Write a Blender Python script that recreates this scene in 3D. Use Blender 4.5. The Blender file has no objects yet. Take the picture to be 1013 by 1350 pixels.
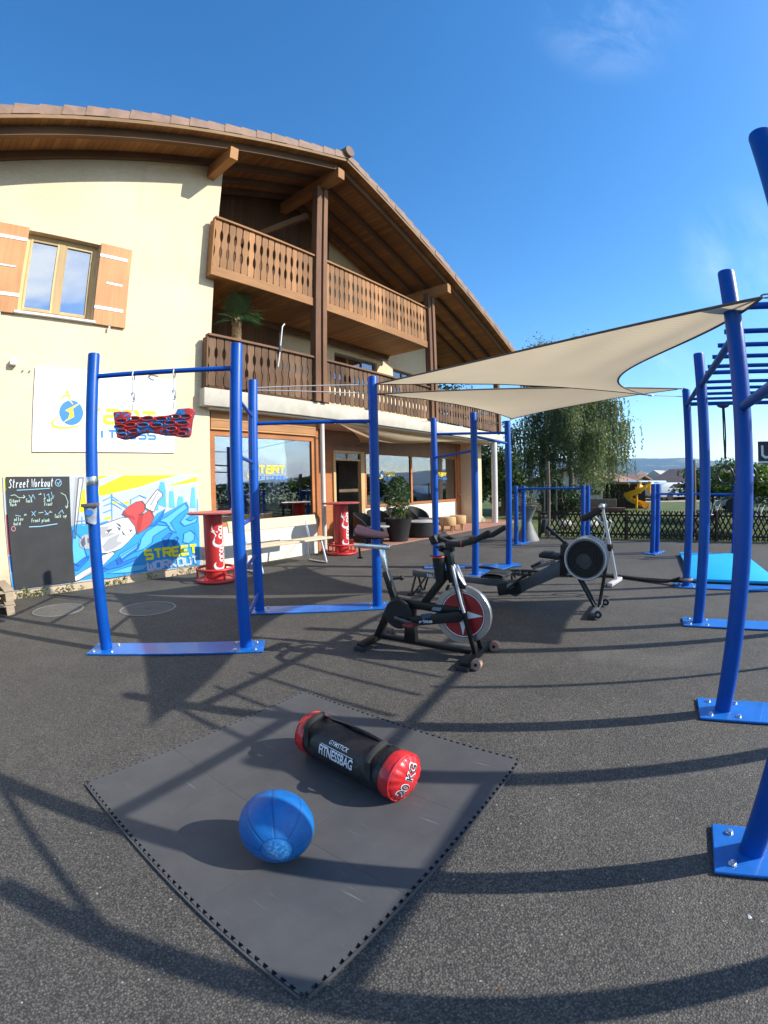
# A street-workout yard in front of a chalet, seen through a wide fisheye lens. Units are metres; the eye stands 1.4 m above the asphalt.
import bpy, bmesh, math, random
from mathutils import Vector, Matrix
R=math.radians; PI=math.pi
rng=random.Random(11)
sc=bpy.context.scene
COL=sc.collection
V3=lambda *a: Vector(a)

# ------------------------------------------------------------------ materials
MATS={}
def mat(name, build):
    if name in MATS: return MATS[name]
    m=bpy.data.materials.new(name); m.use_nodes=True; nt=m.node_tree
    for n in list(nt.nodes): nt.nodes.remove(n)
    out=nt.nodes.new('ShaderNodeOutputMaterial')
    class X: pass
    x=X(); x.nt=nt; x.out=out
    x.n=lambda t,**k:_node(nt,t,k)
    x.l=lambda a,b: nt.links.new(a,b)
    build(x); MATS[name]=m
    return m
def _node(nt,t,k):
    n=nt.nodes.new('ShaderNode'+t)
    for a,b in k.items():
        if a.startswith('i_'): n.inputs[a[2:].replace('_',' ')].default_value=b
        else: setattr(n,a,b)
    return n
def c4(c): return (c[0],c[1],c[2],1.0)
def simple(name,col,rough=.5,var=.12,scale=6.0,metal=0.0,bump=0.0,bscale=80.0,coat=0.0,spec=.5,stretch=None):
    """principled surface with a little noise in colour and gloss and an optional fine bump"""
    def b(x):
        p=x.n('BsdfPrincipled'); p.inputs['Metallic'].default_value=metal; p.inputs['Roughness'].default_value=rough
        p.inputs['Coat Weight'].default_value=coat; p.inputs['Specular IOR Level'].default_value=spec
        tc=x.n('TexCoord'); mp=x.n('Mapping'); x.l(tc.outputs['Object'],mp.inputs['Vector'])
        if stretch: mp.inputs['Scale'].default_value=stretch
        nz=x.n('TexNoise'); nz.inputs['Scale'].default_value=scale; nz.inputs['Detail'].default_value=6; nz.inputs['Roughness'].default_value=.62
        x.l(mp.outputs[0],nz.inputs['Vector'])
        r=x.n('ValToRGB'); r.color_ramp.elements[0].position=.3; r.color_ramp.elements[1].position=.7
        r.color_ramp.elements[0].color=c4([v*(1-var) for v in col]); r.color_ramp.elements[1].color=c4([min(1,v*(1+var)) for v in col])
        x.l(nz.outputs['Fac'],r.inputs['Fac']); x.l(r.outputs['Color'],p.inputs['Base Color'])
        mr=x.n('MapRange'); mr.inputs['To Min'].default_value=max(0,rough-.08); mr.inputs['To Max'].default_value=min(1,rough+.08)
        x.l(nz.outputs['Fac'],mr.inputs['Value']); x.l(mr.outputs[0],p.inputs['Roughness'])
        if bump:
            n2=x.n('TexNoise'); n2.inputs['Scale'].default_value=bscale; n2.inputs['Detail'].default_value=4; x.l(mp.outputs[0],n2.inputs['Vector'])
            bm=x.n('Bump'); bm.inputs['Strength'].default_value=bump; bm.inputs['Distance'].default_value=.01
            x.l(n2.outputs['Fac'],bm.inputs['Height']); x.l(bm.outputs[0],p.inputs['Normal'])
        x.l(p.outputs[0],x.out.inputs[0])
    return mat(name,b)
def wood(name,col,axis=0,rough=.6,dark=.55,scale=5.0,planks=0.0,plank_axis=2):
    """wood grain stretched along one local axis, optional plank gaps across another"""
    def b(x):
        p=x.n('BsdfPrincipled'); p.inputs['Roughness'].default_value=rough+.1; p.inputs['Specular IOR Level'].default_value=.22
        tc=x.n('TexCoord'); mp=x.n('Mapping'); s=[scale*9]*3; s[axis]=scale*.5; mp.inputs['Scale'].default_value=s
        x.l(tc.outputs['Object'],mp.inputs['Vector'])
        nz=x.n('TexNoise'); nz.inputs['Scale'].default_value=1.0; nz.inputs['Detail'].default_value=7; nz.inputs['Roughness'].default_value=.65; x.l(mp.outputs[0],nz.inputs['Vector'])
        n3=x.n('TexNoise'); n3.inputs['Scale'].default_value=1.3; n3.inputs['Detail'].default_value=3; x.l(tc.outputs['Object'],n3.inputs['Vector'])
        ad=x.n('Math',operation='ADD'); x.l(nz.outputs['Fac'],ad.inputs[0]); x.l(n3.outputs['Fac'],ad.inputs[1])
        hf=x.n('Math',operation='MULTIPLY'); hf.inputs[1].default_value=.5; x.l(ad.outputs[0],hf.inputs[0])
        r=x.n('ValToRGB'); r.color_ramp.elements[0].position=.33; r.color_ramp.elements[1].position=.68
        r.color_ramp.elements[0].color=c4([v*dark for v in col]); r.color_ramp.elements[1].color=c4([min(1,v*1.15) for v in col])
        x.l(hf.outputs[0],r.inputs['Fac']); h=nz.outputs['Fac']
        gi=x.n('NewGeometry'); bv=x.n('MapRange'); bv.inputs['To Min'].default_value=.66; bv.inputs['To Max'].default_value=1.25; x.l(gi.outputs['Random Per Island'],bv.inputs['Value'])
        bmx=x.n('MixRGB',blend_type='MULTIPLY'); bmx.inputs[0].default_value=1; x.l(r.outputs['Color'],bmx.inputs[1]); x.l(bv.outputs[0],bmx.inputs[2]); col_out=bmx.outputs[0]
        if planks:
            sx=x.n('SeparateXYZ'); x.l(tc.outputs['Object'],sx.inputs[0])
            dv=x.n('Math',operation='DIVIDE'); dv.inputs[1].default_value=planks; x.l(sx.outputs[plank_axis],dv.inputs[0])
            fr=x.n('Math',operation='FRACT'); x.l(dv.outputs[0],fr.inputs[0])
            lt=x.n('Math',operation='LESS_THAN'); lt.inputs[1].default_value=.07; x.l(fr.outputs[0],lt.inputs[0])
            fl=x.n('Math',operation='FLOOR'); x.l(dv.outputs[0],fl.inputs[0])
            wn=x.n('TexWhiteNoise'); wn.noise_dimensions='1D'; x.l(fl.outputs[0],wn.inputs['W'])
            mr=x.n('MapRange'); mr.inputs['To Min'].default_value=.78; mr.inputs['To Max'].default_value=1.15; x.l(wn.outputs['Value'],mr.inputs['Value'])
            mu=x.n('MixRGB',blend_type='MULTIPLY'); mu.inputs[0].default_value=1; x.l(col_out,mu.inputs[1]); x.l(mr.outputs[0],mu.inputs[2])
            m2=x.n('MixRGB'); x.l(lt.outputs[0],m2.inputs[0]); x.l(mu.outputs[0],m2.inputs[1]); m2.inputs[2].default_value=c4([v*.3 for v in col]); col_out=m2.outputs[0]
            sb=x.n('Math',operation='SUBTRACT'); x.l(nz.outputs['Fac'],sb.inputs[0]); x.l(lt.outputs[0],sb.inputs[1]); h=sb.outputs[0]
        x.l(col_out,p.inputs['Base Color'])
        bm=x.n('Bump'); bm.inputs['Strength'].default_value=.35; bm.inputs['Distance'].default_value=.006; x.l(h,bm.inputs['Height']); x.l(bm.outputs[0],p.inputs['Normal'])
        x.l(p.outputs[0],x.out.inputs[0])
    return mat(name,b)
def leafmat(name,col,var=.45,trans=.3):
    def b(x):
        g=x.n('NewGeometry'); tc=x.n('TexCoord')
        nz=x.n('TexNoise'); nz.inputs['Scale'].default_value=.9; nz.inputs['Detail'].default_value=2; x.l(tc.outputs['Object'],nz.inputs['Vector'])
        ad=x.n('Math',operation='ADD'); x.l(g.outputs['Random Per Island'],ad.inputs[0]); x.l(nz.outputs['Fac'],ad.inputs[1])
        hf=x.n('Math',operation='MULTIPLY'); hf.inputs[1].default_value=.5; x.l(ad.outputs[0],hf.inputs[0])
        r=x.n('ValToRGB'); r.color_ramp.elements[0].position=.2; r.color_ramp.elements[1].position=.85
        r.color_ramp.elements[0].color=c4([v*(1-var) for v in col]); r.color_ramp.elements[1].color=c4([col[0]*(1+var*1.5),col[1]*(1+var*1.1),col[2]*(1+var*.5)])
        x.l(hf.outputs[0],r.inputs['Fac'])
        d=x.n('BsdfPrincipled'); d.inputs['Roughness'].default_value=.55; x.l(r.outputs[0],d.inputs['Base Color'])
        t=x.n('BsdfTranslucent'); x.l(r.outputs[0],t.inputs['Color'])
        m=x.n('MixShader'); m.inputs[0].default_value=trans; x.l(d.outputs[0],m.inputs[1]); x.l(t.outputs[0],m.inputs[2]); x.l(m.outputs[0],x.out.inputs[0])
    return mat(name,b)
def glassmat(name,tint=(.85,.9,.9),base=.16):
    def b(x):
        tr=x.n('BsdfTransparent'); tr.inputs[0].default_value=c4(tint)
        gl=x.n('BsdfGlossy'); gl.inputs['Roughness'].default_value=.012; gl.inputs['Color'].default_value=(.95,.97,1,1)
        tc=x.n('TexCoord'); nz=x.n('TexNoise'); nz.inputs['Scale'].default_value=1.6; nz.inputs['Detail'].default_value=1; x.l(tc.outputs['Object'],nz.inputs['Vector'])
        bm=x.n('Bump'); bm.inputs['Strength'].default_value=.02; bm.inputs['Distance'].default_value=.02; x.l(nz.outputs['Fac'],bm.inputs['Height']); x.l(bm.outputs[0],gl.inputs['Normal'])
        fr=x.n('Fresnel'); fr.inputs[0].default_value=1.6
        mr=x.n('MapRange'); mr.inputs['To Min'].default_value=base; mr.inputs['To Max'].default_value=1.0; x.l(fr.outputs[0],mr.inputs['Value'])
        m=x.n('MixShader'); x.l(mr.outputs[0],m.inputs[0]); x.l(tr.outputs[0],m.inputs[1]); x.l(gl.outputs[0],m.inputs[2]); x.l(m.outputs[0],x.out.inputs[0])
    return mat(name,b)

def m_asphalt(x):
    p=x.n('BsdfPrincipled'); tc=x.n('TexCoord'); O=tc.outputs['Object']
    vo=x.n('TexVoronoi'); vo.inputs['Scale'].default_value=128; x.l(O,vo.inputs['Vector'])
    v2=x.n('TexVoronoi'); v2.inputs['Scale'].default_value=62; x.l(O,v2.inputs['Vector'])
    n1=x.n('TexNoise'); n1.inputs['Scale'].default_value=.45; n1.inputs['Detail'].default_value=7; n1.inputs['Roughness'].default_value=.6; x.l(O,n1.inputs['Vector'])
    n2=x.n('TexNoise'); n2.inputs['Scale'].default_value=3.2; n2.inputs['Detail'].default_value=8; n2.inputs['Roughness'].default_value=.7; x.l(O,n2.inputs['Vector'])
    # chips of stone of two sizes: each cell its own grey, most dark, a few pale; tar between
    sp=x.n('SeparateColor'); x.l(vo.outputs['Color'],sp.inputs[0])
    v5=x.n('TexVoronoi'); v5.inputs['Scale'].default_value=235; x.l(O,v5.inputs['Vector']); s5=x.n('SeparateColor'); x.l(v5.outputs['Color'],s5.inputs[0])
    pw=x.n('Math',operation='MULTIPLY_ADD'); x.l(s5.outputs[0],pw.inputs[0]); pw.inputs[1].default_value=.35
    hf=x.n('Math',operation='MULTIPLY'); x.l(sp.outputs[0],hf.inputs[0]); hf.inputs[1].default_value=.65; x.l(hf.outputs[0],pw.inputs[2])
    r=x.n('ValToRGB'); e=r.color_ramp.elements; e[0].position=.08; e[0].color=(.062,.057,.050,1); e[1].position=.97; e[1].color=(.20,.178,.145,1)
    k=e.new(.5); k.color=(.092,.084,.071,1); k=e.new(.74); k.color=(.118,.107,.089,1)
    x.l(pw.outputs[0],r.inputs[0])
    tar=x.n('ValToRGB'); tar.color_ramp.elements[0].position=.30; tar.color_ramp.elements[0].color=(1,1,1,1); tar.color_ramp.elements[1].position=.66; tar.color_ramp.elements[1].color=(.42,.42,.42,1)
    x.l(vo.outputs['Distance'],tar.inputs[0])
    mu=x.n('MixRGB',blend_type='MULTIPLY'); mu.inputs[0].default_value=1; x.l(r.outputs[0],mu.inputs[1]); x.l(tar.outputs[0],mu.inputs[2])
    ad=x.n('Math',operation='ADD'); x.l(n1.outputs['Fac'],ad.inputs[0]); x.l(n2.outputs['Fac'],ad.inputs[1])
    pr=x.n('MapRange'); pr.inputs['From Min'].default_value=.7; pr.inputs['From Max'].default_value=1.35; pr.inputs['To Min'].default_value=.78; pr.inputs['To Max'].default_value=1.3; x.l(ad.outputs[0],pr.inputs['Value'])
    m2=x.n('MixRGB',blend_type='MULTIPLY'); m2.inputs[0].default_value=1; x.l(mu.outputs[0],m2.inputs[1]); x.l(pr.outputs[0],m2.inputs[2])
    # a few pale chips
    s2=x.n('SeparateColor'); x.l(v2.outputs['Color'],s2.inputs[0])
    gt=x.n('Math',operation='GREATER_THAN'); gt.inputs[1].default_value=.993; x.l(s2.outputs[1],gt.inputs[0])
    ld=x.n('Math',operation='LESS_THAN'); ld.inputs[1].default_value=.28; x.l(v2.outputs['Distance'],ld.inputs[0])
    an=x.n('Math',operation='MULTIPLY'); x.l(gt.outputs[0],an.inputs[0]); x.l(ld.outputs[0],an.inputs[1])
    m3=x.n('MixRGB'); x.l(an.outputs[0],m3.inputs[0]); x.l(m2.outputs[0],m3.inputs[1]); m3.inputs[2].default_value=(.27,.255,.23,1)
    # old stains and dusty patches
    n4=x.n('TexNoise'); n4.inputs['Scale'].default_value=1.1; n4.inputs['Detail'].default_value=4; n4.inputs['Distortion'].default_value=.8; x.l(O,n4.inputs['Vector'])
    st=x.n('MapRange'); st.inputs['From Min'].default_value=.60; st.inputs['From Max'].default_value=.70; st.inputs['To Max'].default_value=.30; x.l(n4.outputs['Fac'],st.inputs['Value'])
    m4=x.n('MixRGB',blend_type='MULTIPLY'); x.l(st.outputs[0],m4.inputs[0]); x.l(m3.outputs[0],m4.inputs[1]); m4.inputs[2].default_value=(.35,.34,.33,1)
    du=x.n('MapRange'); du.inputs['From Min'].default_value=.42; du.inputs['From Max'].default_value=.28; du.inputs['To Max'].default_value=.22; x.l(n4.outputs['Fac'],du.inputs['Value'])
    m5=x.n('MixRGB'); x.l(du.outputs[0],m5.inputs[0]); x.l(m4.outputs[0],m5.inputs[1]); m5.inputs[2].default_value=(.17,.155,.13,1)
    x.l(m5.outputs[0],p.inputs['Base Color']); p.inputs['Roughness'].default_value=.78
    iv=x.n('Math',operation='SUBTRACT'); iv.inputs[0].default_value=1; x.l(vo.outputs['Distance'],iv.inputs[1])
    a2=x.n('Math',operation='MULTIPLY_ADD'); x.l(sp.outputs[1],a2.inputs[0]); a2.inputs[1].default_value=.9; x.l(iv.outputs[0],a2.inputs[2])
    bm=x.n('Bump'); bm.inputs['Strength'].default_value=.7; bm.inputs['Distance'].default_value=.004; x.l(a2.outputs[0],bm.inputs['Height']); x.l(bm.outputs[0],p.inputs['Normal'])
    x.l(p.outputs[0],x.out.inputs[0])
ASPH=mat('asphalt',m_asphalt)
def m_plaster(x):
    p=x.n('BsdfPrincipled'); tc=x.n('TexCoord'); O=tc.outputs['Object']
    mp=x.n('Mapping'); mp.inputs['Scale'].default_value=(14,14,62); x.l(O,mp.inputs['Vector'])
    n=x.n('TexNoise'); n.inputs['Scale'].default_value=1; n.inputs['Detail'].default_value=5; n.inputs['Roughness'].default_value=.6; x.l(mp.outputs[0],n.inputs['Vector'])
    n1=x.n('TexNoise'); n1.inputs['Scale'].default_value=.9; n1.inputs['Detail'].default_value=6; x.l(O,n1.inputs['Vector'])
    r=x.n('ValToRGB'); r.color_ramp.elements[0].position=.3; r.color_ramp.elements[1].position=.7; r.color_ramp.elements[0].color=(.68,.535,.345,1); r.color_ramp.elements[1].color=(.755,.61,.41,1)
    x.l(n1.outputs['Fac'],r.inputs[0])
    dk=x.n('MapRange'); dk.inputs['From Min'].default_value=.35; dk.inputs['From Max'].default_value=.6; dk.inputs['To Min'].default_value=.88; x.l(n.outputs['Fac'],dk.inputs['Value'])
    mu=x.n('MixRGB',blend_type='MULTIPLY'); mu.inputs[0].default_value=1; x.l(r.outputs[0],mu.inputs[1]); x.l(dk.outputs[0],mu.inputs[2])
    # rain streaks: long thin vertical marks
    ms=x.n('Mapping'); ms.inputs['Scale'].default_value=(5,5,.35); x.l(O,ms.inputs['Vector'])
    sn=x.n('TexNoise'); sn.inputs['Scale'].default_value=1; sn.inputs['Detail'].default_value=6; sn.inputs['Roughness'].default_value=.7; x.l(ms.outputs[0],sn.inputs['Vector'])
    sr=x.n('MapRange'); sr.inputs['From Min'].default_value=.58; sr.inputs['From Max'].default_value=.75; sr.inputs['To Max'].default_value=.4; x.l(sn.outputs['Fac'],sr.inputs['Value'])
    m9=x.n('MixRGB'); x.l(sr.outputs[0],m9.inputs[0]); x.l(mu.outputs[0],m9.inputs[1]); m9.inputs[2].default_value=(.47,.38,.25,1)
    # splash dirt along the foot of the wall
    sz=x.n('SeparateXYZ'); x.l(O,sz.inputs[0]); zf=x.n('MapRange'); zf.inputs['From Min'].default_value=.62; zf.inputs['From Max'].default_value=.0; x.l(sz.outputs[2],zf.inputs['Value'])
    dn=x.n('TexNoise'); dn.inputs['Scale'].default_value=4; dn.inputs['Detail'].default_value=8; dn.inputs['Roughness'].default_value=.7; x.l(O,dn.inputs['Vector'])
    dm=x.n('Math',operation='MULTIPLY'); x.l(zf.outputs[0],dm.inputs[0]); x.l(dn.outputs['Fac'],dm.inputs[1])
    m8=x.n('MixRGB'); x.l(dm.outputs[0],m8.inputs[0]); x.l(m9.outputs[0],m8.inputs[1]); m8.inputs[2].default_value=(.30,.24,.17,1)
    x.l(m8.outputs[0],p.inputs['Base Color']); p.inputs['Roughness'].default_value=.9
    bm=x.n('Bump'); bm.inputs['Strength'].default_value=.5; bm.inputs['Distance'].default_value=.012; x.l(n.outputs['Fac'],bm.inputs['Height']); x.l(bm.outputs[0],p.inputs['Normal'])
    x.l(p.outputs[0],x.out.inputs[0])
PLAST=mat('plaster',m_plaster)
def m_sail(x):
    tc=x.n('TexCoord'); O=tc.outputs['Object']
    w=x.n('TexWave'); w.inputs['Scale'].default_value=16; w.inputs['Distortion'].default_value=.6; w.inputs['Detail'].default_value=2; w.bands_direction='DIAGONAL'; x.l(O,w.inputs['Vector'])
    n=x.n('TexNoise'); n.inputs['Scale'].default_value=1.4; n.inputs['Detail'].default_value=4; x.l(O,n.inputs['Vector'])
    r=x.n('ValToRGB'); r.color_ramp.elements[0].color=(.70,.555,.35,1); r.color_ramp.elements[1].color=(.79,.645,.43,1); x.l(n.outputs['Fac'],r.inputs[0])
    mr=x.n('MapRange'); mr.inputs['To Min'].default_value=.84; x.l(w.outputs['Fac'],mr.inputs['Value'])
    mu=x.n('MixRGB',blend_type='MULTIPLY'); mu.inputs[0].default_value=1; x.l(r.outputs[0],mu.inputs[1]); x.l(mr.outputs[0],mu.inputs[2])
    d=x.n('BsdfDiffuse'); t=x.n('BsdfTranslucent'); x.l(mu.outputs[0],d.inputs[0]); x.l(mu.outputs[0],t.inputs[0])
    m=x.n('MixShader'); m.inputs[0].default_value=.50; x.l(d.outputs[0],m.inputs[1]); x.l(t.outputs[0],m.inputs[2]); x.l(m.outputs[0],x.out.inputs[0])
SAIL=mat('shade_cloth',m_sail)
def m_rubber(x):
    p=x.n('BsdfPrincipled'); tc=x.n('TexCoord'); O=tc.outputs['Object']
    n=x.n('TexNoise'); n.inputs['Scale'].default_value=4; n.inputs['Detail'].default_value=8; n.inputs['Roughness'].default_value=.7; x.l(O,n.inputs['Vector'])
    r=x.n('ValToRGB'); r.color_ramp.elements[0].position=.3; r.color_ramp.elements[1].position=.75; r.color_ramp.elements[0].color=(.058,.059,.061,1); r.color_ramp.elements[1].color=(.084,.084,.084,1); x.l(n.outputs['Fac'],r.inputs[0])
    # pale scratches
    mp=x.n('Mapping'); mp.inputs['Scale'].default_value=(3,70,1); mp.inputs['Rotation'].default_value=(0,0,.5); x.l(O,mp.inputs['Vector'])
    v=x.n('TexNoise'); v.inputs['Scale'].default_value=1; v.inputs['Detail'].default_value=2; x.l(mp.outputs[0],v.inputs['Vector'])
    gt=x.n('MapRange'); gt.inputs['From Min'].default_value=.685; gt.inputs['From Max'].default_value=.74; x.l(v.outputs['Fac'],gt.inputs['Value'])
    hf=x.n('Math',operation='MULTIPLY'); hf.inputs[1].default_value=.8; x.l(gt.outputs[0],hf.inputs[0])
    m=x.n('MixRGB'); x.l(hf.outputs[0],m.inputs[0]); x.l(r.outputs[0],m.inputs[1]); m.inputs[2].default_value=(.16,.16,.16,1)
    x.l(m.outputs[0],p.inputs['Base Color']); p.inputs['Roughness'].default_value=.55; p.inputs['Specular IOR Level'].default_value=.42
    n2=x.n('TexNoise'); n2.inputs['Scale'].default_value=260; x.l(O,n2.inputs['Vector'])
    bm=x.n('Bump'); bm.inputs['Strength'].default_value=.25; bm.inputs['Distance'].default_value=.002; x.l(n2.outputs['Fac'],bm.inputs['Height']); x.l(bm.outputs[0],p.inputs['Normal'])
    x.l(p.outputs[0],x.out.inputs[0])
RUBBER=mat('foam_rubber',m_rubber)
def m_ball(x):
    p=x.n('BsdfPrincipled'); tc=x.n('TexCoord'); O=tc.outputs['Object']
    n=x.n('TexNoise'); n.inputs['Scale'].default_value=14; n.inputs['Detail'].default_value=8; n.inputs['Roughness'].default_value=.75; x.l(O,n.inputs['Vector'])
    r=x.n('ValToRGB'); r.color_ramp.elements[0].position=.35; r.color_ramp.elements[1].position=.75; r.color_ramp.elements[0].color=(.0,.092,.33,1); r.color_ramp.elements[1].color=(.002,.16,.46,1); x.l(n.outputs['Fac'],r.inputs[0])
    # scuffed pale patch round the valve pole
    sx=x.n('SeparateXYZ'); x.l(O,sx.inputs[0])
    mr=x.n('MapRange'); mr.inputs['From Min'].default_value=.128; mr.inputs['From Max'].default_value=.142; mr.inputs['To Max'].default_value=.4; x.l(sx.outputs[2],mr.inputs['Value'])
    n3=x.n('TexNoise'); n3.inputs['Scale'].default_value=90; n3.inputs['Detail'].default_value=3; x.l(O,n3.inputs['Vector'])
    g=x.n('MapRange'); g.inputs['From Min'].default_value=.42; g.inputs['From Max'].default_value=.62; x.l(n3.outputs['Fac'],g.inputs['Value'])
    ml=x.n('Math',operation='MULTIPLY'); x.l(mr.outputs[0],ml.inputs[0]); x.l(g.outputs[0],ml.inputs[1])
    m=x.n('MixRGB'); x.l(ml.outputs[0],m.inputs[0]); x.l(r.outputs[0],m.inputs[1]); m.inputs[2].default_value=(.22,.42,.62,1)
    at=x.n('Attribute'); at.attribute_name='seam'; ms=x.n('MixRGB'); x.l(at.outputs['Fac'],ms.inputs[0]); x.l(m.outputs[0],ms.inputs[1]); ms.inputs[2].default_value=(.002,.035,.15,1)
    x.l(ms.outputs[0],p.inputs['Base Color']); p.inputs['Roughness'].default_value=.5
    v=x.n('TexVoronoi'); v.inputs['Scale'].default_value=330; x.l(O,v.inputs['Vector'])
    bm=x.n('Bump'); bm.inputs['Strength'].default_value=.35; bm.inputs['Distance'].default_value=.002; x.l(v.outputs['Distance'],bm.inputs['Height']); x.l(bm.outputs[0],p.inputs['Normal'])
    x.l(p.outputs[0],x.out.inputs[0])
BALLM=mat('ball_rubber',m_ball)
def m_holds(x):
    """moulded resin swirled red and blue"""
    p=x.n('BsdfPrincipled'); tc=x.n('TexCoord'); O=tc.outputs['Object']
    n=x.n('TexNoise'); n.inputs['Scale'].default_value=11; n.inputs['Detail'].default_value=3; n.inputs['Distortion'].default_value=1.2; x.l(O,n.inputs['Vector'])
    r=x.n('ValToRGB'); r.color_ramp.interpolation='CONSTANT'; e=r.color_ramp.elements; e[0].color=(.02,.17,.45,1); e[1].position=.455; e[1].color=(.45,.022,.018,1); k=e.new(.43); k.color=(.03,.04,.07,1); k=e.new(.60); k.color=(.07,.03,.05,1); k=e.new(.625); k.color=(.03,.2,.5,1)
    x.l(n.outputs['Fac'],r.inputs[0]); x.l(r.outputs[0],p.inputs['Base Color']); p.inputs['Roughness'].default_value=.45
    x.l(p.outputs[0],x.out.inputs[0])
HOLDS=mat('swirled_resin',m_holds)
def m_lawn(x):
    p=x.n('BsdfPrincipled'); tc=x.n('TexCoord'); O=tc.outputs['Object']
    n=x.n('TexNoise'); n.inputs['Scale'].default_value=.5; n.inputs['Detail'].default_value=9; n.inputs['Roughness'].default_value=.7; x.l(O,n.inputs['Vector'])
    r=x.n('ValToRGB'); e=r.color_ramp.elements; e[0].position=.3; e[0].color=(.045,.085,.014,1); e[1].position=.72; e[1].color=(.16,.19,.045,1); x.l(n.outputs['Fac'],r.inputs[0])
    n2=x.n('TexNoise'); n2.inputs['Scale'].default_value=38; n2.inputs['Detail'].default_value=5; x.l(O,n2.inputs['Vector'])
    mr=x.n('MapRange'); mr.inputs['From Min'].default_value=.3; mr.inputs['From Max'].default_value=.7; mr.inputs['To Min'].default_value=.65; mr.inputs['To Max'].default_value=1.25; x.l(n2.outputs['Fac'],mr.inputs['Value'])
    mu=x.n('MixRGB',blend_type='MULTIPLY'); mu.inputs[0].default_value=1; x.l(r.outputs[0],mu.inputs[1]); x.l(mr.outputs[0],mu.inputs[2]); x.l(mu.outputs[0],p.inputs['Base Color']); p.inputs['Roughness'].default_value=.9
    bm=x.n('Bump'); bm.inputs['Strength'].default_value=1; bm.inputs['Distance'].default_value=.05; x.l(n2.outputs['Fac'],bm.inputs['Height']); x.l(bm.outputs[0],p.inputs['Normal'])
    x.l(p.outputs[0],x.out.inputs[0])
LAWN=mat('lawn',m_lawn)
def m_field(x):
    p=x.n('BsdfPrincipled'); tc=x.n('TexCoord'); O=tc.outputs['Object']
    v=x.n('TexVoronoi'); v.inputs['Scale'].default_value=.006; x.l(O,v.inputs['Vector'])
    s=x.n('SeparateColor'); x.l(v.outputs['Color'],s.inputs[0])
    r=x.n('ValToRGB'); e=r.color_ramp.elements; e[0].color=(.05,.09,.02,1); e[1].color=(.24,.2,.09,1); k=e.new(.6); k.color=(.10,.12,.035,1); x.l(s.outputs[0],r.inputs[0])
    x.l(r.outputs[0],p.inputs['Base Color']); p.inputs['Roughness'].default_value=.95; x.l(p.outputs[0],x.out.inputs[0])
FIELD=mat('fields',m_field)
def m_hill(x):
    p=x.n('BsdfPrincipled'); tc=x.n('TexCoord'); O=tc.outputs['Object']
    mp=x.n('Mapping'); mp.inputs['Scale'].default_value=(.0045,.0045,.012); x.l(O,mp.inputs['Vector'])
    n=x.n('TexNoise'); n.inputs['Scale'].default_value=1; n.inputs['Detail'].default_value=8; n.inputs['Roughness'].default_value=.65; x.l(mp.outputs[0],n.inputs['Vector'])
    r=x.n('ValToRGB'); e=r.color_ramp.elements; e[0].position=.40; e[0].color=(.012,.032,.018,1); e[1].position=.64; e[1].color=(.26,.25,.10,1); k=e.new(.57); k.color=(.026,.058,.026,1); x.l(n.outputs['Fac'],r.inputs[0])
    x.l(r.outputs[0],p.inputs['Base Color']); p.inputs['Roughness'].default_value=.95; x.l(p.outputs[0],x.out.inputs[0])
HILLM=mat('hill_forest',m_hill)
def m_pave(x):
    p=x.n('BsdfPrincipled'); tc=x.n('TexCoord'); O=tc.outputs['Object']
    b=x.n('TexBrick'); b.inputs['Scale'].default_value=1; b.inputs['Brick Width'].default_value=.3; b.inputs['Row Height'].default_value=.3; b.inputs['Mortar Size'].default_value=.008; b.offset=0
    b.inputs['Color1'].default_value=(.38,.17,.10,1); b.inputs['Color2'].default_value=(.33,.15,.095,1); b.inputs['Mortar'].default_value=(.25,.2,.17,1); x.l(O,b.inputs['Vector'])
    n=x.n('TexNoise'); n.inputs['Scale'].default_value=3; n.inputs['Detail'].default_value=6; x.l(O,n.inputs['Vector'])
    mr=x.n('MapRange'); mr.inputs['To Min'].default_value=.75; mr.inputs['To Max'].default_value=1.25; x.l(n.outputs['Fac'],mr.inputs['Value'])
    mu=x.n('MixRGB',blend_type='MULTIPLY'); mu.inputs[0].default_value=1; x.l(b.outputs[0],mu.inputs[1]); x.l(mr.outputs[0],mu.inputs[2]); x.l(mu.outputs[0],p.inputs['Base Color']); p.inputs['Roughness'].default_value=.7; x.l(p.outputs[0],x.out.inputs[0])
PAVE=mat('terracotta_paving',m_pave)

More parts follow.
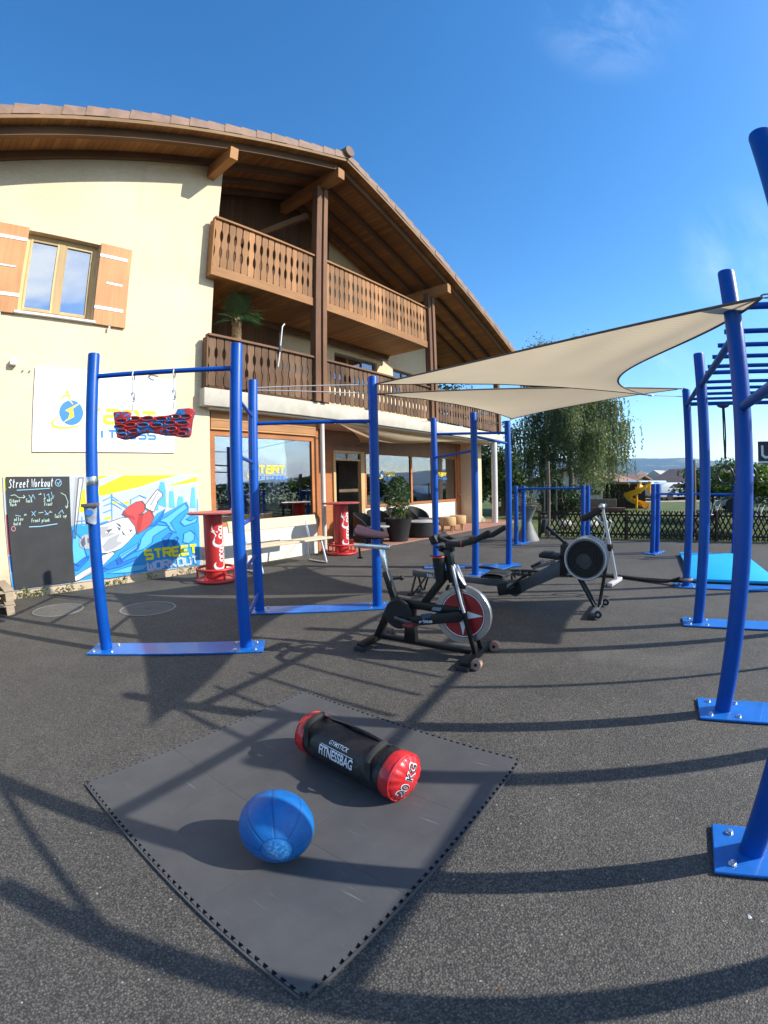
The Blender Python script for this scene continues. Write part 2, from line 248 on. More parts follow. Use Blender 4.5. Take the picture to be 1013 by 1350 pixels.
def m_blue(x):
    p=x.n('BsdfPrincipled'); tc=x.n('TexCoord'); O=tc.outputs['Object']
    n=x.n('TexNoise'); n.inputs['Scale'].default_value=2.2; n.inputs['Detail'].default_value=8; n.inputs['Roughness'].default_value=.65; x.l(O,n.inputs['Vector'])
    r=x.n('ValToRGB'); r.color_ramp.elements[0].position=.3; r.color_ramp.elements[1].position=.72; r.color_ramp.elements[0].color=(.0,.055,.29,1); r.color_ramp.elements[1].color=(.0,.085,.42,1); x.l(n.outputs['Fac'],r.inputs[0])
    # scuffs and chips: thin worn marks, denser low down where shoes and hands reach
    mp=x.n('Mapping'); mp.inputs['Scale'].default_value=(26,26,9); x.l(O,mp.inputs['Vector'])
    v=x.n('TexNoise'); v.inputs['Scale'].default_value=1.0; v.inputs['Detail'].default_value=5; v.inputs['Roughness'].default_value=.7; x.l(mp.outputs[0],v.inputs['Vector'])
    mr=x.n('MapRange'); mr.inputs['From Min'].default_value=.66; mr.inputs['From Max'].default_value=.74; mr.inputs['To Max'].default_value=.5; x.l(v.outputs['Fac'],mr.inputs['Value'])
    m=x.n('MixRGB'); x.l(mr.outputs[0],m.inputs[0]); x.l(r.outputs[0],m.inputs[1]); m.inputs[2].default_value=(.06,.13,.34,1)
    x.l(m.outputs[0],p.inputs['Base Color']); p.inputs['Specular IOR Level'].default_value=.30
    m2=x.n('MapRange'); m2.inputs['To Min'].default_value=.30; m2.inputs['To Max'].default_value=.50; x.l(n.outputs['Fac'],m2.inputs['Value']); x.l(m2.outputs[0],p.inputs['Roughness'])
    n2=x.n('TexNoise'); n2.inputs['Scale'].default_value=60; x.l(O,n2.inputs['Vector'])
    bm=x.n('Bump'); bm.inputs['Strength'].default_value=.05; bm.inputs['Distance'].default_value=.01; x.l(n2.outputs['Fac'],bm.inputs['Height']); x.l(bm.outputs[0],p.inputs['Normal'])
    x.l(p.outputs[0],x.out.inputs[0])
BLUE=mat('blue_paint',m_blue)
BLUEP=simple('blue_plate_paint',(.002,.12,.46),.42,.22,5.0,coat=.2,bump=.05,bscale=40)
RED=simple('red_paint',(.46,.022,.020),.42,.12,4.0,coat=.15,bump=.04)
REDTOP=simple('faded_red_top',(.42,.085,.075),.5,.15,7.0)
WHITEP=simple('white_paint',(.80,.80,.78),.45,.04,4.0)
WHITEB=simple('white_board',(.83,.85,.86),.4,.03,2.0)
STEEL=simple('galvanised_steel',(.55,.56,.57),.32,.15,18,metal=1.0)
CHROME=simple('brushed_silver',(.62,.63,.65),.28,.1,20,metal=1.0)
SILVP=simple('silver_paint',(.42,.43,.44),.4,.1,9,metal=.4)
BLACKM=simple('black_enamel',(.010,.010,.010),.36,.2,8,spec=.3)
BLACKP=simple('black_plastic',(.014,.014,.014),.5,.2,12,bump=.1,bscale=200,spec=.3)
BLACKR=simple('black_rubber',(.016,.016,.017),.75,.2,20,bump=.3,bscale=220)
GREYP=simple('grey_plastic',(.16,.165,.17),.45,.1,8)
DKGREY=simple('dark_grey_paint',(.075,.08,.088),.42,.12,6)
VINYLR=simple('red_vinyl',(.55,.018,.022),.36,.08,8,coat=.2,bump=.25,bscale=26)
VINYLK=simple('black_vinyl',(.012,.012,.013),.5,.2,8,bump=.3,bscale=60)
WEB=simple('black_webbing',(.02,.02,.021),.85,.2,60,bump=.4,bscale=300)
CONC=simple('concrete',(.50,.46,.37),.85,.16,2.6,bump=.25,bscale=40)
CONCD=simple('manhole_concrete',(.105,.100,.088),.85,.18,6,bump=.3,bscale=60)
SOFF=simple('painted_soffit',(.58,.53,.42),.8,.06,2)
ROPE=simple('white_rope',(.62,.60,.55),.8,.15,90,bump=.3,bscale=200)
HEM=simple('sail_hem',(.13,.10,.078),.8,.2,10)
TILE=simple('clay_tile',(.235,.145,.10),.75,.28,5,bump=.2,bscale=50)
TILED=simple('ridge_clay',(.17,.11,.085),.8,.2,9,bump=.2)
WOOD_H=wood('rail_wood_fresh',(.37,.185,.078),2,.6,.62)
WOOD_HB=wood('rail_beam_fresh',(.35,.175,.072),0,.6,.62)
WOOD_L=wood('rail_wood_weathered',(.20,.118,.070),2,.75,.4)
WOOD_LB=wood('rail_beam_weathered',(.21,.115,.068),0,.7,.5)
WOOD_P=wood('post_timber',(.18,.09,.048),2,.6,.55)
WOOD_B=wood('beam_timber',(.17,.09,.042),0,.6,.6)
WOOD_PU=wood('purlin_timber',(.40,.20,.075),1,.6,.65)
WOOD_S=wood('soffit_boards',(.36,.165,.05),1,.55,.6,planks=.11,plank_axis=0)
WOOD_F=wood('verge_board',(.27,.165,.08),0,.6,.6)
WOOD_W=wood('window_frame_timber',(.40,.155,.055),0,.55,.7)
WOOD_WL=wood('light_frame_timber',(.55,.38,.18),2,.5,.8)
WOOD_SH=wood('shutter_pine',(.56,.275,.12),2,.5,.72,scale=3)
WOOD_C=wood('cladding_planks',(.50,.25,.10),0,.55,.75,planks=.125,plank_axis=2)
WOOD_BE=wood('bleached_pine',(.62,.50,.34),0,.65,.8)
WOOD_PAL=wood('pallet_wood',(.38,.30,.21),0,.8,.6)
WOOD_ST=wood('stool_wood',(.50,.31,.14),2,.6,.7)
WOOD_FE=wood('fence_stain',(.045,.032,.024),2,.75,.6)
WOOD_GR=wood('grey_timber',(.20,.16,.13),2,.8,.6)
GLASS=glassmat('window_glass',base=.27); GLASSD=glassmat('window_glass_dark',(.5,.55,.55),.17); GLASST=glassmat('transom_glass',(.5,.5,.5),.04); GLASSM=glassmat('window_glass_mirror',(.4,.45,.5),.42)
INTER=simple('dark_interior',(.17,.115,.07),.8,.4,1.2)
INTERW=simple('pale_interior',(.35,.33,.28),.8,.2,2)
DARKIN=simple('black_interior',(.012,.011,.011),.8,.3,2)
RATTAN=simple('black_rattan',(.02,.019,.018),.55,.3,40,bump=.7,bscale=70,stretch=(1,1,3))
def flat(name,c,rough=.55): return simple(name,c,rough,.04,5)
PAL=dict(yellow=(.80,.74,.01),cyan=(.018,.29,.66),pale_cyan=(.09,.44,.72),mid_cyan=(.07,.40,.70),mid_blue=(.01,.17,.52),deep_blue=(.01,.11,.45),sky_grey=(.44,.48,.52),white=(.68,.70,.72),red=(.60,.06,.06),dark_red=(.40,.03,.035),grey=(.36,.37,.39),dark_grey=(.10,.10,.11),maroon=(.25,.02,.04),rig_blue=(.03,.30,.65))
PM={k:flat('mural_'+k,v) for k,v in PAL.items()}
LY=flat('logo_yellow',(.78,.60,.02)); LB=flat('logo_blue',(.03,.20,.66)); CHALK=simple('chalk',(.68,.74,.74),.95,.25,70); CHALKG=simple('chalk_green',(.42,.58,.48),.95,.25,70); CHALKB=simple('chalk_blue',(.25,.50,.66),.95,.25,70)
INK=simple('print_white',(.75,.77,.80),.5,.05,30); INKK=flat('print_black',(.012,.012,.014))
SLATE=simple('blackboard',(.03,.031,.032),.75,.25,4,bump=.05)
YPLAST=simple('yellow_plastic',(.80,.42,.01),.35,.06,3,coat=.2)
CYANM=simple('cyan_mat_vinyl',(.008,.40,.80),.5,.06,4,bump=.06,bscale=150)
POT=simple('galvanised_planter',(.19,.19,.185),.6,.25,5,bump=.1)
TERRA_H=simple('far_roof_tile',(.27,.15,.10),.85,.15,1.5); CREAM_H=simple('far_wall_cream',(.55,.48,.38),.9,.08,1); BROWN_H=wood('far_dark_wood',(.06,.04,.03),2,.8,.6)
CARW=simple('white_car_paint',(.72,.73,.74),.25,.03,2,coat=.6); CARB=simple('dark_car_paint',(.03,.04,.06),.25,.1,2,coat=.6)
TYRE=simple('tyre',(.015,.015,.015),.85,.2,30)
SCREEN=simple('sign_dark',(.02,.02,.04),.5,.1,3)
LEAF_BI=leafmat('birch_leaf',(.145,.195,.078),.4,.42); LEAF_DK=leafmat('dark_leaf',(.026,.060,.014)); LEAF_MD=leafmat('mid_leaf',(.045,.10,.018)); LEAF_BR=leafmat('bright_leaf',(.085,.16,.02)); LEAF_PA=leafmat('palm_leaf',(.045,.11,.035),.3,.2); LEAF_WE=leafmat('weed_leaf',(.10,.15,.04)); LEAF_GY=leafmat('grey_leaf',(.13,.15,.10))
BARK=simple('bark',(.10,.075,.055),.9,.35,9,bump=.6,bscale=30); BARKB=simple('birch_bark',(.16,.15,.13),.85,.6,5,bump=.3); FIBRE=simple('palm_fibre',(.25,.16,.08),.95,.35,14,bump=.8,bscale=40)
SADDLE=simple('worn_red_saddle',(.42,.165,.145),.55,.18,14); WHEELR=simple('bike_red_disc',(.30,.010,.012),.4,.12,6,coat=.2); AMBER=simple('tan_rubber_roller',(.42,.25,.18),.6,.2,12)
SKY_STRENGTH=.15; SUN_STRENGTH=4.2; EXPOSURE=.84; HAZE=.00017
MURAL=[
('yellow',[(2.05,1.5),(2.47,1.67),(3.45,1.66),(3.14,1.6),(2.76,1.49),(2.13,1.37),(2.06,1.38)]),
('yellow',[(3.2,1.48),(3.81,1.64),(3.8,1.55),(3.43,1.5)]),
('yellow',[(1.78,1.44),(1.85,1.5),(1.86,1.15),(1.73,1.14)]),
('yellow',[(2.05,1.61),(2.06,1.67),(2.24,1.67)]),
('yellow',[(2.26,1.27),(2.41,1.28),(2.41,1.24),(2.28,1.24)]),
('yellow',[(2.45,1.26),(2.56,1.27),(2.55,1.23),(2.46,1.23)]),
('yellow',[(2.13,1.03),(2.23,1.06),(2.25,1.02),(2.14,1.0)]),
('yellow',[(0.66,1.68),(0.71,1.68),(0.71,1.5),(0.66,1.5)]),
('maroon',[(0.66,1.17),(0.71,1.18),(0.7,0.62),(0.66,0.62)]),
('deep_blue',[(0.66,0.61),(0.7,0.61),(0.71,0.38),(0.67,0.38)]),
('cyan',[(0.67,0.38),(0.71,0.38),(0.7,0.16),(0.66,0.15)]),
('grey',[(1.71,1.65),(1.76,1.65),(1.64,0.8),(1.61,0.83)]),
('white',[(1.76,1.65),(1.83,1.65),(1.66,0.77),(1.64,0.78)]),
('mid_cyan',[(3.05,1.19),(3.07,1.46),(3.11,1.56),(3.17,1.55),(3.19,1.42),(3.19,1.14)]),
('pale_cyan',[(3.24,1.14),(3.26,1.4),(3.33,1.4),(3.35,1.12)]),
('pale_cyan',[(3.38,1.12),(3.42,1.31),(3.5,1.3),(3.52,1.12)]),
('pale_cyan',[(3.63,1.11),(3.68,1.45),(3.73,1.45),(3.74,1.1)]),
('pale_cyan',[(3.76,1.06),(3.77,1.25),(3.8,1.25),(3.79,1.06)]),
('pale_cyan',[(2.95,1.11),(2.99,1.21),(3.05,1.21),(3.05,1.1)]),
('rig_blue',[(2.26,1.4),(2.25,0.98),(2.26,0.98),(2.28,1.4)]),
('rig_blue',[(2.27,1.35),(2.51,1.18),(2.52,1.19),(2.27,1.36)]),
('rig_blue',[(2.26,1.31),(2.5,1.16),(2.51,1.17),(2.27,1.32)]),
('rig_blue',[(2.26,1.25),(2.42,1.15),(2.43,1.15),(2.27,1.26)]),
('rig_blue',[(2.13,1.29),(2.27,1.35),(2.27,1.36),(2.12,1.3)]),
('rig_blue',[(2.13,1.21),(2.27,1.25),(2.26,1.26),(2.13,1.22)]),
('rig_blue',[(2.13,1.11),(2.26,1.15),(2.26,1.16),(2.12,1.12)]),
('rig_blue',[(1.78,1.08),(1.77,0.94),(1.78,0.94),(1.79,1.08)]),
('rig_blue',[(1.69,1.01),(1.84,1.01),(1.84,1.02),(1.69,1.02)]),
('rig_blue',[(1.68,0.96),(1.84,0.96),(1.84,0.97),(1.68,0.97)]),
('rig_blue',[(2.57,1.3),(2.57,1.22),(2.58,1.22),(2.58,1.3)]),
('rig_blue',[(2.58,1.28),(2.73,1.35),(2.73,1.36),(2.58,1.29)]),
('rig_blue',[(2.73,1.35),(2.84,1.3),(2.85,1.31),(2.73,1.36)]),
('cyan',[(1.62,0.95),(1.73,0.97),(1.81,0.94),(1.88,1.03),(2.0,0.95),(2.17,0.99),(2.39,0.89),(2.7,0.76),(2.92,0.92),(3.02,1.05),(3.18,1.12),(3.12,1.03),(3.57,1.22),(3.61,1.12),(3.59,0.99),(3.78,0.96),(3.79,0.79),(3.76,0.12),(2.86,0.14),(2.15,0.11),(1.85,0.14),(1.55,0.14)]),
('pale_cyan',[(1.63,0.89),(1.75,0.76),(1.82,0.47),(1.68,0.36),(1.58,0.42)]),
('mid_blue',[(1.58,0.36),(1.77,0.47),(1.85,0.49),(1.83,0.43),(1.67,0.3),(1.57,0.3)]),
('pale_cyan',[(3.05,0.93),(3.21,1.0),(3.54,1.19),(3.59,1.11),(3.41,1.01),(3.25,0.89),(3.35,0.71),(3.25,0.76),(3.17,0.89)]),
('pale_cyan',[(3.43,0.88),(3.54,1.0),(3.64,1.04),(3.66,0.99),(3.54,0.92),(3.63,0.89),(3.77,0.95),(3.73,0.86),(3.5,0.81)]),
('mid_blue',[(3.09,0.64),(3.22,0.72),(3.28,0.71),(3.21,0.63),(3.18,0.54),(3.13,0.49),(3.11,0.55)]),
('mid_blue',[(3.25,0.58),(3.35,0.65),(3.39,0.61),(3.32,0.52),(3.28,0.5)]),
('pale_cyan',[(3.46,0.54),(3.49,0.69),(3.62,0.73),(3.7,0.65),(3.67,0.56),(3.56,0.51)]),
('pale_cyan',[(2.72,0.67),(2.82,0.78),(3.01,0.87),(3.23,0.83),(3.1,0.77),(2.93,0.69),(2.9,0.59),(2.75,0.5),(2.59,0.47),(2.69,0.57)]),
('mid_blue',[(2.06,0.29),(2.36,0.43),(2.69,0.59),(2.66,0.51),(2.44,0.4),(2.35,0.33),(2.63,0.4),(2.6,0.34),(2.34,0.27),(2.14,0.25)]),
('pale_cyan',[(2.34,0.46),(2.57,0.56),(2.67,0.61),(2.64,0.53),(2.47,0.44),(2.28,0.34)]),
('mid_blue',[(2.82,0.84),(3.01,0.94),(3.16,1.11),(3.11,0.99),(2.99,0.87)]),
('deep_blue',[(2.28,0.38),(2.35,0.41),(2.38,0.33),(2.3,0.31)]),
('pale_cyan',[(2.11,0.19),(2.5,0.26),(2.83,0.26),(2.72,0.17),(2.44,0.16)]),
('mid_blue',[(1.88,0.26),(2.03,0.28),(2.16,0.25),(2.05,0.22),(1.9,0.2)]),
('cyan',[(3.68,0.79),(3.77,0.86),(3.77,0.55),(3.73,0.58)]),
('white',[(2.8,1.17),(3.04,1.44),(3.13,1.37),(3.13,1.32),(3.04,1.24),(2.96,1.08),(2.88,1.11)]),
('grey',[(2.88,1.18),(3.04,1.4),(3.06,1.38),(2.93,1.18)]),
('grey',[(3.01,1.24),(3.11,1.35),(3.12,1.32),(3.03,1.22)]),
('red',[(2.43,1.08),(2.52,1.18),(2.66,1.25),(2.77,1.26),(2.83,1.18),(2.79,1.09),(2.7,1.06),(2.79,1.06),(2.9,1.12),(2.96,1.0),(2.92,0.92),(2.84,0.83),(2.66,0.75),(2.63,0.87),(2.52,1.02)]),
('dark_red',[(2.7,1.06),(2.79,1.06),(2.75,0.93),(2.72,0.8),(2.66,0.75),(2.65,0.87)]),
('dark_red',[(2.43,1.08),(2.46,1.14),(2.5,1.07),(2.62,1.03),(2.64,0.96),(2.51,1.03)]),
('white',[(2.02,0.92),(2.17,0.96),(2.41,1.02),(2.52,1.02),(2.63,0.87),(2.64,0.77),(2.51,0.65),(2.37,0.55),(2.27,0.52),(2.16,0.5),(2.03,0.51),(1.98,0.74)]),
('grey',[(2.04,0.9),(2.21,0.91),(2.13,0.81),(2.32,0.79),(2.2,0.75),(2.07,0.73)]),
('grey',[(2.06,0.61),(2.18,0.72),(2.38,0.79),(2.31,0.67),(2.41,0.64),(2.25,0.55),(2.11,0.52)]),
('dark_grey',[(2.3,0.96),(2.38,0.92),(2.4,0.86),(2.36,0.89)]),
('dark_grey',[(2.4,0.83),(2.45,0.76),(2.48,0.73),(2.41,0.76)]),
('dark_grey',[(2.51,0.88),(2.54,0.82),(2.59,0.83),(2.54,0.78)]),
('dark_grey',[(2.15,0.85),(2.27,0.87),(2.18,0.8)]),
('dark_grey',[(2.32,0.9),(2.39,0.85),(2.36,0.82)]),
('white',[(2.23,0.52),(2.26,0.48),(2.04,0.31),(1.83,0.21),(1.66,0.15),(1.55,0.13),(1.58,0.2),(1.75,0.28),(1.95,0.36),(2.05,0.47)]),
('grey',[(2.04,0.31),(1.83,0.21),(1.66,0.15),(1.81,0.24),(1.95,0.3)]),
('grey',[(1.71,0.7),(1.74,0.77),(1.81,0.81),(1.87,0.8),(1.87,0.59),(1.78,0.6),(1.72,0.64)]),
('dark_grey',[(1.73,0.7),(1.8,0.79),(1.81,0.67),(1.76,0.62)]),
('dark_grey',[(1.84,0.75),(1.87,0.75),(1.86,0.67),(1.84,0.69)]),
]
# ------------------------------------------------------------------ mesh builder
def frame(d,up=(0,0,1)):
    d=Vector(d).normalized(); u=Vector(up)
    if abs(d.dot(u.normalized()))>.98: u=Vector((1,0,0)) if abs(d.x)<.9 else Vector((0,1,0))
    s=d.cross(u).normalized(); return d,s,s.cross(d).normalized()
class MB:
    def __init__(s): s.v=[]; s.f=[]
    def add(s,vs,fs):
        o=len(s.v); s.v+= [Vector(q) for q in vs]; s.f+=[[i+o for i in f] for f in fs]; return s
    def box(s,c,d,M=None):
        c=Vector(c); vs=[]
        for x in(-.5,.5):
            for y in(-.5,.5):
                for z in(-.5,.5):
                    q=Vector((x*d[0],y*d[1],z*d[2])); vs.append(c+(M@q if M else q))
        return s.add(vs,[(0,1,3,2),(4,6,7,5),(0,4,5,1),(2,3,7,6),(0,2,6,4),(1,5,7,3)])
    def b2(s,a,b): # box from two corners
        return s.box([(a[i]+b[i])/2 for i in range(3)],[abs(b[i]-a[i]) for i in range(3)])
    def beam(s,a,b,w,h,up=(0,0,1)):
        a=Vector(a);b=Vector(b); d,sd,u=frame(b-a,up); vs=[]
        for p in(a,b):
            for i,j in((-1,-1),(1,-1),(1,1),(-1,1)): vs.append(p+sd*i*w/2+u*j*h/2)
        return s.add(vs,[(3,2,1,0),(4,5,6,7),(0,1,5,4),(1,2,6,5),(2,3,7,6),(3,0,4,7)])
    def tube(s,pts,r,n=14,closed=False,caps=True,flat=1.0):
        pts=[Vector(p) for p in pts]; m=len(pts); rs=r if isinstance(r,(list,tuple)) else [r]*m
        def tan(i):
            if closed: return (pts[(i+1)%m]-pts[i-1]).normalized()
            if i==0: return (pts[1]-pts[0]).normalized()
            if i==m-1: return (pts[-1]-pts[-2]).normalized()
            return ((pts[i+1]-pts[i]).normalized()+(pts[i]-pts[i-1]).normalized()).normalized()
        t=tan(0); _,a,b=frame(t); vs=[]; fs=[]
        for i in range(m):
            t2=tan(i); a=(a-t2*a.dot(t2)).normalized(); b=t2.cross(a)
            for k in range(n):
                w=2*PI*k/n; vs.append(pts[i]+(a*math.cos(w)+b*math.sin(w)*flat)*rs[i])
        for i in range(m if closed else m-1):
            j=(i+1)%m
            for k in range(n): fs.append((i*n+k,i*n+(k+1)%n,j*n+(k+1)%n,j*n+k))
        if caps and not closed: fs.append(tuple(range(n))[::-1]); fs.append(tuple((m-1)*n+k for k in range(n)))
        return s.add(vs,fs)
    def lathe(s,prof,o=(0,0,0),n=24,ax=(0,0,1),cap=True):
        o=Vector(o); d,a,b=frame(ax); vs=[];fs=[]; m=len(prof)
        for r,z in prof:
            for k in range(n):
                w=2*PI*k/n; vs.append(o+d*z+(a*math.cos(w)+b*math.sin(w))*max(r,1e-4))
        for i in range(m-1):
            for k in range(n): fs.append((i*n+k,i*n+(k+1)%n,(i+1)*n+(k+1)%n,(i+1)*n+k))
        if cap: fs.append(tuple(range(n))[::-1]); fs.append(tuple((m-1)*n+k for k in range(n)))
        return s.add(vs,fs)
    def sphere(s,c,r,n=20,m=12,sc=(1,1,1),M=None):
        c=Vector(c); vs=[];fs=[]
        for i in range(1,m):
            for k in range(n):
                p=PI*i/m; w=2*PI*k/n; q=Vector((math.sin(p)*math.cos(w)*sc[0],math.sin(p)*math.sin(w)*sc[1],math.cos(p)*sc[2]))*r; vs.append(c+(M@q if M else q))
        t=len(vs)
        for z in(1,-1):
            q=Vector((0,0,z*r*sc[2])); vs.append(c+(M@q if M else q))
        for i in range(m-2):
            for k in range(n): fs.append((i*n+k,(i+1)*n+k,(i+1)*n+(k+1)%n,i*n+(k+1)%n))
        for k in range(n): fs.append((t,k,(k+1)%n)); fs.append((t+1,(m-2)*n+(k+1)%n,(m-2)*n+k))
        return s.add(vs,fs)
    def torus(s,c,R_,r,ax=(0,0,1),n=32,k=10,sc=(1,1)):
        c=Vector(c); d,a,b=frame(ax)
        return s.tube([c+a*math.cos(2*PI*i/n)*R_*sc[0]+b*math.sin(2*PI*i/n)*R_*sc[1] for i in range(n)],r,k,closed=True)
    def prism(s,poly,o,ex,ey,ez,t):
        o=Vector(o);ex=Vector(ex);ey=Vector(ey);ez=Vector(ez); n=len(poly)
        vs=[o+ex*p[0]+ey*p[1] for p in poly]+[o+ex*p[0]+ey*p[1]+ez*t for p in poly]
        return s.add(vs,[tuple(range(n))[::-1],tuple(range(n,2*n))]+[(i,(i+1)%n,n+(i+1)%n,n+i) for i in range(n)])
    def poly(s,poly,o,ex,ey):
        o=Vector(o);ex=Vector(ex);ey=Vector(ey); return s.add([o+ex*p[0]+ey*p[1] for p in poly],[tuple(range(len(poly)))])
    def grid(s,fn,nu,nv):
        vs=[fn(i/nu,j/nv) for i in range(nu+1) for j in range(nv+1)]
        return s.add(vs,[(i*(nv+1)+j,(i+1)*(nv+1)+j,(i+1)*(nv+1)+j+1,i*(nv+1)+j+1) for i in range(nu) for j in range(nv)])
    def ribbon(s,pts,w,o,ex,ey,closed=False,lift=0.0,ez=(0,0,0)):
        """flat mitred stroke through 2D points; w a number or one width per point"""
        P=[Vector((p[0],p[1])) for p in pts]; m=len(P); ws=w if isinstance(w,(list,tuple)) else [w]*m
        o=Vector(o)+Vector(ez)*lift; ex=Vector(ex);ey=Vector(ey); vs=[];fs=[]
        for i in range(m):
            a=P[i]-P[i-1] if (i>0 or closed) else P[1]-P[0]; b=P[(i+1)%m]-P[i] if (i<m-1 or closed) else P[-1]-P[-2]
            a=a.normalized(); b=b.normalized(); t=(a+b); t=t.normalized() if t.length>1e-4 else a
            nn=Vector((-t.y,t.x)); k=1/max(.45,abs(nn.dot(Vector((-a.y,a.x)))))
            for sg in(1,-1):
                q=P[i]+nn*sg*ws[i]/2*k; vs.append(o+ex*q.x+ey*q.y)
        for i in range(m if closed else m-1):
            j=(i+1)%m; fs.append((2*i,2*i+1,2*j+1,2*j))
        return s.add(vs,fs)
    def leaf(s,c,sz,d=None,asp=.55):
        c=Vector(c)
        if d is None: d=Vector((rng.gauss(0,1),rng.gauss(0,1),rng.gauss(0,1)))
        d,a,b=frame(d,(rng.gauss(0,1),rng.gauss(0,1),rng.gauss(0,1)))
        return s.add([c-d*sz*.5,c+a*sz*asp*.5,c+d*sz*.5,c-a*sz*asp*.5],[(0,1,2,3)])
    def move(s,M):
        s.v=[M@q for q in s.v]; return s
    def copy(s):
        t=MB(); t.v=[q.copy() for q in s.v]; t.f=[list(f) for f in s.f]; return t
    def bevel(s,w,seg=2,ang=40):
        bm=bmesh.new(); vs=[bm.verts.new(q) for q in s.v]
        for f in s.f: bm.faces.new([vs[i] for i in f])
        bm.normal_update(); es=[e for e in bm.edges if len(e.link_faces)==2 and e.calc_face_angle(0)>R(ang)]
        bmesh.ops.bevel(bm,geom=es,offset=w,segments=seg,affect='EDGES',profile=.5,clamp_overlap=True)
        bm.verts.index_update(); s.v=[q.co.copy() for q in bm.verts]; s.f=[[q.index for q in f.verts] for f in bm.faces]; bm.free(); return s
    def build(s,name,m,root=None,label=None,smooth=32,world=True):
        me=bpy.data.meshes.new(name); inv=root.matrix_basis.inverted() if (root and world) else None
        if root and world and root.parent: inv=inv@root.parent.matrix_basis.inverted()
        me.from_pydata([(inv@q if inv else q) for q in s.v],[],s.f); me.materials.append(m)
        if smooth:
            me.polygons.foreach_set('use_smooth',[True]*len(me.polygons)); me.update(); me.set_sharp_from_angle(angle=R(smooth))
        me.validate(); me.update()
        o=bpy.data.objects.new(name,me); COL.objects.link(o)
        if root: o.parent=root
        if label: o['label']=label
        return o
def thing(name,label,cat,loc=(0,0,0),rz=0.0,group=None):
    o=bpy.data.objects.new(name,None); COL.objects.link(o); o.empty_display_size=.2
    o.matrix_basis=Matrix.Translation(Vector(loc))@Matrix.Rotation(rz,4,'Z'); return tag(o,label,cat,group)
def tag(o,label,cat,group=None):
    o['label']=label; o['category']=cat
    if group: o['group']=group
    return o
def struct(o,kind='structure'): o['kind']=kind; return o
def single(mb,name,m,label,cat,group=None,org=None,smooth=32):
    """a thing that is one mesh, its origin at its base"""
    if org is None:
        n=len(mb.v); org=Vector((sum(q.x for q in mb.v)/n,sum(q.y for q in mb.v)/n,min(q.z for q in mb.v)))
    org=Vector(org); mb.v=[q-org for q in mb.v]; o=mb.build(name,m,None,smooth=smooth); o.location=org; return tag(o,label,cat,group)
def dup(root,M,label=None):
    r=root.copy(); COL.objects.link(r); r.matrix_basis=M
    if label: r['label']=label
    for ch in list(root.children):
        c=ch.copy(); COL.objects.link(c); c.parent=r
        for g in ch.children:
            d=g.copy(); COL.objects.link(d); d.parent=c
    return r
def TR(x,y,z=0,rz=0): return Matrix.Translation((x,y,z))@Matrix.Rotation(rz,4,'Z')
def text2d(t,size=1.0,bold=0.0,space=1.0):
    """flat outline of a word with the built-in font: (verts2d, faces), left-bottom at 0,0; also its width and height"""
    cu=bpy.data.curves.new('word','FONT'); cu.body=t; cu.size=size; cu.offset=bold; cu.space_character=space; cu.resolution_u=3
    ob=bpy.data.objects.new('word',cu); COL.objects.link(ob); dg=bpy.context.evaluated_depsgraph_get(); dg.update()
    me=bpy.data.meshes.new_from_object(ob.evaluated_get(dg)); vs=[(v.co.x,v.co.y) for v in me.vertices]; fs=[list(p.vertices) for p in me.polygons]
    bpy.data.objects.remove(ob); bpy.data.curves.remove(cu); bpy.data.meshes.remove(me)
    x0=min(q[0] for q in vs);y0=min(q[1] for q in vs); vs=[(a-x0,b-y0) for a,b in vs]
    return vs,fs,max(q[0] for q in vs),max(q[1] for q in vs)
def fit_text(mb,t,w,h,fn,bold=0.0,cuts=0,space=1.0):
    """a word scaled to w x h and placed by fn(u,v); cut in strips so that it can follow a curved surface"""
    vs,fs,W,Hh=text2d(t,1.0,bold,space); bm=bmesh.new(); vv=[bm.verts.new((a*w/W,b*h/Hh,0)) for a,b in vs]
    for f in fs:
        try: bm.faces.new([vv[i] for i in f])
        except ValueError: pass
    for i in range(1,cuts):
        for no,L in(((1,0,0),w),((0,1,0),h)):
            bmesh.ops.bisect_plane(bm,geom=bm.verts[:]+bm.edges[:]+bm.faces[:],plane_co=Vector(no)*L*i/cuts,plane_no=no)
    bm.verts.index_update(); mb.add([fn(q.co.x,q.co.y) for q in bm.verts],[[q.index for q in f.verts] for f in bm.faces]); bm.free(); return mb
# square "techno" letters: strokes in a 1 x 1 cell
TECH={'S':[[(1,1),(.12,1),(0,.9),(0,.6),(.1,.5),(.9,.5),(1,.4),(1,.1),(.9,0),(0,0)]],'T':[[(0,1),(1,1)],[(.5,.93),(.5,0)]],
'A':[[(.05,1),(.9,1),(1,.9),(1,0),(.1,0),(0,.1),(0,.42),(.1,.52),(.93,.52)]],'R':[[(0,0),(0,1),(.9,1),(1,.9),(1,.6),(.9,.5),(.07,.5)],[(.55,.43),(1,0)]],
'F':[[(0,0),(0,.9),(.1,1),(1,1)],[(.07,.5),(.85,.5)]],'I':[[(.5,0),(.5,1)]],'N':[[(0,0),(0,.9),(.1,1),(.9,1),(1,.9),(1,0)]],'E':[[(1,1),(.1,1),(0,.9),(0,.1),(.1,0),(1,0)],[(.07,.52),(.85,.52)]],
'W':[[(0,1),(0,.1),(.1,0),(.9,0),(1,.1),(1,1)],[(.5,.07),(.5,.8)]],'O':[[(0,.1),(0,.9),(.1,1),(.9,1),(1,.9),(1,.1),(.9,0),(.1,0),(0,.1)]],'K':[[(0,0),(0,1)],[(1,1),(.1,.5),(1,0)]],'U':[[(0,1),(0,.1),(.1,0),(.9,0),(1,.1),(1,1)]]}
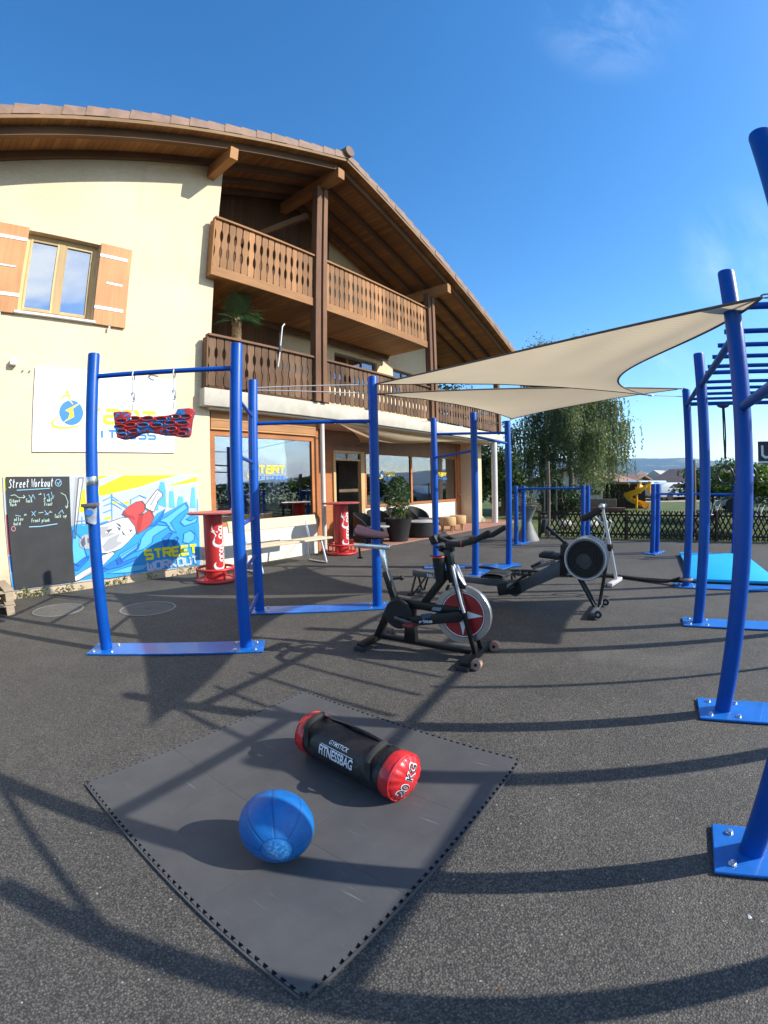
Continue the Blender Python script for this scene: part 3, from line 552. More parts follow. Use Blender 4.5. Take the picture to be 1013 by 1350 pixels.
def tech(mb,word,u0,v0,cw,ch,pitch,sw,P,N_,shear=0.0,lift=0.0):
    """strokes of square letters on a plane; P(u,v) gives the point, each stroke a hair prouder than the last"""
    k=0
    for i,c in enumerate(word):
        for st in TECH.get(c,[]):
            pts=[(u0+i*pitch+x*cw+shear*y*ch,v0+y*ch) for x,y in st]; o=P(0,0); ex=P(1,0)-o; ey=P(0,1)-o
            mb.ribbon(pts,sw,o,ex,ey,lift=lift+.0006*(k%3),ez=N_); k+=1
    return mb
# ------------------------------------------------------------------ the facade frame: s along the wall, c metres in from the eye, z up
UA=R(50.5); U=Vector((math.cos(UA),math.sin(UA),0)); N=Vector((math.sin(UA),-math.cos(UA),0))
def FW(s_,c,z): return U*s_-N*c+Vector((0,0,z))
ZV=Vector((0,0,1))
def fbox(mb,s0,s1,c0,c1,z0,z1):
    M=Matrix((U,-N,ZV)).transposed(); return mb.box(FW((s0+s1)/2,(c0+c1)/2,(z0+z1)/2),(abs(s1-s0),abs(c1-c0),abs(z1-z0)),M)
def fprism(mb,poly,c,t): return mb.prism(poly,FW(0,c,0),U,ZV,-N,t)
# ------------------------------------------------------------------ world, sun, camera
SUN_EL=R(34.2); SUN_AZ=R(-8.0)   # towards the sun, measured from +X
sc.world=bpy.data.worlds.new('World'); sc.world.use_nodes=True; wt=sc.world.node_tree; wt.nodes.clear()
wo=wt.nodes.new('ShaderNodeOutputWorld'); bg=wt.nodes.new('ShaderNodeBackground'); bg.inputs['Strength'].default_value=SKY_STRENGTH
sky=wt.nodes.new('ShaderNodeTexSky'); sky.sky_type='NISHITA'; sky.sun_disc=False; sky.sun_elevation=SUN_EL; sky.sun_rotation=R(90)-SUN_AZ
sky.altitude=450; sky.air_density=1.0; sky.dust_density=.35; sky.ozone_density=2.2
tc=wt.nodes.new('ShaderNodeTexCoord'); mp=wt.nodes.new('ShaderNodeMapping'); mp.inputs['Scale'].default_value=(1.6,1.6,4.2); wt.links.new(tc.outputs['Generated'],mp.inputs[0])
nz=wt.nodes.new('ShaderNodeTexNoise'); nz.inputs['Scale'].default_value=1.7; nz.inputs['Detail'].default_value=9; nz.inputs['Roughness'].default_value=.58; nz.inputs['Distortion'].default_value=.5; wt.links.new(mp.outputs[0],nz.inputs['Vector'])
dt=wt.nodes.new('ShaderNodeVectorMath'); dt.operation='DOT_PRODUCT'; wt.links.new(tc.outputs['Generated'],dt.inputs[0]); dt.inputs[1].default_value=(.75,-.62,.25)
bi=wt.nodes.new('ShaderNodeMapRange'); bi.inputs['From Min'].default_value=.15; bi.inputs['From Max'].default_value=.75; bi.inputs['To Min'].default_value=-.30; bi.inputs['To Max'].default_value=.075; wt.links.new(dt.outputs['Value'],bi.inputs['Value'])
ad=wt.nodes.new('ShaderNodeMath'); ad.operation='ADD'; wt.links.new(nz.outputs['Fac'],ad.inputs[0]); wt.links.new(bi.outputs[0],ad.inputs[1])
cr=wt.nodes.new('ShaderNodeMapRange'); cr.inputs['From Min'].default_value=.52; cr.inputs['From Max'].default_value=.70; wt.links.new(ad.outputs[0],cr.inputs['Value'])
mx=wt.nodes.new('ShaderNodeMixRGB'); wt.links.new(cr.outputs[0],mx.inputs[0]); hs=wt.nodes.new('ShaderNodeHueSaturation'); hs.inputs['Saturation'].default_value=1.32; wt.links.new(sky.outputs[0],hs.inputs['Color']); wt.links.new(hs.outputs[0],mx.inputs[1]); mx.inputs[2].default_value=(6.5,6.9,7.4,1)
m2=wt.nodes.new('ShaderNodeMapping'); m2.inputs['Scale'].default_value=(2.2,5.0,3.4); m2.inputs['Rotation'].default_value=(.3,.2,.9); wt.links.new(tc.outputs['Generated'],m2.inputs[0])
n2=wt.nodes.new('ShaderNodeTexNoise'); n2.inputs['Scale'].default_value=1.3; n2.inputs['Detail'].default_value=10; n2.inputs['Roughness'].default_value=.66; n2.inputs['Distortion'].default_value=.7; wt.links.new(m2.outputs[0],n2.inputs['Vector'])
c2=wt.nodes.new('ShaderNodeMapRange'); c2.inputs['From Min'].default_value=.40; c2.inputs['From Max'].default_value=.78; wt.links.new(n2.outputs['Fac'],c2.inputs['Value'])
sm=None # faint cirrus in three patches of the sky
for d_,a_,k_ in (((0.378, 0.4849, 0.7886),9,.26),((0.6499, 0.639, 0.4115),8,.22),((0.5379, 0.8162, 0.2109),6,.28)):
    q_=wt.nodes.new('ShaderNodeVectorMath'); q_.operation='DOT_PRODUCT'; wt.links.new(tc.outputs['Generated'],q_.inputs[0]); q_.inputs[1].default_value=d_
    r_=wt.nodes.new('ShaderNodeMapRange'); r_.interpolation_type='SMOOTHSTEP'; r_.inputs['From Min'].default_value=math.cos(R(a_)); r_.inputs['From Max'].default_value=1.0; r_.inputs['To Max'].default_value=k_; wt.links.new(q_.outputs['Value'],r_.inputs['Value'])
    if sm is None: sm=r_.outputs[0]
    else:
        a2_=wt.nodes.new('ShaderNodeMath'); a2_.operation='ADD'; wt.links.new(sm,a2_.inputs[0]); wt.links.new(r_.outputs[0],a2_.inputs[1]); sm=a2_.outputs[0]
pm=wt.nodes.new('ShaderNodeMath'); pm.operation='MULTIPLY'; wt.links.new(sm,pm.inputs[0]); wt.links.new(c2.outputs[0],pm.inputs[1])
mx2=wt.nodes.new('ShaderNodeMixRGB'); wt.links.new(pm.outputs[0],mx2.inputs[0]); wt.links.new(mx.outputs[0],mx2.inputs[1]); mx2.inputs[2].default_value=(5.2,5.8,6.6,1)
wt.links.new(mx2.outputs[0],bg.inputs['Color']); wt.links.new(bg.outputs[0],wo.inputs[0])
sl=bpy.data.lights.new('sun','SUN'); sl.energy=SUN_STRENGTH; sl.angle=R(.53); sl.color=(1,.945,.86); so=bpy.data.objects.new('sun',sl); COL.objects.link(so)
sd=Vector((math.cos(SUN_EL)*math.cos(SUN_AZ),math.cos(SUN_EL)*math.sin(SUN_AZ),math.sin(SUN_EL))); so.rotation_euler=sd.to_track_quat('Z','Y').to_euler(); so.location=sd*60
cam=bpy.data.cameras.new('camera'); co=bpy.data.objects.new('camera',cam); COL.objects.link(co); sc.camera=co
cam.type='PANO'; cam.panorama_type='FISHEYE_LENS_POLYNOMIAL'; cam.fisheye_fov=PI; cam.sensor_width=36; cam.clip_start=.05; cam.clip_end=20000
for i,k in enumerate((0,-0.06170584724083935,2.255805990189516e-06,1.5780477358707292e-05,-2.1939133348725504e-07)): setattr(cam,'fisheye_polynomial_k%d'%i,k)
co.matrix_world=Matrix.Translation((0,0,1.4))@Matrix.Rotation(-5.84268373e-02,4,'X')@Matrix(((1,0,0,0),(0,0,-1,0),(0,1,0,0),(0,0,0,1)))@Matrix.Rotation(-2.11128288e-02,4,'Z')
vs_=sc.view_settings; sc.display_settings.display_device='sRGB'; vs_.view_transform='Standard'; vs_.look='None'; vs_.exposure=EXPOSURE; vs_.gamma=1
sc.cycles.max_bounces=8; sc.cycles.transparent_max_bounces=12; sc.cycles.caustics_reflective=False; sc.cycles.caustics_refractive=False; sc.cycles.use_denoising=True

# ------------------------------------------------------------------ ground, yard, lawn, hills
g=MB(); g.lathe([(0.01,-.06),(60,-.06),(400,-.06),(2500,-2),(9000,-4)],n=96,cap=False); struct(g.build('ground',FIELD))
yard=[(-16,-16),(24,-16),(24,-.4),(4.10,11.45),(3.95,15.6),FW(15.9,7.2,0)[:2],FW(-4,7.2,0)[:2],(-16,3)]
y=MB(); 
# the asphalt sheet, gently uneven
y.poly([tuple(q) for q in yard],(0,0,0),(1,0,0),(0,1,0)); struct(y.build('yard_asphalt',ASPH))
ln=MB(); ln.poly([(4.08,11.55),(24,-.25),(70,10),(70,75),(-30,90),(-8,40),(3.95,15.62)],(0,0,-.012),(1,0,0),(0,1,0)); struct(ln.build('lawn',LAWN))
tr=MB(); fbox(tr,6.9,16.0,6.62,8.25,-.05,.012); struct(tr.build('terrace_paving',PAVE))
def hillz(a,r):
    return 0
hm=MB()
def hill_pt(i,j):
    az=R(-70+i*200); t=j; rad=2300+1500*t
    prof=(math.sin(PI*min(1,t*1.25)/2)**1.2)
    h=205*(.86+.09*math.sin(az*5.1+1.2)+.07*math.sin(az*13+.4)+.035*math.sin(az*31)+.015*math.sin(az*71))*(1.0-.32*max(0,(math.degrees(az)-34)/30))
    return Vector((math.sin(az)*rad,math.cos(az)*rad,-6+h*prof))
hm.grid(hill_pt,150,14); struct(hm.build('hills',HILLM,smooth=80))
# ------------------------------------------------------------------ the house
HS=thing('chalet_house','cream rendered chalet with tiled gable roof, wooden balconies and glazed ground floor','house',FW(6.6,9.0,0),UA)
RS=6.6; RK=.338
def zr(s_,z0): return z0-RK*abs(s_-RS)
SOF0=8.78
w=MB() # front wall round the small upper window, then the block behind it
C0,C1=7.25,7.55
def wp(poly): fprism(w,poly,C0,C1-C0)
WL,WR,WB,WT=.74,1.90,4.05,5.36
wp([(-2,-.1),(WL,-.1),(WL,zr(WL,SOF0)),(-2,zr(-2,SOF0))]); wp([(WL,-.1),(WR,-.1),(WR,WB),(WL,WB)]); wp([(WL,WT),(WR,WT),(WR,zr(WR,SOF0)),(WL,zr(WL,SOF0))]); wp([(WR,-.1),(4.06,-.1),(4.06,zr(4.06,SOF0)),(WR,zr(WR,SOF0))])
w.build('wall',PLAST,HS)
w=MB(); fprism(w,[(-2,-.1),(-2,zr(-2,SOF0)),(-1.7,zr(-1.7,SOF0)),(-1.7,-.1)],7.55,10.5) # left flank
fprism(w,[(3.76,2.9),(4.06,2.9),(4.06,zr(4.06,SOF0)),(3.76,zr(3.76,SOF0))],7.55,1.2); w.build('flank_wall',PLAST,HS)
w=MB() # loggia back walls, first floor with two windows and the gable above
B0=8.6
for poly in ([(4.06,3.2),(8.5,3.2),(8.5,zr(8.5,SOF0)),(6.6,SOF0),(4.06,zr(4.06,SOF0))],[(8.5,3.2),(10.25,3.2),(10.25,4.2),(8.5,4.2)],[(8.5,4.98),(10.25,4.98),(10.25,zr(10.25,SOF0)),(8.5,zr(8.5,SOF0))],[(10.25,3.2),(11.0,3.2),(11.0,zr(11.0,SOF0)),(10.25,zr(10.25,SOF0))],
  [(11.0,3.2),(12.6,3.2),(12.6,4.2),(11.0,4.2)],[(11.0,4.98),(12.6,4.98),(12.6,zr(12.6,SOF0)),(11.0,zr(11.0,SOF0))],[(12.6,3.2),(13.5,3.2),(13.5,zr(13.5,SOF0)),(12.6,zr(12.6,SOF0))]): fprism(w,poly,B0,.25)
fprism(w,[(13.25,3.2),(13.5,3.2),(13.5,zr(13.5,SOF0)),(13.25,zr(13.25,SOF0))],8.85,9.0); w.build('loggia_wall',PLAST,HS)
for q in((9.27,14.3,8.3,8.5,.80),(4.12,6.62,7.30,7.50,.72)):
    w=MB(); fbox(w,q[0],q[1],q[2],q[3],-.1,q[4]); w.build('plinth_wall',simple('pale_plinth',(.70,.66,.54),.85,.06,2),HS)
w=MB(); fbox(w,14.33,15.0,7.75,8.6,-.1,2.84); w.build('end_pillar',PLAST,HS)
w=MB(); fbox(w,-1.7,3.7,7.56,7.58,-.1,.0); fbox(w,-1.95,15.0,17.5,17.8,-.1,6.0); fbox(w,14.7,15.0,8.6,17.5,-.1,2.84); w.build('rear_wall',PLAST,HS)
w=MB(); fprism(w,[(4.07,3.16),(8.2,3.16),(8.2,4.1),(6.58,4.1),(6.58,5.34),(8.2,5.34),(8.2,zr(8.2,SOF0-.03)),(6.6,SOF0-.03),(4.07,zr(4.07,SOF0-.03))],8.5,.085); w.build('loggia_panelling',wood('loggia_boards',(.13,.06,.025),2,.6,.55,planks=.12,plank_axis=0),HS)
# interior rooms seen through the glass
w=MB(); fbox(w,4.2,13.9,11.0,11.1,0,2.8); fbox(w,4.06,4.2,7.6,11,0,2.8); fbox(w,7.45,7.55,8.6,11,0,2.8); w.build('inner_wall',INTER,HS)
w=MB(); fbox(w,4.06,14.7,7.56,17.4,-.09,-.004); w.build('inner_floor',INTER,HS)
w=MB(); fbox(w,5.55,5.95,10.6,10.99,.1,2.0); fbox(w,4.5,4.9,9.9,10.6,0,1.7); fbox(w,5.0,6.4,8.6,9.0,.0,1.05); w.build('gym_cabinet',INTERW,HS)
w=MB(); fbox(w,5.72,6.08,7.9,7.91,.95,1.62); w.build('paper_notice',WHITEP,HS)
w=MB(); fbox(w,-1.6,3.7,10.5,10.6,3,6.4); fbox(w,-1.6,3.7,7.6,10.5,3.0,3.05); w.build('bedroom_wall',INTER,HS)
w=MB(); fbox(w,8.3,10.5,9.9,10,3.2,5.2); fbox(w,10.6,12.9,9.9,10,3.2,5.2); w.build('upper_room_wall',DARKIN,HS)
# roof: boarded deck, tiles, ridge, verge boards, barge rafters
SL,SR_=-2.3,15.32
VC=6.30; BC=18.4
d=MB()
for a,b in((SL,RS),(RS,SR_)): fprism(d,[(a,zr(a,SOF0)),(b,zr(b,SOF0)),(b,zr(b,SOF0+.035)),(a,zr(a,SOF0+.035))],VC+.03,BC-VC-.03)
roof=d.build('roof',WOOD_S,HS)
t=MB() # tile courses: each course a thin wedge lapping the one below, their ends showing along the verge
CL=.345; k=0
for sgn in(-1,1):
    L=(RS-SL) if sgn<0 else (SR_-RS); n_=int(L/CL)+1
    for i in range(n_):
        a=RS+sgn*i*CL; b=RS+sgn*(i+1)*CL+sgn*.045
        z=SOF0+.045
        P=[(a,zr(a,z)),(b,zr(b,z)),(b,zr(b,z)+.195),(a,zr(a,z)+.150)]
        if sgn<0: P=P[::-1]
        off=.004*((i*7)%5-2)+(.0 if sgn<0 else .0)
        fprism(t,P,VC-.012+off,BC-VC)
t.build('roof_tiles',TILE,roof,smooth=0)
r_=MB(); r_.tube([FW(RS,VC-.10,SOF0+.225),FW(RS,VC+.4,SOF0+.225),FW(RS,VC+3,SOF0+.225),FW(RS,BC,SOF0+.225)],[.135,.14,.14,.14],20); r_.build('ridge_cap',TILED,roof)
for a,b in((SL,RS-.02),(RS+.02,SR_)):
    m=MB(); fprism(m,[(a,zr(a,SOF0-.028)),(b,zr(b,SOF0-.028)),(b,zr(b,SOF0+.04)),(a,zr(a,SOF0+.04))],VC-.002,.026); m.build('verge_board',WOOD_F,roof)
    m=MB(); fprism(m,[(a,zr(a,SOF0-.17)),(b,zr(b,SOF0-.17)),(b,zr(b,SOF0-.002)),(a,zr(a,SOF0-.002))],6.52,.10); m.build('barge_rafter',WOOD_B,roof)
for c_,a,b in((7.16,SL,4.06),(7.20,4.12,RS),(7.20,RS+.01,SR_),(7.75,4.12,RS),(7.75,RS+.01,SR_),(8.22,4.12,RS),(8.22,RS+.01,SR_),(9.4,13.6,SR_),(10.4,13.6,SR_)):
    m=MB(); fprism(m,[(a,zr(a,SOF0-.14)),(b,zr(b,SOF0-.14)),(b,zr(b,SOF0-.002)),(a,zr(a,SOF0-.002))],c_,.085); m.build('rafter',WOOD_B,roof)
for a in (SL-.0,SR_+.0):
    m=MB(); sg=-1 if a<0 else 1
    fbox(m,a,a+sg*.12,VC+.05,BC,zr(a,SOF0)-.06,zr(a,SOF0)+.045); m.build('gutter',TILED,roof)
for s_,w_ in((3.80,.17),(RS-.02,.19),(10.95,.17),(15.0,.16)):
    m=MB(); zt=zr(s_,SOF0-.145)-.03; fbox(m,s_-w_/2,s_+w_/2,6.45,8.58 if s_>4 else 7.24,zt-.27,zt); m.build('purlin',WOOD_PU,roof)
# timber posts: two planks with a gap, knee brace at the ridge
for s_,zb in((6.53,3.16),(10.82,3.16),(15.05,3.16)):
    m=MB(); zt=zr(s_,SOF0-.445)
    for q in((-.165,-.045),(.045,.165)) if s_<14 else ((-.09,.09),): fbox(m,s_+q[0],s_+q[1],6.985,7.16,zb,zt)
    if s_<14: fbox(m,s_-.045,s_+.045,7.03,7.13,zb+.02,zt-.01)
    m.bevel(.006,1); p=m.build('timber_post',WOOD_P,HS)
m=MB(); m.beam(FW(6.53,7.5,7.75),FW(5.2,8.5,6.9),.12,.14); m.build('knee_brace',WOOD_B,HS)
# first-floor slab and second-floor balcony deck
m=MB(); fbox(m,3.84,15.45,7.05,8.55,2.84,3.15); m.bevel(.012,2); m.build('balcony_slab',CONC,HS)
m=MB(); fbox(m,4.0,15.3,7.12,8.29,2.80,2.836); m.build('slab_soffit',SOFF,HS)
m=MB(); fbox(m,3.90,10.62,7.10,8.58,5.24,5.34); m.build('balcony_deck',WOOD_S,HS)
m=MB()
for c_ in(8.40,): fbox(m,4.08,10.6,c_,c_+.09,5.10,5.238)
m.build('deck_joist',WOOD_B,HS)
# railings: fretted slats between rails, one part per bay
def slat(zb,zt,wd):
    h=zt-zb; hw=wd/2; pr=[(.0,.62),(.025,.9),(.07,1),(.20,1),(.27,.66),(.33,.60),(.39,.66),(.46,1),(.54,1),(.61,.66),(.67,.60),(.73,.66),(.80,1),(.93,1),(.975,.9),(1.0,.62)]
    return [(hw*k,zb+h*q) for q,k in pr]+[(-hw*k,zb+h*q) for q,k in pr[::-1]]
def railing(s0,s1,z0,z1,pitch,fresh,cf=7.06):
    sm,bmx=(WOOD_H,WOOD_HB) if fresh else (WOOD_L,WOOD_LB)
    n_=max(1,round((s1-s0)/pitch)); p=(s1-s0)/n_
    m=MB()
    for i in range(n_):
        sc_=s0+p*(i+.5)+rng.uniform(-.004,.004); lean=rng.uniform(-.006,.006); zo=rng.uniform(-.008,.008)
        pl=[(a+sc_+lean*(b-z0),b+zo) for a,b in slat(z0+(.17 if fresh else .03),z1-.035,p*.89)]
        fprism(m,pl,cf+rng.uniform(0,.004),.024)
    r=m.build('balcony_railing',sm,HS,smooth=0)
    m=MB(); fbox(m,s0-.02,s1+.02,cf-.04,cf+.085,z1-.035,z1+.012); m.bevel(.006,1); m.build('handrail',bmx,r)
    m=MB(); fbox(m,s0,s1,cf+.026,cf+.085,z1-.15,z1-.06); fbox(m,s0,s1,cf+.026,cf+.085,z0+.12,z0+.21)
    m.build('rail_batten',bmx,r)
    if fresh:
        m=MB(); fbox(m,s0-.03,s1+.02,cf-.012,cf+.11,z0-.0,z0+.19); m.bevel(.006,1); m.build('edge_beam',bmx,r)
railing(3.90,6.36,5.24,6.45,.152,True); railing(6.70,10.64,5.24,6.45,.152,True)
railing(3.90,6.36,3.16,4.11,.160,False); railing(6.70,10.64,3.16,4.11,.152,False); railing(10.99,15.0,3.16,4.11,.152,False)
for z0,z1,fr in((5.24,6.45,True),(3.16,4.11,False)): # short return to the wall at the left end
    m=MB(); fbox(m,3.875,3.90,7.05,7.22,z0+.02,z1-.04); m.build('railing_return',WOOD_H if fr else WOOD_L,HS)
# upper left window with its two shutters
m=MB(); fbox(m,WL,WR,7.37,7.44,WB,WB+.07); fbox(m,WL,WR,7.37,7.44,WT-.07,WT); fbox(m,WL,WL+.07,7.37,7.44,WB+.07,WT-.07); fbox(m,WR-.07,WR,7.37,7.44,WB+.07,WT-.07); fbox(m,1.275,1.365,7.355,7.435,WB+.07,WT-.07)
for a,b in((WL+.07,1.275),(1.365,WR-.07)):
    fbox(m,a,a+.035,7.36,7.42,WB+.07,WT-.07); fbox(m,b-.035,b,7.36,7.42,WB+.07,WT-.07); fbox(m,a+.035,b-.035,7.36,7.42,WB+.07,WB+.115); fbox(m,a+.035,b-.035,7.36,7.42,WT-.115,WT-.07)
wn=m.build('window',WOOD_WL,HS)
for a,b in((WL+.105,1.24),(1.40,WR-.105)):
    m=MB(); fbox(m,a,b,7.385,7.395,WB+.115,WT-.115); m.build('pane',GLASSM,wn)
m=MB(); fbox(m,WL-.06,WR+.04,7.19,7.36,WB-.045,WB-.002); m.bevel(.006,1); m.build('sill',simple('pale_stone_sill',(.62,.60,.56),.7,.08,6),wn)
for a,b,lean in((.24,.735,-1),(1.905,2.44,1)):
    m=MB(); fbox(m,a,b,7.205,7.238,WB-.05,WT+.02); m.bevel(.004,1); sh=m.build('shutter',WOOD_SH,HS)
    for z in(WB+.20,WT-.22):
        m=MB(); q0,q1=(a+.05,b-.0) if lean<0 else (a,b-.06); fbox(m,q0,q1,7.198,7.204,z,z+.05); m.build('strap_hinge',WHITEP,sh)
    m=MB(); q=a+.12 if lean<0 else a+.16; fbox(m,q,q+.26,7.198,7.204,(WB+WT)/2-.01,(WB+WT)/2+.015); m.build('stay_bar',STEEL,sh); m=MB(); fbox(m,(a+b)/2-.01,(a+b)/2+.01,7.19,7.21,WB-.12,WB-.06); m.build('shutter_catch',STEEL,sh)
# ground floor: big shop window flush with the wall
m=MB(); fbox(m,4.10,6.62,7.32,7.40,2.36,2.47); fbox(m,4.10,4.20,7.32,7.40,.72,2.36); fbox(m,6.52,6.62,7.32,7.40,.72,2.36); fbox(m,4.20,6.52,7.32,7.40,.72,.80)
sw=m.build('shop_window',WOOD_W,HS); m=MB(); fbox(m,4.20,6.52,7.355,7.367,.80,2.36); m.build('pane',GLASS,sw)
m=MB(); fbox(m,4.10,6.62,7.28,7.36,2.47,2.80); m.build('cladding',WOOD_C,HS)
m=MB(); fbox(m,6.62,6.75,7.36,8.28,0,2.80); fbox(m,6.75,7.5,8.28,8.34,0,2.80); m.build('return_wall',WOOD_W,HS)
m=MB(); m.tube([FW(6.72,7.20,.02),FW(6.72,7.20,2.83)],.05,16); m.build('downpipe',simple('pale_pipe',(.62,.57,.48),.5,.1,3),HS)
# recessed entrance: frame, open door with black interior, transom of two lights
m=MB(); fbox(m,7.5,8.08,8.30,8.36,0,2.30); m.build('side_panel',WOOD_W,HS)
m=MB(); fbox(m,8.08,8.16,8.26,8.38,0,2.30); fbox(m,9.10,9.24,8.26,8.38,0,2.30); fbox(m,8.16,9.10,8.28,8.36,2.05,2.09); fbox(m,8.16,9.10,8.28,8.36,2.24,2.30); fbox(m,8.60,8.65,8.29,8.35,2.09,2.24); dr=m.build('doorway',WOOD_WL,HS)
for a,b in((8.16,8.60),(8.65,9.10)):
    m=MB(); fbox(m,a,b,8.315,8.323,2.09,2.24); m.build('transom_pane',GLASST,dr)
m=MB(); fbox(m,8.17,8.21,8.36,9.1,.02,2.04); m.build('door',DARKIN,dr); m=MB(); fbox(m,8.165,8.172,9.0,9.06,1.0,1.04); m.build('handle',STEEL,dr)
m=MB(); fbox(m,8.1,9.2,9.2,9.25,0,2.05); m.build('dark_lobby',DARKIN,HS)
m=MB(); fbox(m,6.76,14.3,8.285,8.34,2.30,2.80); m.build('fascia_panel',simple('brown_panel',(.22,.12,.065),.6,.15,3),HS)
# glazed front: three big lights in one frame
m=MB(); xs=[9.24,11.36,12.55,14.06]; zb,zt=.80,2.30
fbox(m,9.24,14.10,8.27,8.37,zb,zb+.07); fbox(m,9.24,14.10,8.27,8.37,zt-.05,zt)
for x_ in(9.24,11.36,12.55,14.02): fbox(m,x_,x_+.08,8.27,8.37,zb+.07,zt-.05)
gf=m.build('glazed_front',WOOD_W,HS)
for a,b in((9.32,11.36),(11.44,12.55),(12.63,14.02)):
    m=MB(); fbox(m,a,b,8.31,8.322,zb+.07,zt-.05); m.build('pane',GLASS,gf)
m=MB(); fbox(m,14.10,14.33,8.24,8.36,0,2.8); m.build('end_door',WOOD_W,HS); m=MB(); m.sphere(FW(14.22,8.21,1.02),.035,10,6); m.build('door_knob',STEEL,HS)
m=MB(); m.tube([FW(14.85,7.16,.0),FW(14.85,7.16,2.84)],.105,24); m.build('column',simple('white_column',(.62,.58,.54),.7,.08,3),HS)
m=MB(); m.tube([FW(10.93,7.17,.0),FW(10.93,7.17,2.84)],.06,20); m.build('column',simple('pink_column',(.52,.40,.36),.7,.1,3),HS)
for z in (.42,.72):
    pass
for s_,W_ in((8.5,1.75),(11.0,1.6)):
    m=MB(); c_=8.6
    fbox(m,s_,s_+W_,c_+.08,c_+.13,4.2,4.26); fbox(m,s_,s_+W_,c_+.08,c_+.13,4.92,4.98)
    for q in(0,.33,.66,1): fbox(m,s_+q*(W_-.06),s_+q*(W_-.06)+.06,c_+.08,c_+.13,4.26,4.92)
    uw=m.build('loggia_window',WOOD_GR,HS)
    for i in range(3):
        m=MB(); a=s_+.06+i*.33*(W_-.06); fbox(m,a,a+.33*(W_-.06)-.06,8.70,8.706,4.26,4.92); m.build('pane',GLASSD,uw)
# lettering stuck on the glass
def GP(s0,c,z0): return lambda u,v: FW(s0+u,c,z0+v)
def decal(s0,z0,wd,c,par):
    k=wd/1.0; P=GP(s0,c,z0)
    m=MB(); tech(m,'TART',.205*k,.17*k,.165*k,.16*k,.205*k,.042*k,P,N); m.build('window_lettering',LY,par)
    m=MB(); tech(m,'FITNESS',.25*k,.0,.09*k,.085*k,.112*k,.022*k,P,N); m.build('window_lettering',LB,par)
    m=MB(); m.poly([(.06*k+.12*k*math.cos(a*PI/14),.24*k+.14*k*math.sin(a*PI/14)) for a in range(28)],FW(s0,c,z0),U,ZV); m.build('window_emblem',LB,par)
    m=MB(); m.poly([(.16*k,.38*k),(-.04*k,.22*k),(.05*k,.22*k),(-.06*k,.06*k),(.12*k,.19*k),(.05*k,.20*k)],FW(s0,c-.0015,z0),U,ZV); m.ribbon([(-.12*k,.16*k),(-.14*k,.08*k),(-.04*k,.05*k),(.18*k,.13*k)],[.02*k,.03*k,.03*k,.01*k],FW(s0,c-.0015,z0),U,ZV); m.build('window_emblem',LY,par)
decal(5.02,1.56,.80,7.350,sw); decal(9.98,1.55,.66,8.306,gf); decal(12.82,1.55,.66,8.306,gf)
# ------------------------------------------------------------------ on the left wall: sign, mural, blackboard, fittings
WC=7.25
sg=thing('club_sign','white sign board with blue globe logo and yellow lettering on the cream wall','sign',FW(2.2,WC-.02,2.03),UA)
m=MB(); fprism(m,[(1.07,2.03),(3.37,2.03),(3.38,3.25),(1.08,3.25)],WC-.022,.02); m.build('panel',WHITEB,sg)
def SP(u,v): return FW(u,WC-.0225,v)
m=MB(); m.poly([(1.645+.185*math.cos(a*PI/18),2.605+.185*math.sin(a*PI/18)) for a in range(36)],SP(0,0)+N*.0008,U,ZV); m.build('globe',LB,sg)
m=MB(); m.poly([(1.83,2.79),(1.55,2.635),(1.625,2.60),(1.60,2.52),(1.50,2.44),(1.69,2.545),(1.67,2.665)],SP(0,0)+N*.0016,U,ZV)
m.ribbon([(1.48,2.54),(1.40,2.50),(1.355,2.45),(1.37,2.40),(1.47,2.375),(1.62,2.385),(1.76,2.41),(1.86,2.45)],[.012,.022,.03,.04,.035,.028,.02,.006],SP(0,0)+N*.0012,U,ZV)
m.ribbon([(1.46,2.78),(1.53,2.85),(1.60,2.86),(1.66,2.87)],[.012,.03,.03,.008],SP(0,0)+N*.0012,U,ZV); m.ribbon([(1.60,2.86),(1.62,2.78),(1.67,2.73)],[.03,.02,.012],SP(0,0)+N*.002,U,ZV); m.ribbon([(1.62,2.90),(1.66,2.98)],[.012,.006],SP(0,0)+N*.0016,U,ZV)
m.poly([(1.575+.028*math.cos(a*PI/6),2.905+.028*math.sin(a*PI/6)) for a in range(12)],SP(0,0)+N*.0024,U,ZV)
m.build('emblem_flash',LY,sg)
m=MB(); tech(m,'TART',1.86,2.475,.235,.195,.312,.058,SP,N,lift=.0008); m.build('lettering',LY,sg)
m=MB(); tech(m,'FITNESS',1.90,2.245,.125,.11,.166,.035,SP,N,lift=.0008); m.build('lettering',LB,sg)
for u,v in((1.10,3.21),(1.09,2.06),(3.34,3.21),(3.34,2.06),(2.2,3.22),(2.2,2.06)):
    m=MB(); m.tube([SP(u,v),SP(u,v)+N*.006],.011,10); m.build('screw',STEEL,sg)
mu=thing('mural_panel','street art panel of a bare-chested athlete in red shorts over blue graffiti, beside the blackboard','mural',FW(2.2,WC-.02,.13),UA)
m=MB(); fprism(m,[(.66,.11),(3.82,.11),(3.78,1.66),(.64,1.69)],WC-.016,.014); m.build('panel',PM['sky_grey'],mu)
grp={}
cl=[(.66,.11),(3.82,.11),(3.78,1.66),(.64,1.69)]
def clip(poly):
    for i in range(4):
        a=cl[i];b=cl[(i+1)%4]; out=[]
        side=lambda q:(b[0]-a[0])*(q[1]-a[1])-(b[1]-a[1])*(q[0]-a[0])
        for j in range(len(poly)):
            p_,q=poly[j-1],poly[j]; sp,sq=side(p_),side(q)
            if (sp>=0)!=(sq>=0): t=sp/(sp-sq); out.append((p_[0]+(q[0]-p_[0])*t,p_[1]+(q[1]-p_[1])*t))
            if sq>=0: out.append(q)
        poly=out
    return poly
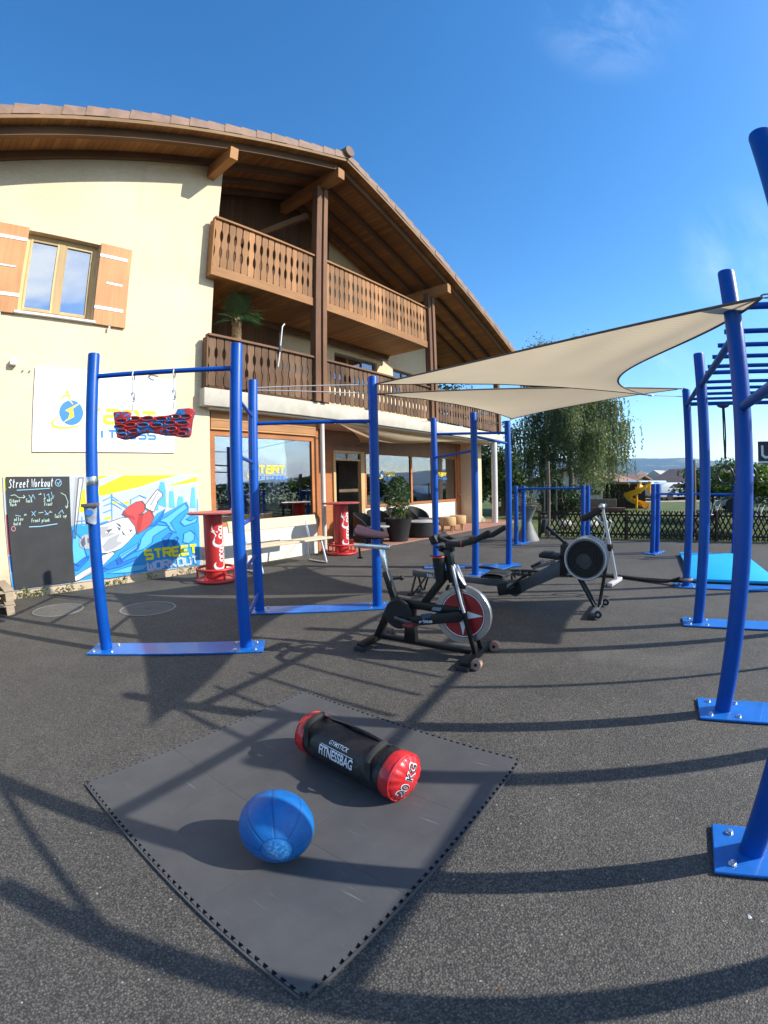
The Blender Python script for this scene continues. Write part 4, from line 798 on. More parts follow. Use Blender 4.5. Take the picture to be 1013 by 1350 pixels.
NAMES=dict(red='red_shorts',dark_red='red_shorts_shading',white='athlete_body',grey='athlete_shading',dark_grey='athlete_outline',yellow='yellow_rays',cyan='graffiti_wave',pale_cyan='pale_graffiti',mid_blue='blue_graffiti',deep_blue='dark_graffiti',mid_cyan='skyline',rig_blue='painted_rig',maroon='maroon_strip')
order=[]
for k,(c,pl) in enumerate(MURAL):
    pl=clip([(a,b) for a,b in pl])
    if len(pl)<3: continue
    if c not in grp: grp[c]=MB(); order.append(c)
    grp[c].poly(pl,FW(0,WC-.0165-.00025*(k+1),0),U,ZV)
LZ=WC-.0165-.00025*(len(MURAL)+2)
def MP(u,v): return FW(u,LZ,v)
# fine dark outlines that bring the graffiti out
m=MB()
for k,(c,pl) in enumerate(MURAL):
    if c in('pale_cyan','mid_blue','deep_blue') and k>20:
        pl=clip(pl)
        if len(pl)>2: m.ribbon(pl,.010,FW(0,LZ,0),U,ZV,closed=True,lift=.0002*(k%9),ez=N)
m.build('graffiti_outline',PM['deep_blue'],mu)
m=MB()
for k,(c,pl) in enumerate(MURAL):
    if c in('white','red') : 
        pl=clip(pl)
        if len(pl)>2: m.ribbon(pl,.009,FW(0,LZ,0),U,ZV,closed=True,lift=.0022+.0002*(k%7),ez=N)
m.build('athlete_outline',PM['dark_grey'],mu)
for c in order: grp[c].build(NAMES.get(c,c),PM[c],mu)
m=MB(); tech(m,'STREET',2.77,.335,.125,.135,.163,.042,MP,N,shear=-.05,lift=.004); m.build('lettering',PM['yellow'],mu)
m=MB(); tech(m,'WORKOUT',2.80,.155,.100,.12,.136,.036,MP,N,shear=-.05,lift=.004); m.build('lettering',flat('mural_lilac',(.42,.52,.72)),mu)
bb=thing('blackboard','black chalk board with a handwritten workout plan, over the left end of the mural','blackboard',FW(1.15,WC-.03,.14),UA)
m=MB(); fprism(m,[(.695,.14),(1.60,.14),(1.61,1.67),(.685,1.69)],WC-.045,.018); m.build('board',SLATE,bb)
def BP(u,v): return FW(u,WC-.0455,v)
def chalk(strokes,mt,wd=.010,nm='chalk_writing'):
    m=MB()
    for i,s_ in enumerate(strokes): m.ribbon(s_,wd,BP(0,0),U,ZV,lift=.0003*(i%5),ez=N)
    return m.build(nm,mt,bb)
def hand(txt,x,y,h,pitch):
    """handwritten capitals and small letters from simple strokes"""
    G={'S':[[(.9,.85),(.5,1),(.15,.8),(.5,.55),(.8,.3),(.5,0),(0,.1)]],'t':[[(.4,1),(.35,.1),(.6,0)],[(.05,.68),(.75,.7)]],'r':[[(.2,.6),(.2,0)],[(.2,.4),(.5,.6),(.75,.55)]],'e':[[(.1,.3),(.75,.36),(.6,.6),(.25,.55),(.1,.25),(.35,0),(.75,.1)]],'W':[[(0,1),(.25,0),(.5,.75),(.75,0),(1.05,1)]],'o':[[(.4,.6),(.1,.4),(.2,.05),(.6,.05),(.75,.4),(.4,.6)]],'k':[[(.15,1),(.15,0)],[(.7,.6),(.2,.3),(.75,0)]],'u':[[(.1,.6),(.15,.1),(.5,.0),(.7,.3),(.72,.6)],[(.72,.6),(.78,0)]],
       'E':[[(.8,1),(.1,1),(.1,0),(.8,0)],[(.1,.5),(.6,.5)]],'l':[[(.3,1),(.25,.1),(.5,0)]],'b':[[(.15,1),(.15,0),(.6,.05),(.7,.35),(.5,.55),(.2,.5)]],'w':[[(0,.6),(.2,0),(.4,.45),(.6,0),(.85,.6)]],'P':[[(.15,0),(.15,1),(.65,.95),(.7,.6),(.2,.5)]],'n':[[(.1,.6),(.12,0)],[(.12,.4),(.45,.6),(.7,.45),(.72,0)]],'a':[[(.7,.55),(.3,.6),(.1,.3),(.3,0),(.65,.2),(.7,.55),(.78,0)]],'F':[[(.1,0),(.1,1),(.75,1)],[(.1,.55),(.6,.55)]],'T':[[(0,1),(.9,1)],[(.45,1),(.42,0)]],'c':[[(.7,.5),(.35,.6),(.1,.3),(.35,0),(.7,.1)]],'h':[[(.15,1),(.12,0)],[(.12,.4),(.45,.6),(.7,.4),(.7,0)]],'i':[[(.3,.6),(.3,0)]],'d':[[(.7,1),(.7,0)],[(.7,.45),(.3,.6),(.1,.25),(.35,0),(.7,.15)]],'p':[[(.15,.6),(.12,-.4)],[(.15,.5),(.6,.6),(.65,.2),(.2,.05)]],'y':[[(.1,.6),(.4,.1)],[(.75,.6),(.2,-.4)]],'s':[[(.6,.55),(.2,.5),(.55,.2),(.1,.02)]]}
    out=[]
    for i,ch in enumerate(txt):
        for st in G.get(ch,[]): out.append([(x+i*pitch+a*pitch*.85+b*h*.12,y+b*h) for a,b in st])
    return out
chalk(hand('Street',.715,1.535,.115,.050)+hand('Workout',1.04,1.535,.115,.047),CHALK,.0095)
chalk([[(.83,1.50),(1.12,1.505),(1.32,1.51)]],CHALKB,.010); chalk([[(1.44+.045*math.cos(a*PI/6),1.585+.05*math.sin(a*PI/6)) for a in range(13)],[(1.42,1.59),(1.44,1.56),(1.475,1.62)]],CHALKB,.009)
chalk([[(.74,1.43),(.80,1.44),(.85,1.40),(.90,1.395),(.94,1.405)],[(.92,1.43),(.945,1.405),(.92,1.385)],[(1.14,1.43),(1.18,1.43),(1.165,1.45)],[(1.47,1.44),(1.54,1.40),(1.575,1.30),(1.55,1.22)],[(1.575,1.25),(1.55,1.215),(1.53,1.25)],[(1.33,1.17),(1.29,1.17),(1.31,1.19)],[(1.20,1.175),(1.13,1.17)],[(.96,1.155),(.92,1.15),(.94,1.17)]],CHALKG,.008)
chalk(hand('Elbow',.72,1.335,.045,.026)+hand('Plank',.86,1.335,.045,.0)+hand('Push',.725,1.285,.042,.024)+hand('Tuck',.95,1.325,.05,.026)+hand('Planche',1.07,1.325,.0,.0)+hand('Squat',1.21,1.325,.05,.026)+hand('Front',1.22,1.265,.045,.025)+hand('Hollow',.745,1.08,.05,.027)+hand('hold',.76,1.02,.045,.026)+hand('Kick',.0,0,0,.0)+hand('Front',1.02,1.045,.05,.026)+hand('plank',1.17,1.04,.045,.024)+hand('Tuck',1.36,1.085,.05,.026)+hand('up',1.49,1.085,.045,.03),CHALKG,.007)
chalk([[(1.00,1.43),(1.03,1.37),(1.06,1.43),(1.09,1.37)],[(1.22,1.44),(1.24,1.36)],[(1.26,1.41),(1.29,1.43),(1.30,1.36)],[(1.33,1.46),(1.35,1.36),(1.37,1.41)],[(1.03,1.20),(1.08,1.13)],[(1.03,1.14),(1.09,1.20)],[(1.22,1.20),(1.27,1.13)],[(1.22,1.14),(1.28,1.16)],[(1.42,1.14),(1.48,1.19),(1.50,1.14)],[(.79,1.16),(.87,1.14)]],CHALKB,.008)
chalk([[(.98,.985),(1.15,.98),(1.40,1.0)]],CHALKB,.012); chalk([[(.755+.028*math.cos(a*PI/5),.975+.032*math.sin(a*PI/5)) for a in range(11)]],simple('chalk_pink',(.55,.24,.27),.95,.2,70),.009)
m=MB(); m.b2((0,0,0),(0,0,0)); m=MB(); fbox(m,.70,.80,WC-.09,WC,3.24,3.32); m.bevel(.008,2); m.build if 0 else None
o=single(m,'wall_sensor',WHITEP,'small white sensor box fixed to the cream wall, left of the white sign','sensor')
for u in(.90,1.0):
    m=MB(); m.tube([FW(u,WC-.03,3.18),FW(u,WC+.01,3.18)],.011,10); single(m,'wall_plug',GREYP,'small grey plug in the cream wall between sensor box and white sign','wall plug','plugs in the wall by the sign')
m=MB(); m.tube([FW(2.92,WC,3.285),FW(2.92,WC-.07,3.285),FW(2.98,WC-.09,3.27),FW(3.03,WC-.09,3.265)],.012,10); single(m,'wall_hook',GREYP,'bent metal hook in the wall at the top edge of the white sign','hook')
# ------------------------------------------------------------------ weeds along the foot of the wall
def weed(s_,c_,n_,h,spread,label):
    m=MB()
    for i in range(max(3,n_//2)):
        a=rng.uniform(0,2*PI); l=h*rng.uniform(.5,1.1); b=FW(s_+rng.gauss(0,spread),c_-abs(rng.gauss(0,.05)),0); d=Vector((math.cos(a)*.55,math.sin(a)*.55,1)).normalized()
        tip=b+d*l; m.tube([b,b+d*l*.6],[.004,.002],5,caps=False)
        for q in range(5):
            m.leaf(b+d*l*(.35+.16*q)+Vector((rng.gauss(0,.02),rng.gauss(0,.02),0)),rng.uniform(.03,.06),Vector((rng.gauss(0,1),rng.gauss(0,1),rng.uniform(0,.8))),.5)
    single(m,'weed',LEAF_WE,label,'weed','weeds at the foot of the cream wall',org=FW(s_,c_-.05,0))
weed(.95,7.22,34,.17,.16,'broad leafy weed patch at the wall foot under the blackboard')
weed(1.40,7.22,20,.12,.14,'low trailing weed at the wall foot below the right edge of the blackboard')
weed(2.33,7.22,16,.20,.06,'spiky weed tuft at the wall foot under the middle of the mural')
weed(2.08,7.22,8,.10,.05,'tiny weed sprig at the wall foot beside the leftmost blue post'); weed(2.78,7.22,9,.14,.05,'small weed tuft at the wall foot left of the STREET lettering')
weed(3.45,7.22,10,.14,.06,'small weed at the wall foot under the end of the mural'); weed(3.80,7.20,22,.34,.09,'tall weed at the mural corner beside the red table')
# ------------------------------------------------------------------ wooden pallets and manhole covers, left
def pallet():
    t=thing('wooden_pallet','','pallet')
    for x_ in(-.53,0,.53):
        m=MB(); m.box((x_,0,.012),(.10,.8,.022)); m.build('base_board',WOOD_PAL,t)
        for y_ in(-.34,0,.34): m=MB(); m.box((x_,y_,.064),(.10,.12,.080)); m.build('block',WOOD_PAL,t)
    for i in range(7): m=MB(); m.box((-.53+i*1.06/6,0,.136),(.125,.8,.022)); m.build('deck_board',WOOD_PAL,t)
    for y_ in(-.34,0,.34): m=MB(); m.box((0,y_,.1145),(1.2,.10,.020)); m.build('stringer_board',WOOD_PAL,t)
    return t
pt=pallet(); pt['label']='weathered wooden pallet lying on the asphalt, lower of the two'; pt['group']='stacked pallets'; pt.matrix_basis=TR(-5.14,4.22,0,R(50.5))
dup(pt,TR(-5.19,4.26,.148,R(53)),'weathered wooden pallet resting on another pallet, upper of the two')
def manhole(x_,y_,r_,label):
    t=thing('manhole_cover',label,'manhole cover',(x_,y_,0),0,'round manhole covers in the asphalt')
    m=MB(); m.lathe([(0,.003),(r_*.90,.003),(r_*.90,.0)],(x_,y_,.0005),40,cap=False); m.build('concrete_disc',CONCD,t)
    m=MB(); m.lathe([(r_*.92,.0),(r_*.92,.006),(r_,.006),(r_,.0)],(x_,y_,.0005),40,cap=False); m.build('metal_rim',simple('worn_iron_rim',(.17,.16,.145),.6,.2,9),t)
    m=MB(); m.lathe([(0,.006),(.04,.006),(.04,.0)],(x_,y_,.0035),16,cap=False); m.build('lifting_hole',simple('hole_rust',(.13,.10,.075),.9,.2,9),t)
manhole(-4.03,4.74,.33,'round manhole cover in front of the blackboard, left of the leftmost blue post'); manhole(-2.87,5.02,.35,'round manhole cover between the two front blue posts, partly shaded')
# ------------------------------------------------------------------ red bar tables
def cyl_fn(x_,y_,r_,a0): # unroll u round the column, v up
    return lambda u,v:Vector((x_+r_*math.cos(a0+u/r_),y_+r_*math.sin(a0+u/r_),v))
def script_word():
    """brush lettering running along +u, height along +v: list of (points, widths)"""
    S=[]
    def st(p,w): S.append((p,w))
    def arc(cx,cy,rx,ry,a,b,n=12): return [(cx+rx*math.cos(R(a+(b-a)*i/n)),cy+ry*math.sin(R(a+(b-a)*i/n))) for i in range(n+1)]
    def bigC(x): st(arc(x+.10,.23,.105,.24,48,318,18),[.02]+[.034,.05,.062,.068,.072,.072,.07,.066,.062,.058,.056,.052,.046,.042,.036,.03,.022]+[.012])
    def o(x): st(arc(x+.055,.125,.050,.105,95,455,16),[.026,.036,.044,.048,.044,.036,.028,.024,.024,.028,.036,.042,.042,.036,.028,.024,.026])
    def cc(x): st(arc(x+.055,.125,.055,.108,55,310,12),[.026,.03,.04,.046,.05,.048,.044,.04,.034,.03,.026,.02,.014])
    def aa(x): st(arc(x+.05,.125,.045,.10,70,400,14),[.024,.03,.038,.044,.044,.04,.034,.028,.024,.024,.028,.032,.034,.034,.03]); st([(x+.10,.23),(x+.095,.08),(x+.105,.02),(x+.135,.04)],[.034,.042,.038,.014])
    def ll(x): st([(x+.0,.10),(x+.06,.30),(x+.095,.46),(x+.075,.53),(x+.045,.44),(x+.035,.10),(x+.055,.02),(x+.085,.05)],[.016,.024,.03,.026,.036,.046,.036,.014])
    bigC(0); o(.195); cc(.305); aa(.415)
    st([(.545,.25),(.575,.265),(.60,.265)],[.04,.044,.03])
    bigC(.575); o(.765); ll(.865); aa(.945)
    # the two ribbons of the capitals
    st([(.115,-.02),(.24,-.085),(.42,-.085),(.58,-.03),(.66,-.015)],[.012,.03,.036,.028,.008]); st([(.73,.46),(.84,.36),(.94,.47),(1.02,.52),(1.10,.50)],[.014,.028,.03,.024,.008])
    return S
def bar_table(x_,y_,ang,label):
    t=thing('bar_table',label,'bar table',(x_,y_,0),0,'red advertising bar tables')
    m=MB(); m.lathe([(0,1.035),(.375,1.035),(.385,1.045),(.385,1.058),(.375,1.066),(0,1.066)],(x_,y_,0),44); m.build('table_top',REDTOP,t)
    m=MB(); m.lathe([(.148,.05),(.148,1.034)],(x_,y_,0),36); m.build('column',RED,t)
    m=MB(); m.lathe([(0,.012),(.25,.012),(.26,.02),(.26,.035),(.16,.06),(0,.06)],(x_,y_,0),36); m.build('base_plate',RED,t)
    for z,r_ in((.028,.285),(.205,.285)):
        m=MB(); m.torus((x_,y_,z),r_,.022 if z>.1 else .026,n=44,k=10); m.build('foot_ring',RED,t)
    for k in range(6):
        a=k*PI/3+.3; q=Vector((x_+.285*math.cos(a),y_+.285*math.sin(a),0)); m=MB(); m.tube([q+ZV*.03,q+ZV*.2],.014,10); m.build('strut',RED,t)
    m=MB(); f=cyl_fn(x_,y_,.1492,ang); k=.61
    for i,(pts,ws) in enumerate(script_word()):
        b=MB(); P=[(a*k,c*k*.60) for a,c in pts]; b.ribbon(P,[q*k*.92 for q in ws],(0,0,0),(1,0,0),(0,1,0))
        m.add([f(-q.y+.150,.205+q.x)+Vector((math.cos(ang+(.15-q.y)/.149),math.sin(ang+(.15-q.y)/.149),0))*.00035*(i%6) for q in b.v],b.f)
    m.build('script_lettering',WHITEP,t,smooth=0)
    return t
bar_table(-2.60,6.72,R(-62),'red bar table with white script lettering, beside the mural corner')
bar_table(-.885,9.43,R(-66),'red bar table with white script lettering, in front of the open entrance door')
m=MB(); m.lathe([(0,0),(.035,.0),(.04,.012),(.03,.03),(0,.032)],FW(3.95,6.36,1.067),14); single(m,'ashtray',WHITEP,'small pale ashtray on the red bar table by the mural','ashtray')
# ------------------------------------------------------------------ bench under the shop window
be=thing('bench','pale wooden bench with silver metal legs and single back board, against the shop window','bench',FW(5.0,6.5,0),UA)
def bs(nm,s0,s1,c0,c1,z0,z1,m_): m=MB(); fbox(m,s0,s1,c0,c1,z0,z1); m.bevel(.006,1); m.build(nm,m_,be)
bs('seat_board',4.02,5.98,6.18,6.34,.425,.46,WOOD_BE); bs('seat_board',4.02,5.98,6.36,6.54,.425,.46,WOOD_BE)
m=MB(); m.beam(FW(4.02,6.66,.77),FW(5.98,6.66,.77),.032,.19,up=(-N*.25+ZV)); m.bevel(.006,1); m.build('back_board',WOOD_BE,be)
for s_ in(4.3,5.72):
    m=MB(); m.tube([FW(s_,6.10,.022),FW(s_,6.22,.40),FW(s_,6.56,.40)],.020,10); m.tube([FW(s_,6.60,.022),FW(s_,6.53,.40),FW(s_,6.69,.86)],.020,10); m.tube([FW(s_,6.10,.022),FW(s_,6.60,.022)],.019,10); m.build('leg_frame',CHROME,be)
# ------------------------------------------------------------------ blue workout rigs
PR=.054
def bolt(x_,y_,z,par):
    m=MB(); m.lathe([(0,.0),(.019,.0),(.019,.003),(.013,.004),(.013,.013),(.0,.015)],(x_,y_,z),10); return m.build('bolt',CHROME,par)
def post(root,x_,y_,h,z0=.0,r_=PR):
    m=MB(); m.lathe([(r_*1.18,z0+.001),(r_*1.14,z0+.012),(r_,z0+.018),(r_,h-.012),(r_*.93,h-.002),(r_*.80,h),(0,h+.001)],(x_,y_,0),28,cap=False); return m.build('post',BLUE,root)
def plate(root,a,b,wd,posts,z=.004,th=.014,bm_=BLUEP):
    a=Vector((a[0],a[1],z+th/2));b=Vector((b[0],b[1],z+th/2)); m=MB(); m.beam(a,b,wd,th); m.bevel(.003,1); pl=m.build('base_plate',bm_,root)
    d=(b-a).normalized(); s_=Vector((-d.y,d.x,0))
    for q in posts:
        q=Vector((q[0],q[1],0))
        for i,j in((-1,-1),(1,-1),(-1,1),(1,1)): w=q+d*i*.088+s_*j*.094; bolt(w.x,w.y,z+th,pl)
    return pl
def bar(root,a,b,r_=.0215,nm='pull_up_bar'):
    m=MB(); m.tube([a,b],r_,14); return m.build(nm,BLUE,root)
L1=(-2.521,3.559);L2=(-1.243,3.809);L3=(-1.44,5.022);M1=(-.098,5.196)
def e(p,z): return Vector((p[0],p[1],z))
def off(a,b,k): d=(Vector(b)-Vector(a)).normalized(); return tuple(Vector(a)+d*k)
rl=thing('pull_up_rig','blue steel pull-up rig of four tall posts with wall bars, nearest the mural','pull-up rig',(-1.3,4.3,0))
for q,h in((L1,2.64),(L2,2.66),(L3,2.62),(M1,2.64)): post(rl,*q,h)
plate(rl,off(L1,L2,-.14),off(L2,L1,-.16),.30,(L1,L2)); plate(rl,off(L3,M1,-.15),off(M1,L3,-.15),.30,(L3,M1))
bar(rl,e(L1,2.43),e(L2,2.44)); bar(rl,e(L3,2.12),e(M1,2.125))
for z in(2.19,1.685,1.08,.665,.22): bar(rl,e(L2,z),e(L3,z),.019,'rung')
q=off(L3,L2,.11); bar(rl,e(q,1.60),e(q,2.25),.016,'upright')
m=MB(); m.lathe([(PR+.0015,1.475),(PR+.003,1.478),(PR+.003,1.548),(PR+.0015,1.551)],(*L1,0),28,cap=False); m.build('metal_band',CHROME,rl)
# right-hand rig: two rows of posts, monkey bars between
v2=Vector((.530,.848)); w2=Vector((.848,-.530)); R2=Vector((2.056,2.183))
R1=R2-v2*1.285; R3=R2+v2*1.96; R4=R2+v2*3.73; BW=1.27
rr=thing('monkey_bar_rig','blue steel monkey-bar frame of tall posts on base plates, along the right edge','climbing rig',(*(R2+w2*.6),0))
for q in(R1,R2,R3,R4):
    p2=q+w2*BW; post(rr,q.x,q.y,2.655 if q is not R4 else 2.63); post(rr,p2.x,p2.y,2.655)
    plate(rr,q-w2*.16,p2+w2*.16,.292,(q,p2))
ZR=2.36
for dw in(0,BW):
    for a,b,za,zb in((R2,R3,2.26,2.34),(R3,R4,2.36,2.42)): bar(rr,e(a+w2*dw,za),e(b+w2*dw,zb),.027,'side_rail')
    bar(rr,e(R1+w2*dw,1.80),e(R2+w2*dw,1.83),.027,'side_rail')
for k in range(11):
    t_=.36+.337*k; q=R2+v2*t_; z=2.385
    if k==4: q=R3; z=2.46
    if k==10: q=R4; z=2.42
    bar(rr,e(q,z),e(q+w2*BW,z),.017 if k!=4 else .021,'rung')
bar(rr,e(R2,2.43),e(R2+w2*BW,2.43)); bar(rr,e(R1,2.30),e(R1+w2*BW,2.30))
q=R2+w2*BW+v2*1.18; bar(rr,e(q,.02),e(q,2.36),.021,'climbing_pole')
# three-post rig in the middle
M2=(.856,7.644);M3=(1.358,6.778);M4=(2.093,7.556)
rm=thing('corner_pull_up_rig','blue three-post pull-up rig standing on linked plates, behind the exercise bike','pull-up rig',(1.4,7.3,0))
for q,h in((M2,2.50),(M3,2.46),(M4,2.44)): post(rm,*q,h,r_=.052)
plate(rm,off(M2,M4,-.2),off(M4,M2,-.2),.30,(M2,M4)); plate(rm,off(M3,M4,-.2),off(M4,M3,-.0),.30,(M3,),z=.0195)
bar(rm,e(M2,2.23),e(M4,2.24)); bar(rm,e(M3,2.10),e(M4,2.06)); bar(rm,e(M2,1.84),e(M3,1.89),.019)
pb=thing('parallel_bars','blue low parallel dip bars on four posts, in front of the dark lattice fence','parallel bars',(3.8,10,0))
PB=[((2.985,10.165),(4.356,9.56)),((3.262,10.49),(4.59,9.80))]
for a,b in PB:
    post(pb,*a,1.33,r_=.05); post(pb,*b,1.33,r_=.05); bar(pb,e(a,1.265),e(b,1.265),.022,'dip_bar')
for i in(0,1): plate(pb,off(PB[0][i],PB[1][i],-.15),off(PB[1][i],PB[0][i],-.15),.28,(PB[0][i],PB[1][i]))
F1=Vector((5.221,8.084));F2=Vector((5.424,8.231)); fd=Vector((.865,-.50))
fb=thing('low_bar_station','blue low bar station with twin posts on one plate, between blue mat and fence','exercise bar',(*F1,0))
for a in(F1,F1+fd*1.62): post(fb,a.x,a.y,1.36,r_=.05)
for a in(F2,F2+fd*1.62): post(fb,a.x,a.y,1.36,r_=.05)
bar(fb,e(F1,1.165),e(F1+fd*1.62,1.165),.018); bar(fb,e(F2,1.165),e(F2+fd*1.62,1.165),.018)
for k in(0,1.62): a=F1+fd*k; b=F2+fd*k; plate(fb,off(a,b,-.17),off(b,a,-.17),.28,(a,b))
# ------------------------------------------------------------------ hanging on the rigs
hd=(Vector(L2)-Vector(L1)).normalized(); hx=Vector((hd.x,hd.y,0)); hn=Vector((hd.y,-hd.x,0)); H0=Vector((*L1,0))
hb=thing('climbing_hangboard','red and blue moulded climbing hangboard hung on cords from the left pull-up bar','hangboard',H0+hx*.58+ZV*1.86,math.atan2(hd.y,hd.x))
prof=[(.217,2.095),(.255,1.875),(.31,1.855),(.40,1.865),(.47,1.90),(.54,1.905),(.60,1.895),(.68,1.875),(.76,1.87),(.83,1.853),(.895,1.852),(.91,1.88),(.925,2.0),(.945,2.06),(.94,2.09),(.90,2.098),(.80,2.095),(.785,2.055),(.72,2.045),(.60,2.04),(.45,2.045),(.385,2.055),(.365,2.095),(.27,2.10)]
m=MB(); m.prism(prof,H0+hn*.045,hx,ZV,-hn,.085); m.bevel(.012,2); body=m.build('board',HOLDS,hb)
DKP=simple('painted_pocket_shade',(.05,.02,.03),.5,.3,20)  # flat dark ellipses: the shade inside the pockets is put into the colour
PK=[]
for j,(z,xs,wd) in enumerate(((2.020,(.30,.42,.54,.66,.78,.87),.052),(1.968,(.285,.385,.50,.62,.74,.85),.050),(1.918,(.30,.41,.75,.86),.046),(1.885,(.31,.84),.04))):
    for i,x0 in enumerate(xs): PK.append((x0,z+.008*math.sin(x0*17+j),wd,.0145))
for x0,z,a,b in PK:
    m=MB(); m.poly([(a*.92*math.cos(q*PI/9),b*math.sin(q*PI/9)) for q in range(18)],H0+hn*.0462+hx*x0+ZV*z,hx,ZV); p_=m.build('pocket_shade',DKP,hb)
    m=MB(); m.tube([H0+hn*.048+hx*(x0+a*math.cos(q*PI/10))+ZV*(z+b*1.25*math.sin(q*PI/10)) for q in range(20)],.0068,7,closed=True); m.build('pocket_lip',HOLDS,p_)
for k in(.388,.758):
    q=H0+hx*k
    m=MB(); m.torus(q+ZV*2.41,.032,.006,ax=hx,n=20,k=6,sc=(1,1.2)); m.tube([q+hn*.012+ZV*2.37,q+hn*.014+ZV*2.29,q-hn*.006+hx*.004+ZV*2.20],.006,8); m.tube([q+hn*.01+ZV*2.16,q-hn*.012+ZV*2.1,q+hn*.03+ZV*2.06,q+hn*.055+ZV*2.02],.006,8); m.build('cord',ROPE,hb)
    m=MB(); m.tube([q+hx*(.017*math.cos(a*PI/8))+ZV*(2.225+.045*math.sin(a*PI/8)) for a in range(16)],.0055,6,closed=True); m.build('carabiner',STEEL,hb)
pc=thing('chalk_pouch','small grey and blue bottle-shaped pouch strapped to the leftmost blue post','pouch',H0+hn*.06+ZV*1.14)
a=math.atan2(hn.y,hn.x)+.15; pn=Vector((math.cos(a),math.sin(a),0)); px_=Vector((-pn.y,pn.x,0))
m=MB(); c_=H0+pn*(PR+.035)
m.grid(lambda u,v:c_+px_*((.062-.012*v)*math.cos(u*2*PI))+pn*((.034-.004*v)*math.sin(u*2*PI))+ZV*(1.30-.145*v-.012*math.sin(u*4*PI)*v),20,6); m.build('bag',simple('pouch_fabric',(.26,.30,.36),.8,.35,22,bump=.3),pc)
m=MB(); m.prism([(-.072,1.292),(.072,1.292),(.078,1.325),(-.075,1.322)],c_-pn*.04,px_,ZV,pn,.085); m.bevel(.008,2); m.build('flap',simple('pouch_flap',(.13,.115,.105),.8,.2,15),pc)
m=MB(); m.poly([(.035*math.cos(q*PI/8),.025*math.sin(q*PI/8)) for q in range(16)],c_+pn*.0365+ZV*1.245,px_,ZV); m.build('badge',LB,pc)
def strap_ring(k,label):
    b=Vector((*(R4+w2*k),0)); t=thing('gymnastic_ring',label,'gymnastic ring',b+ZV*1.37,math.atan2(w2.y,w2.x),'pair of gymnastic rings on the monkey bars')
    ex=Vector((w2.x,w2.y,0)); ey=Vector((v2.x,v2.y,0))
    m=MB(); m.torus(b+ZV*1.49,.105,.015,ax=ey+ex*.35,n=36,k=12,sc=(1,1.08)); m.build('ring',simple('dark_ring',(.03,.027,.024),.4,.2,20),t)
    for s_ in(-.008,.01):
        m=MB(); m.tube([b+ex*s_+ZV*2.42,b+ex*(s_*1.4)+ZV*2.0,b+ex*s_*.4+ZV*1.70],.016,8,flat=.3); m.build('strap',simple('brown_strap',(.075,.05,.038),.85,.2,40),t)
    m=MB(); m.torus(b+ZV*1.685,.018,.006,ax=ey,n=16,k=6); m.build('ring_eye',STEEL,t); m=MB(); m.tube([b+ZV*1.67,b+ZV*1.60],.010,8,flat=.35); m.build('lower_strap',simple('tan_strap',(.30,.25,.20),.85,.2,40),t)
    m=MB(); m.sphere(b+ZV*2.40,.05,12,8,(1.7,.7,.75),Matrix.Rotation(math.atan2(w2.y,w2.x),3,'Z')); m.build('strap_bundle',simple('purple_strap',(.06,.05,.12),.8,.3,30),t)
strap_ring(.488,'gymnastic ring on a brown strap, left of the tallest blue post'); strap_ring(.80,'gymnastic ring half hidden behind the tallest blue post')
# ------------------------------------------------------------------ shade sails
def sail(name,A,B,C,bow,sag,label,ropes,n=36,skew=0.0):
    A,B,C=Vector(A),Vector(B),Vector(C); nrm=(B-A).cross(C-A).normalized(); G=(A+B+C)/3
    def inn(p,q):
        d=(q-p).normalized(); w=G-p; w-=d*w.dot(d); return w.normalized()
    nAB,nBC,nCA=inn(A,B),inn(B,C),inn(C,A); lAB,lBC,lCA=(B-A).length,(C-B).length,(A-C).length
    def P(a,b,c):
        q=A*a+B*b+C*c; q+=nAB*(4*a*b*bow[0]*lAB)+nBC*(4*b*c*bow[1]*lBC*(1+skew*(c-b)))+nCA*(4*c*a*bow[2]*lCA); q.z-=27*a*b*c*sag
        q+=(nrm*.016*math.sin(34*a+9*b)*min(1,9*(1-b))*(b**2.2)+nrm*.007*math.sin(40*c+7*a)*a**3)*min(1,14*c)*min(1,14*a); return q
    t=thing(name,label,'shade sail',G)
    m=MB(); idx={}
    vs=[]
    for i in range(n+1):
        for j in range(n+1-i): idx[i,j]=len(vs); vs.append(P(1-(i+j)/n,i/n,j/n))
    fs=[]
    for i in range(n):
        for j in range(n-i):
            fs.append((idx[i,j],idx[i+1,j],idx[i,j+1]))
            if i+j<n-1: fs.append((idx[i+1,j],idx[i+1,j+1],idx[i,j+1]))
    m.add(vs,fs); m.build('canvas',SAIL,t,smooth=80)
    loop=[P(1-k/40,k/40,0) for k in range(40)]+[P(0,1-k/40,k/40) for k in range(40)]+[P(k/40,0,1-k/40) for k in range(40)]
    m=MB(); m.tube(loop,.009,6,closed=True); m.build('hem',HEM,t)
    for q in(A,B,C): m=MB(); m.torus(q+(q-G).normalized()*.03,.03,.005,ax=nrm,n=18,k=6); m.build('corner_ring',STEEL,t)
    for p_,q in ropes: m=MB(); m.tube([Vector(p_),Vector(q)],.006,6); m.build('guy_rope',ROPE,t)
    return t
SB=(2.026,1.896,2.385)
big=sail('shade_sail',(-.10,5.20,2.545),SB,(3.43,5.325,2.51),(.035,.125,.045),.05,'large beige shade sail stretched up to the tall right-hand post, upper of two',[((3.43,5.325,2.51),(R4.x-.03,R4.y,2.53)),(SB,(R2.x,R2.y,2.42)),((-.10,5.20,2.545),(-1.39,5.03,2.53))],skew=.95)
q=Vector(SB)*.86+Vector((3.43,5.325,2.51))*.14; m=MB(); m.poly([(0,0),(.07,.0),(.05,-.13),(.02,-.10)],q+Vector((-.02,.05,-.03)),(.9,-.3,0),(0,0,1)); m.build('care_tag',WHITEP,big)
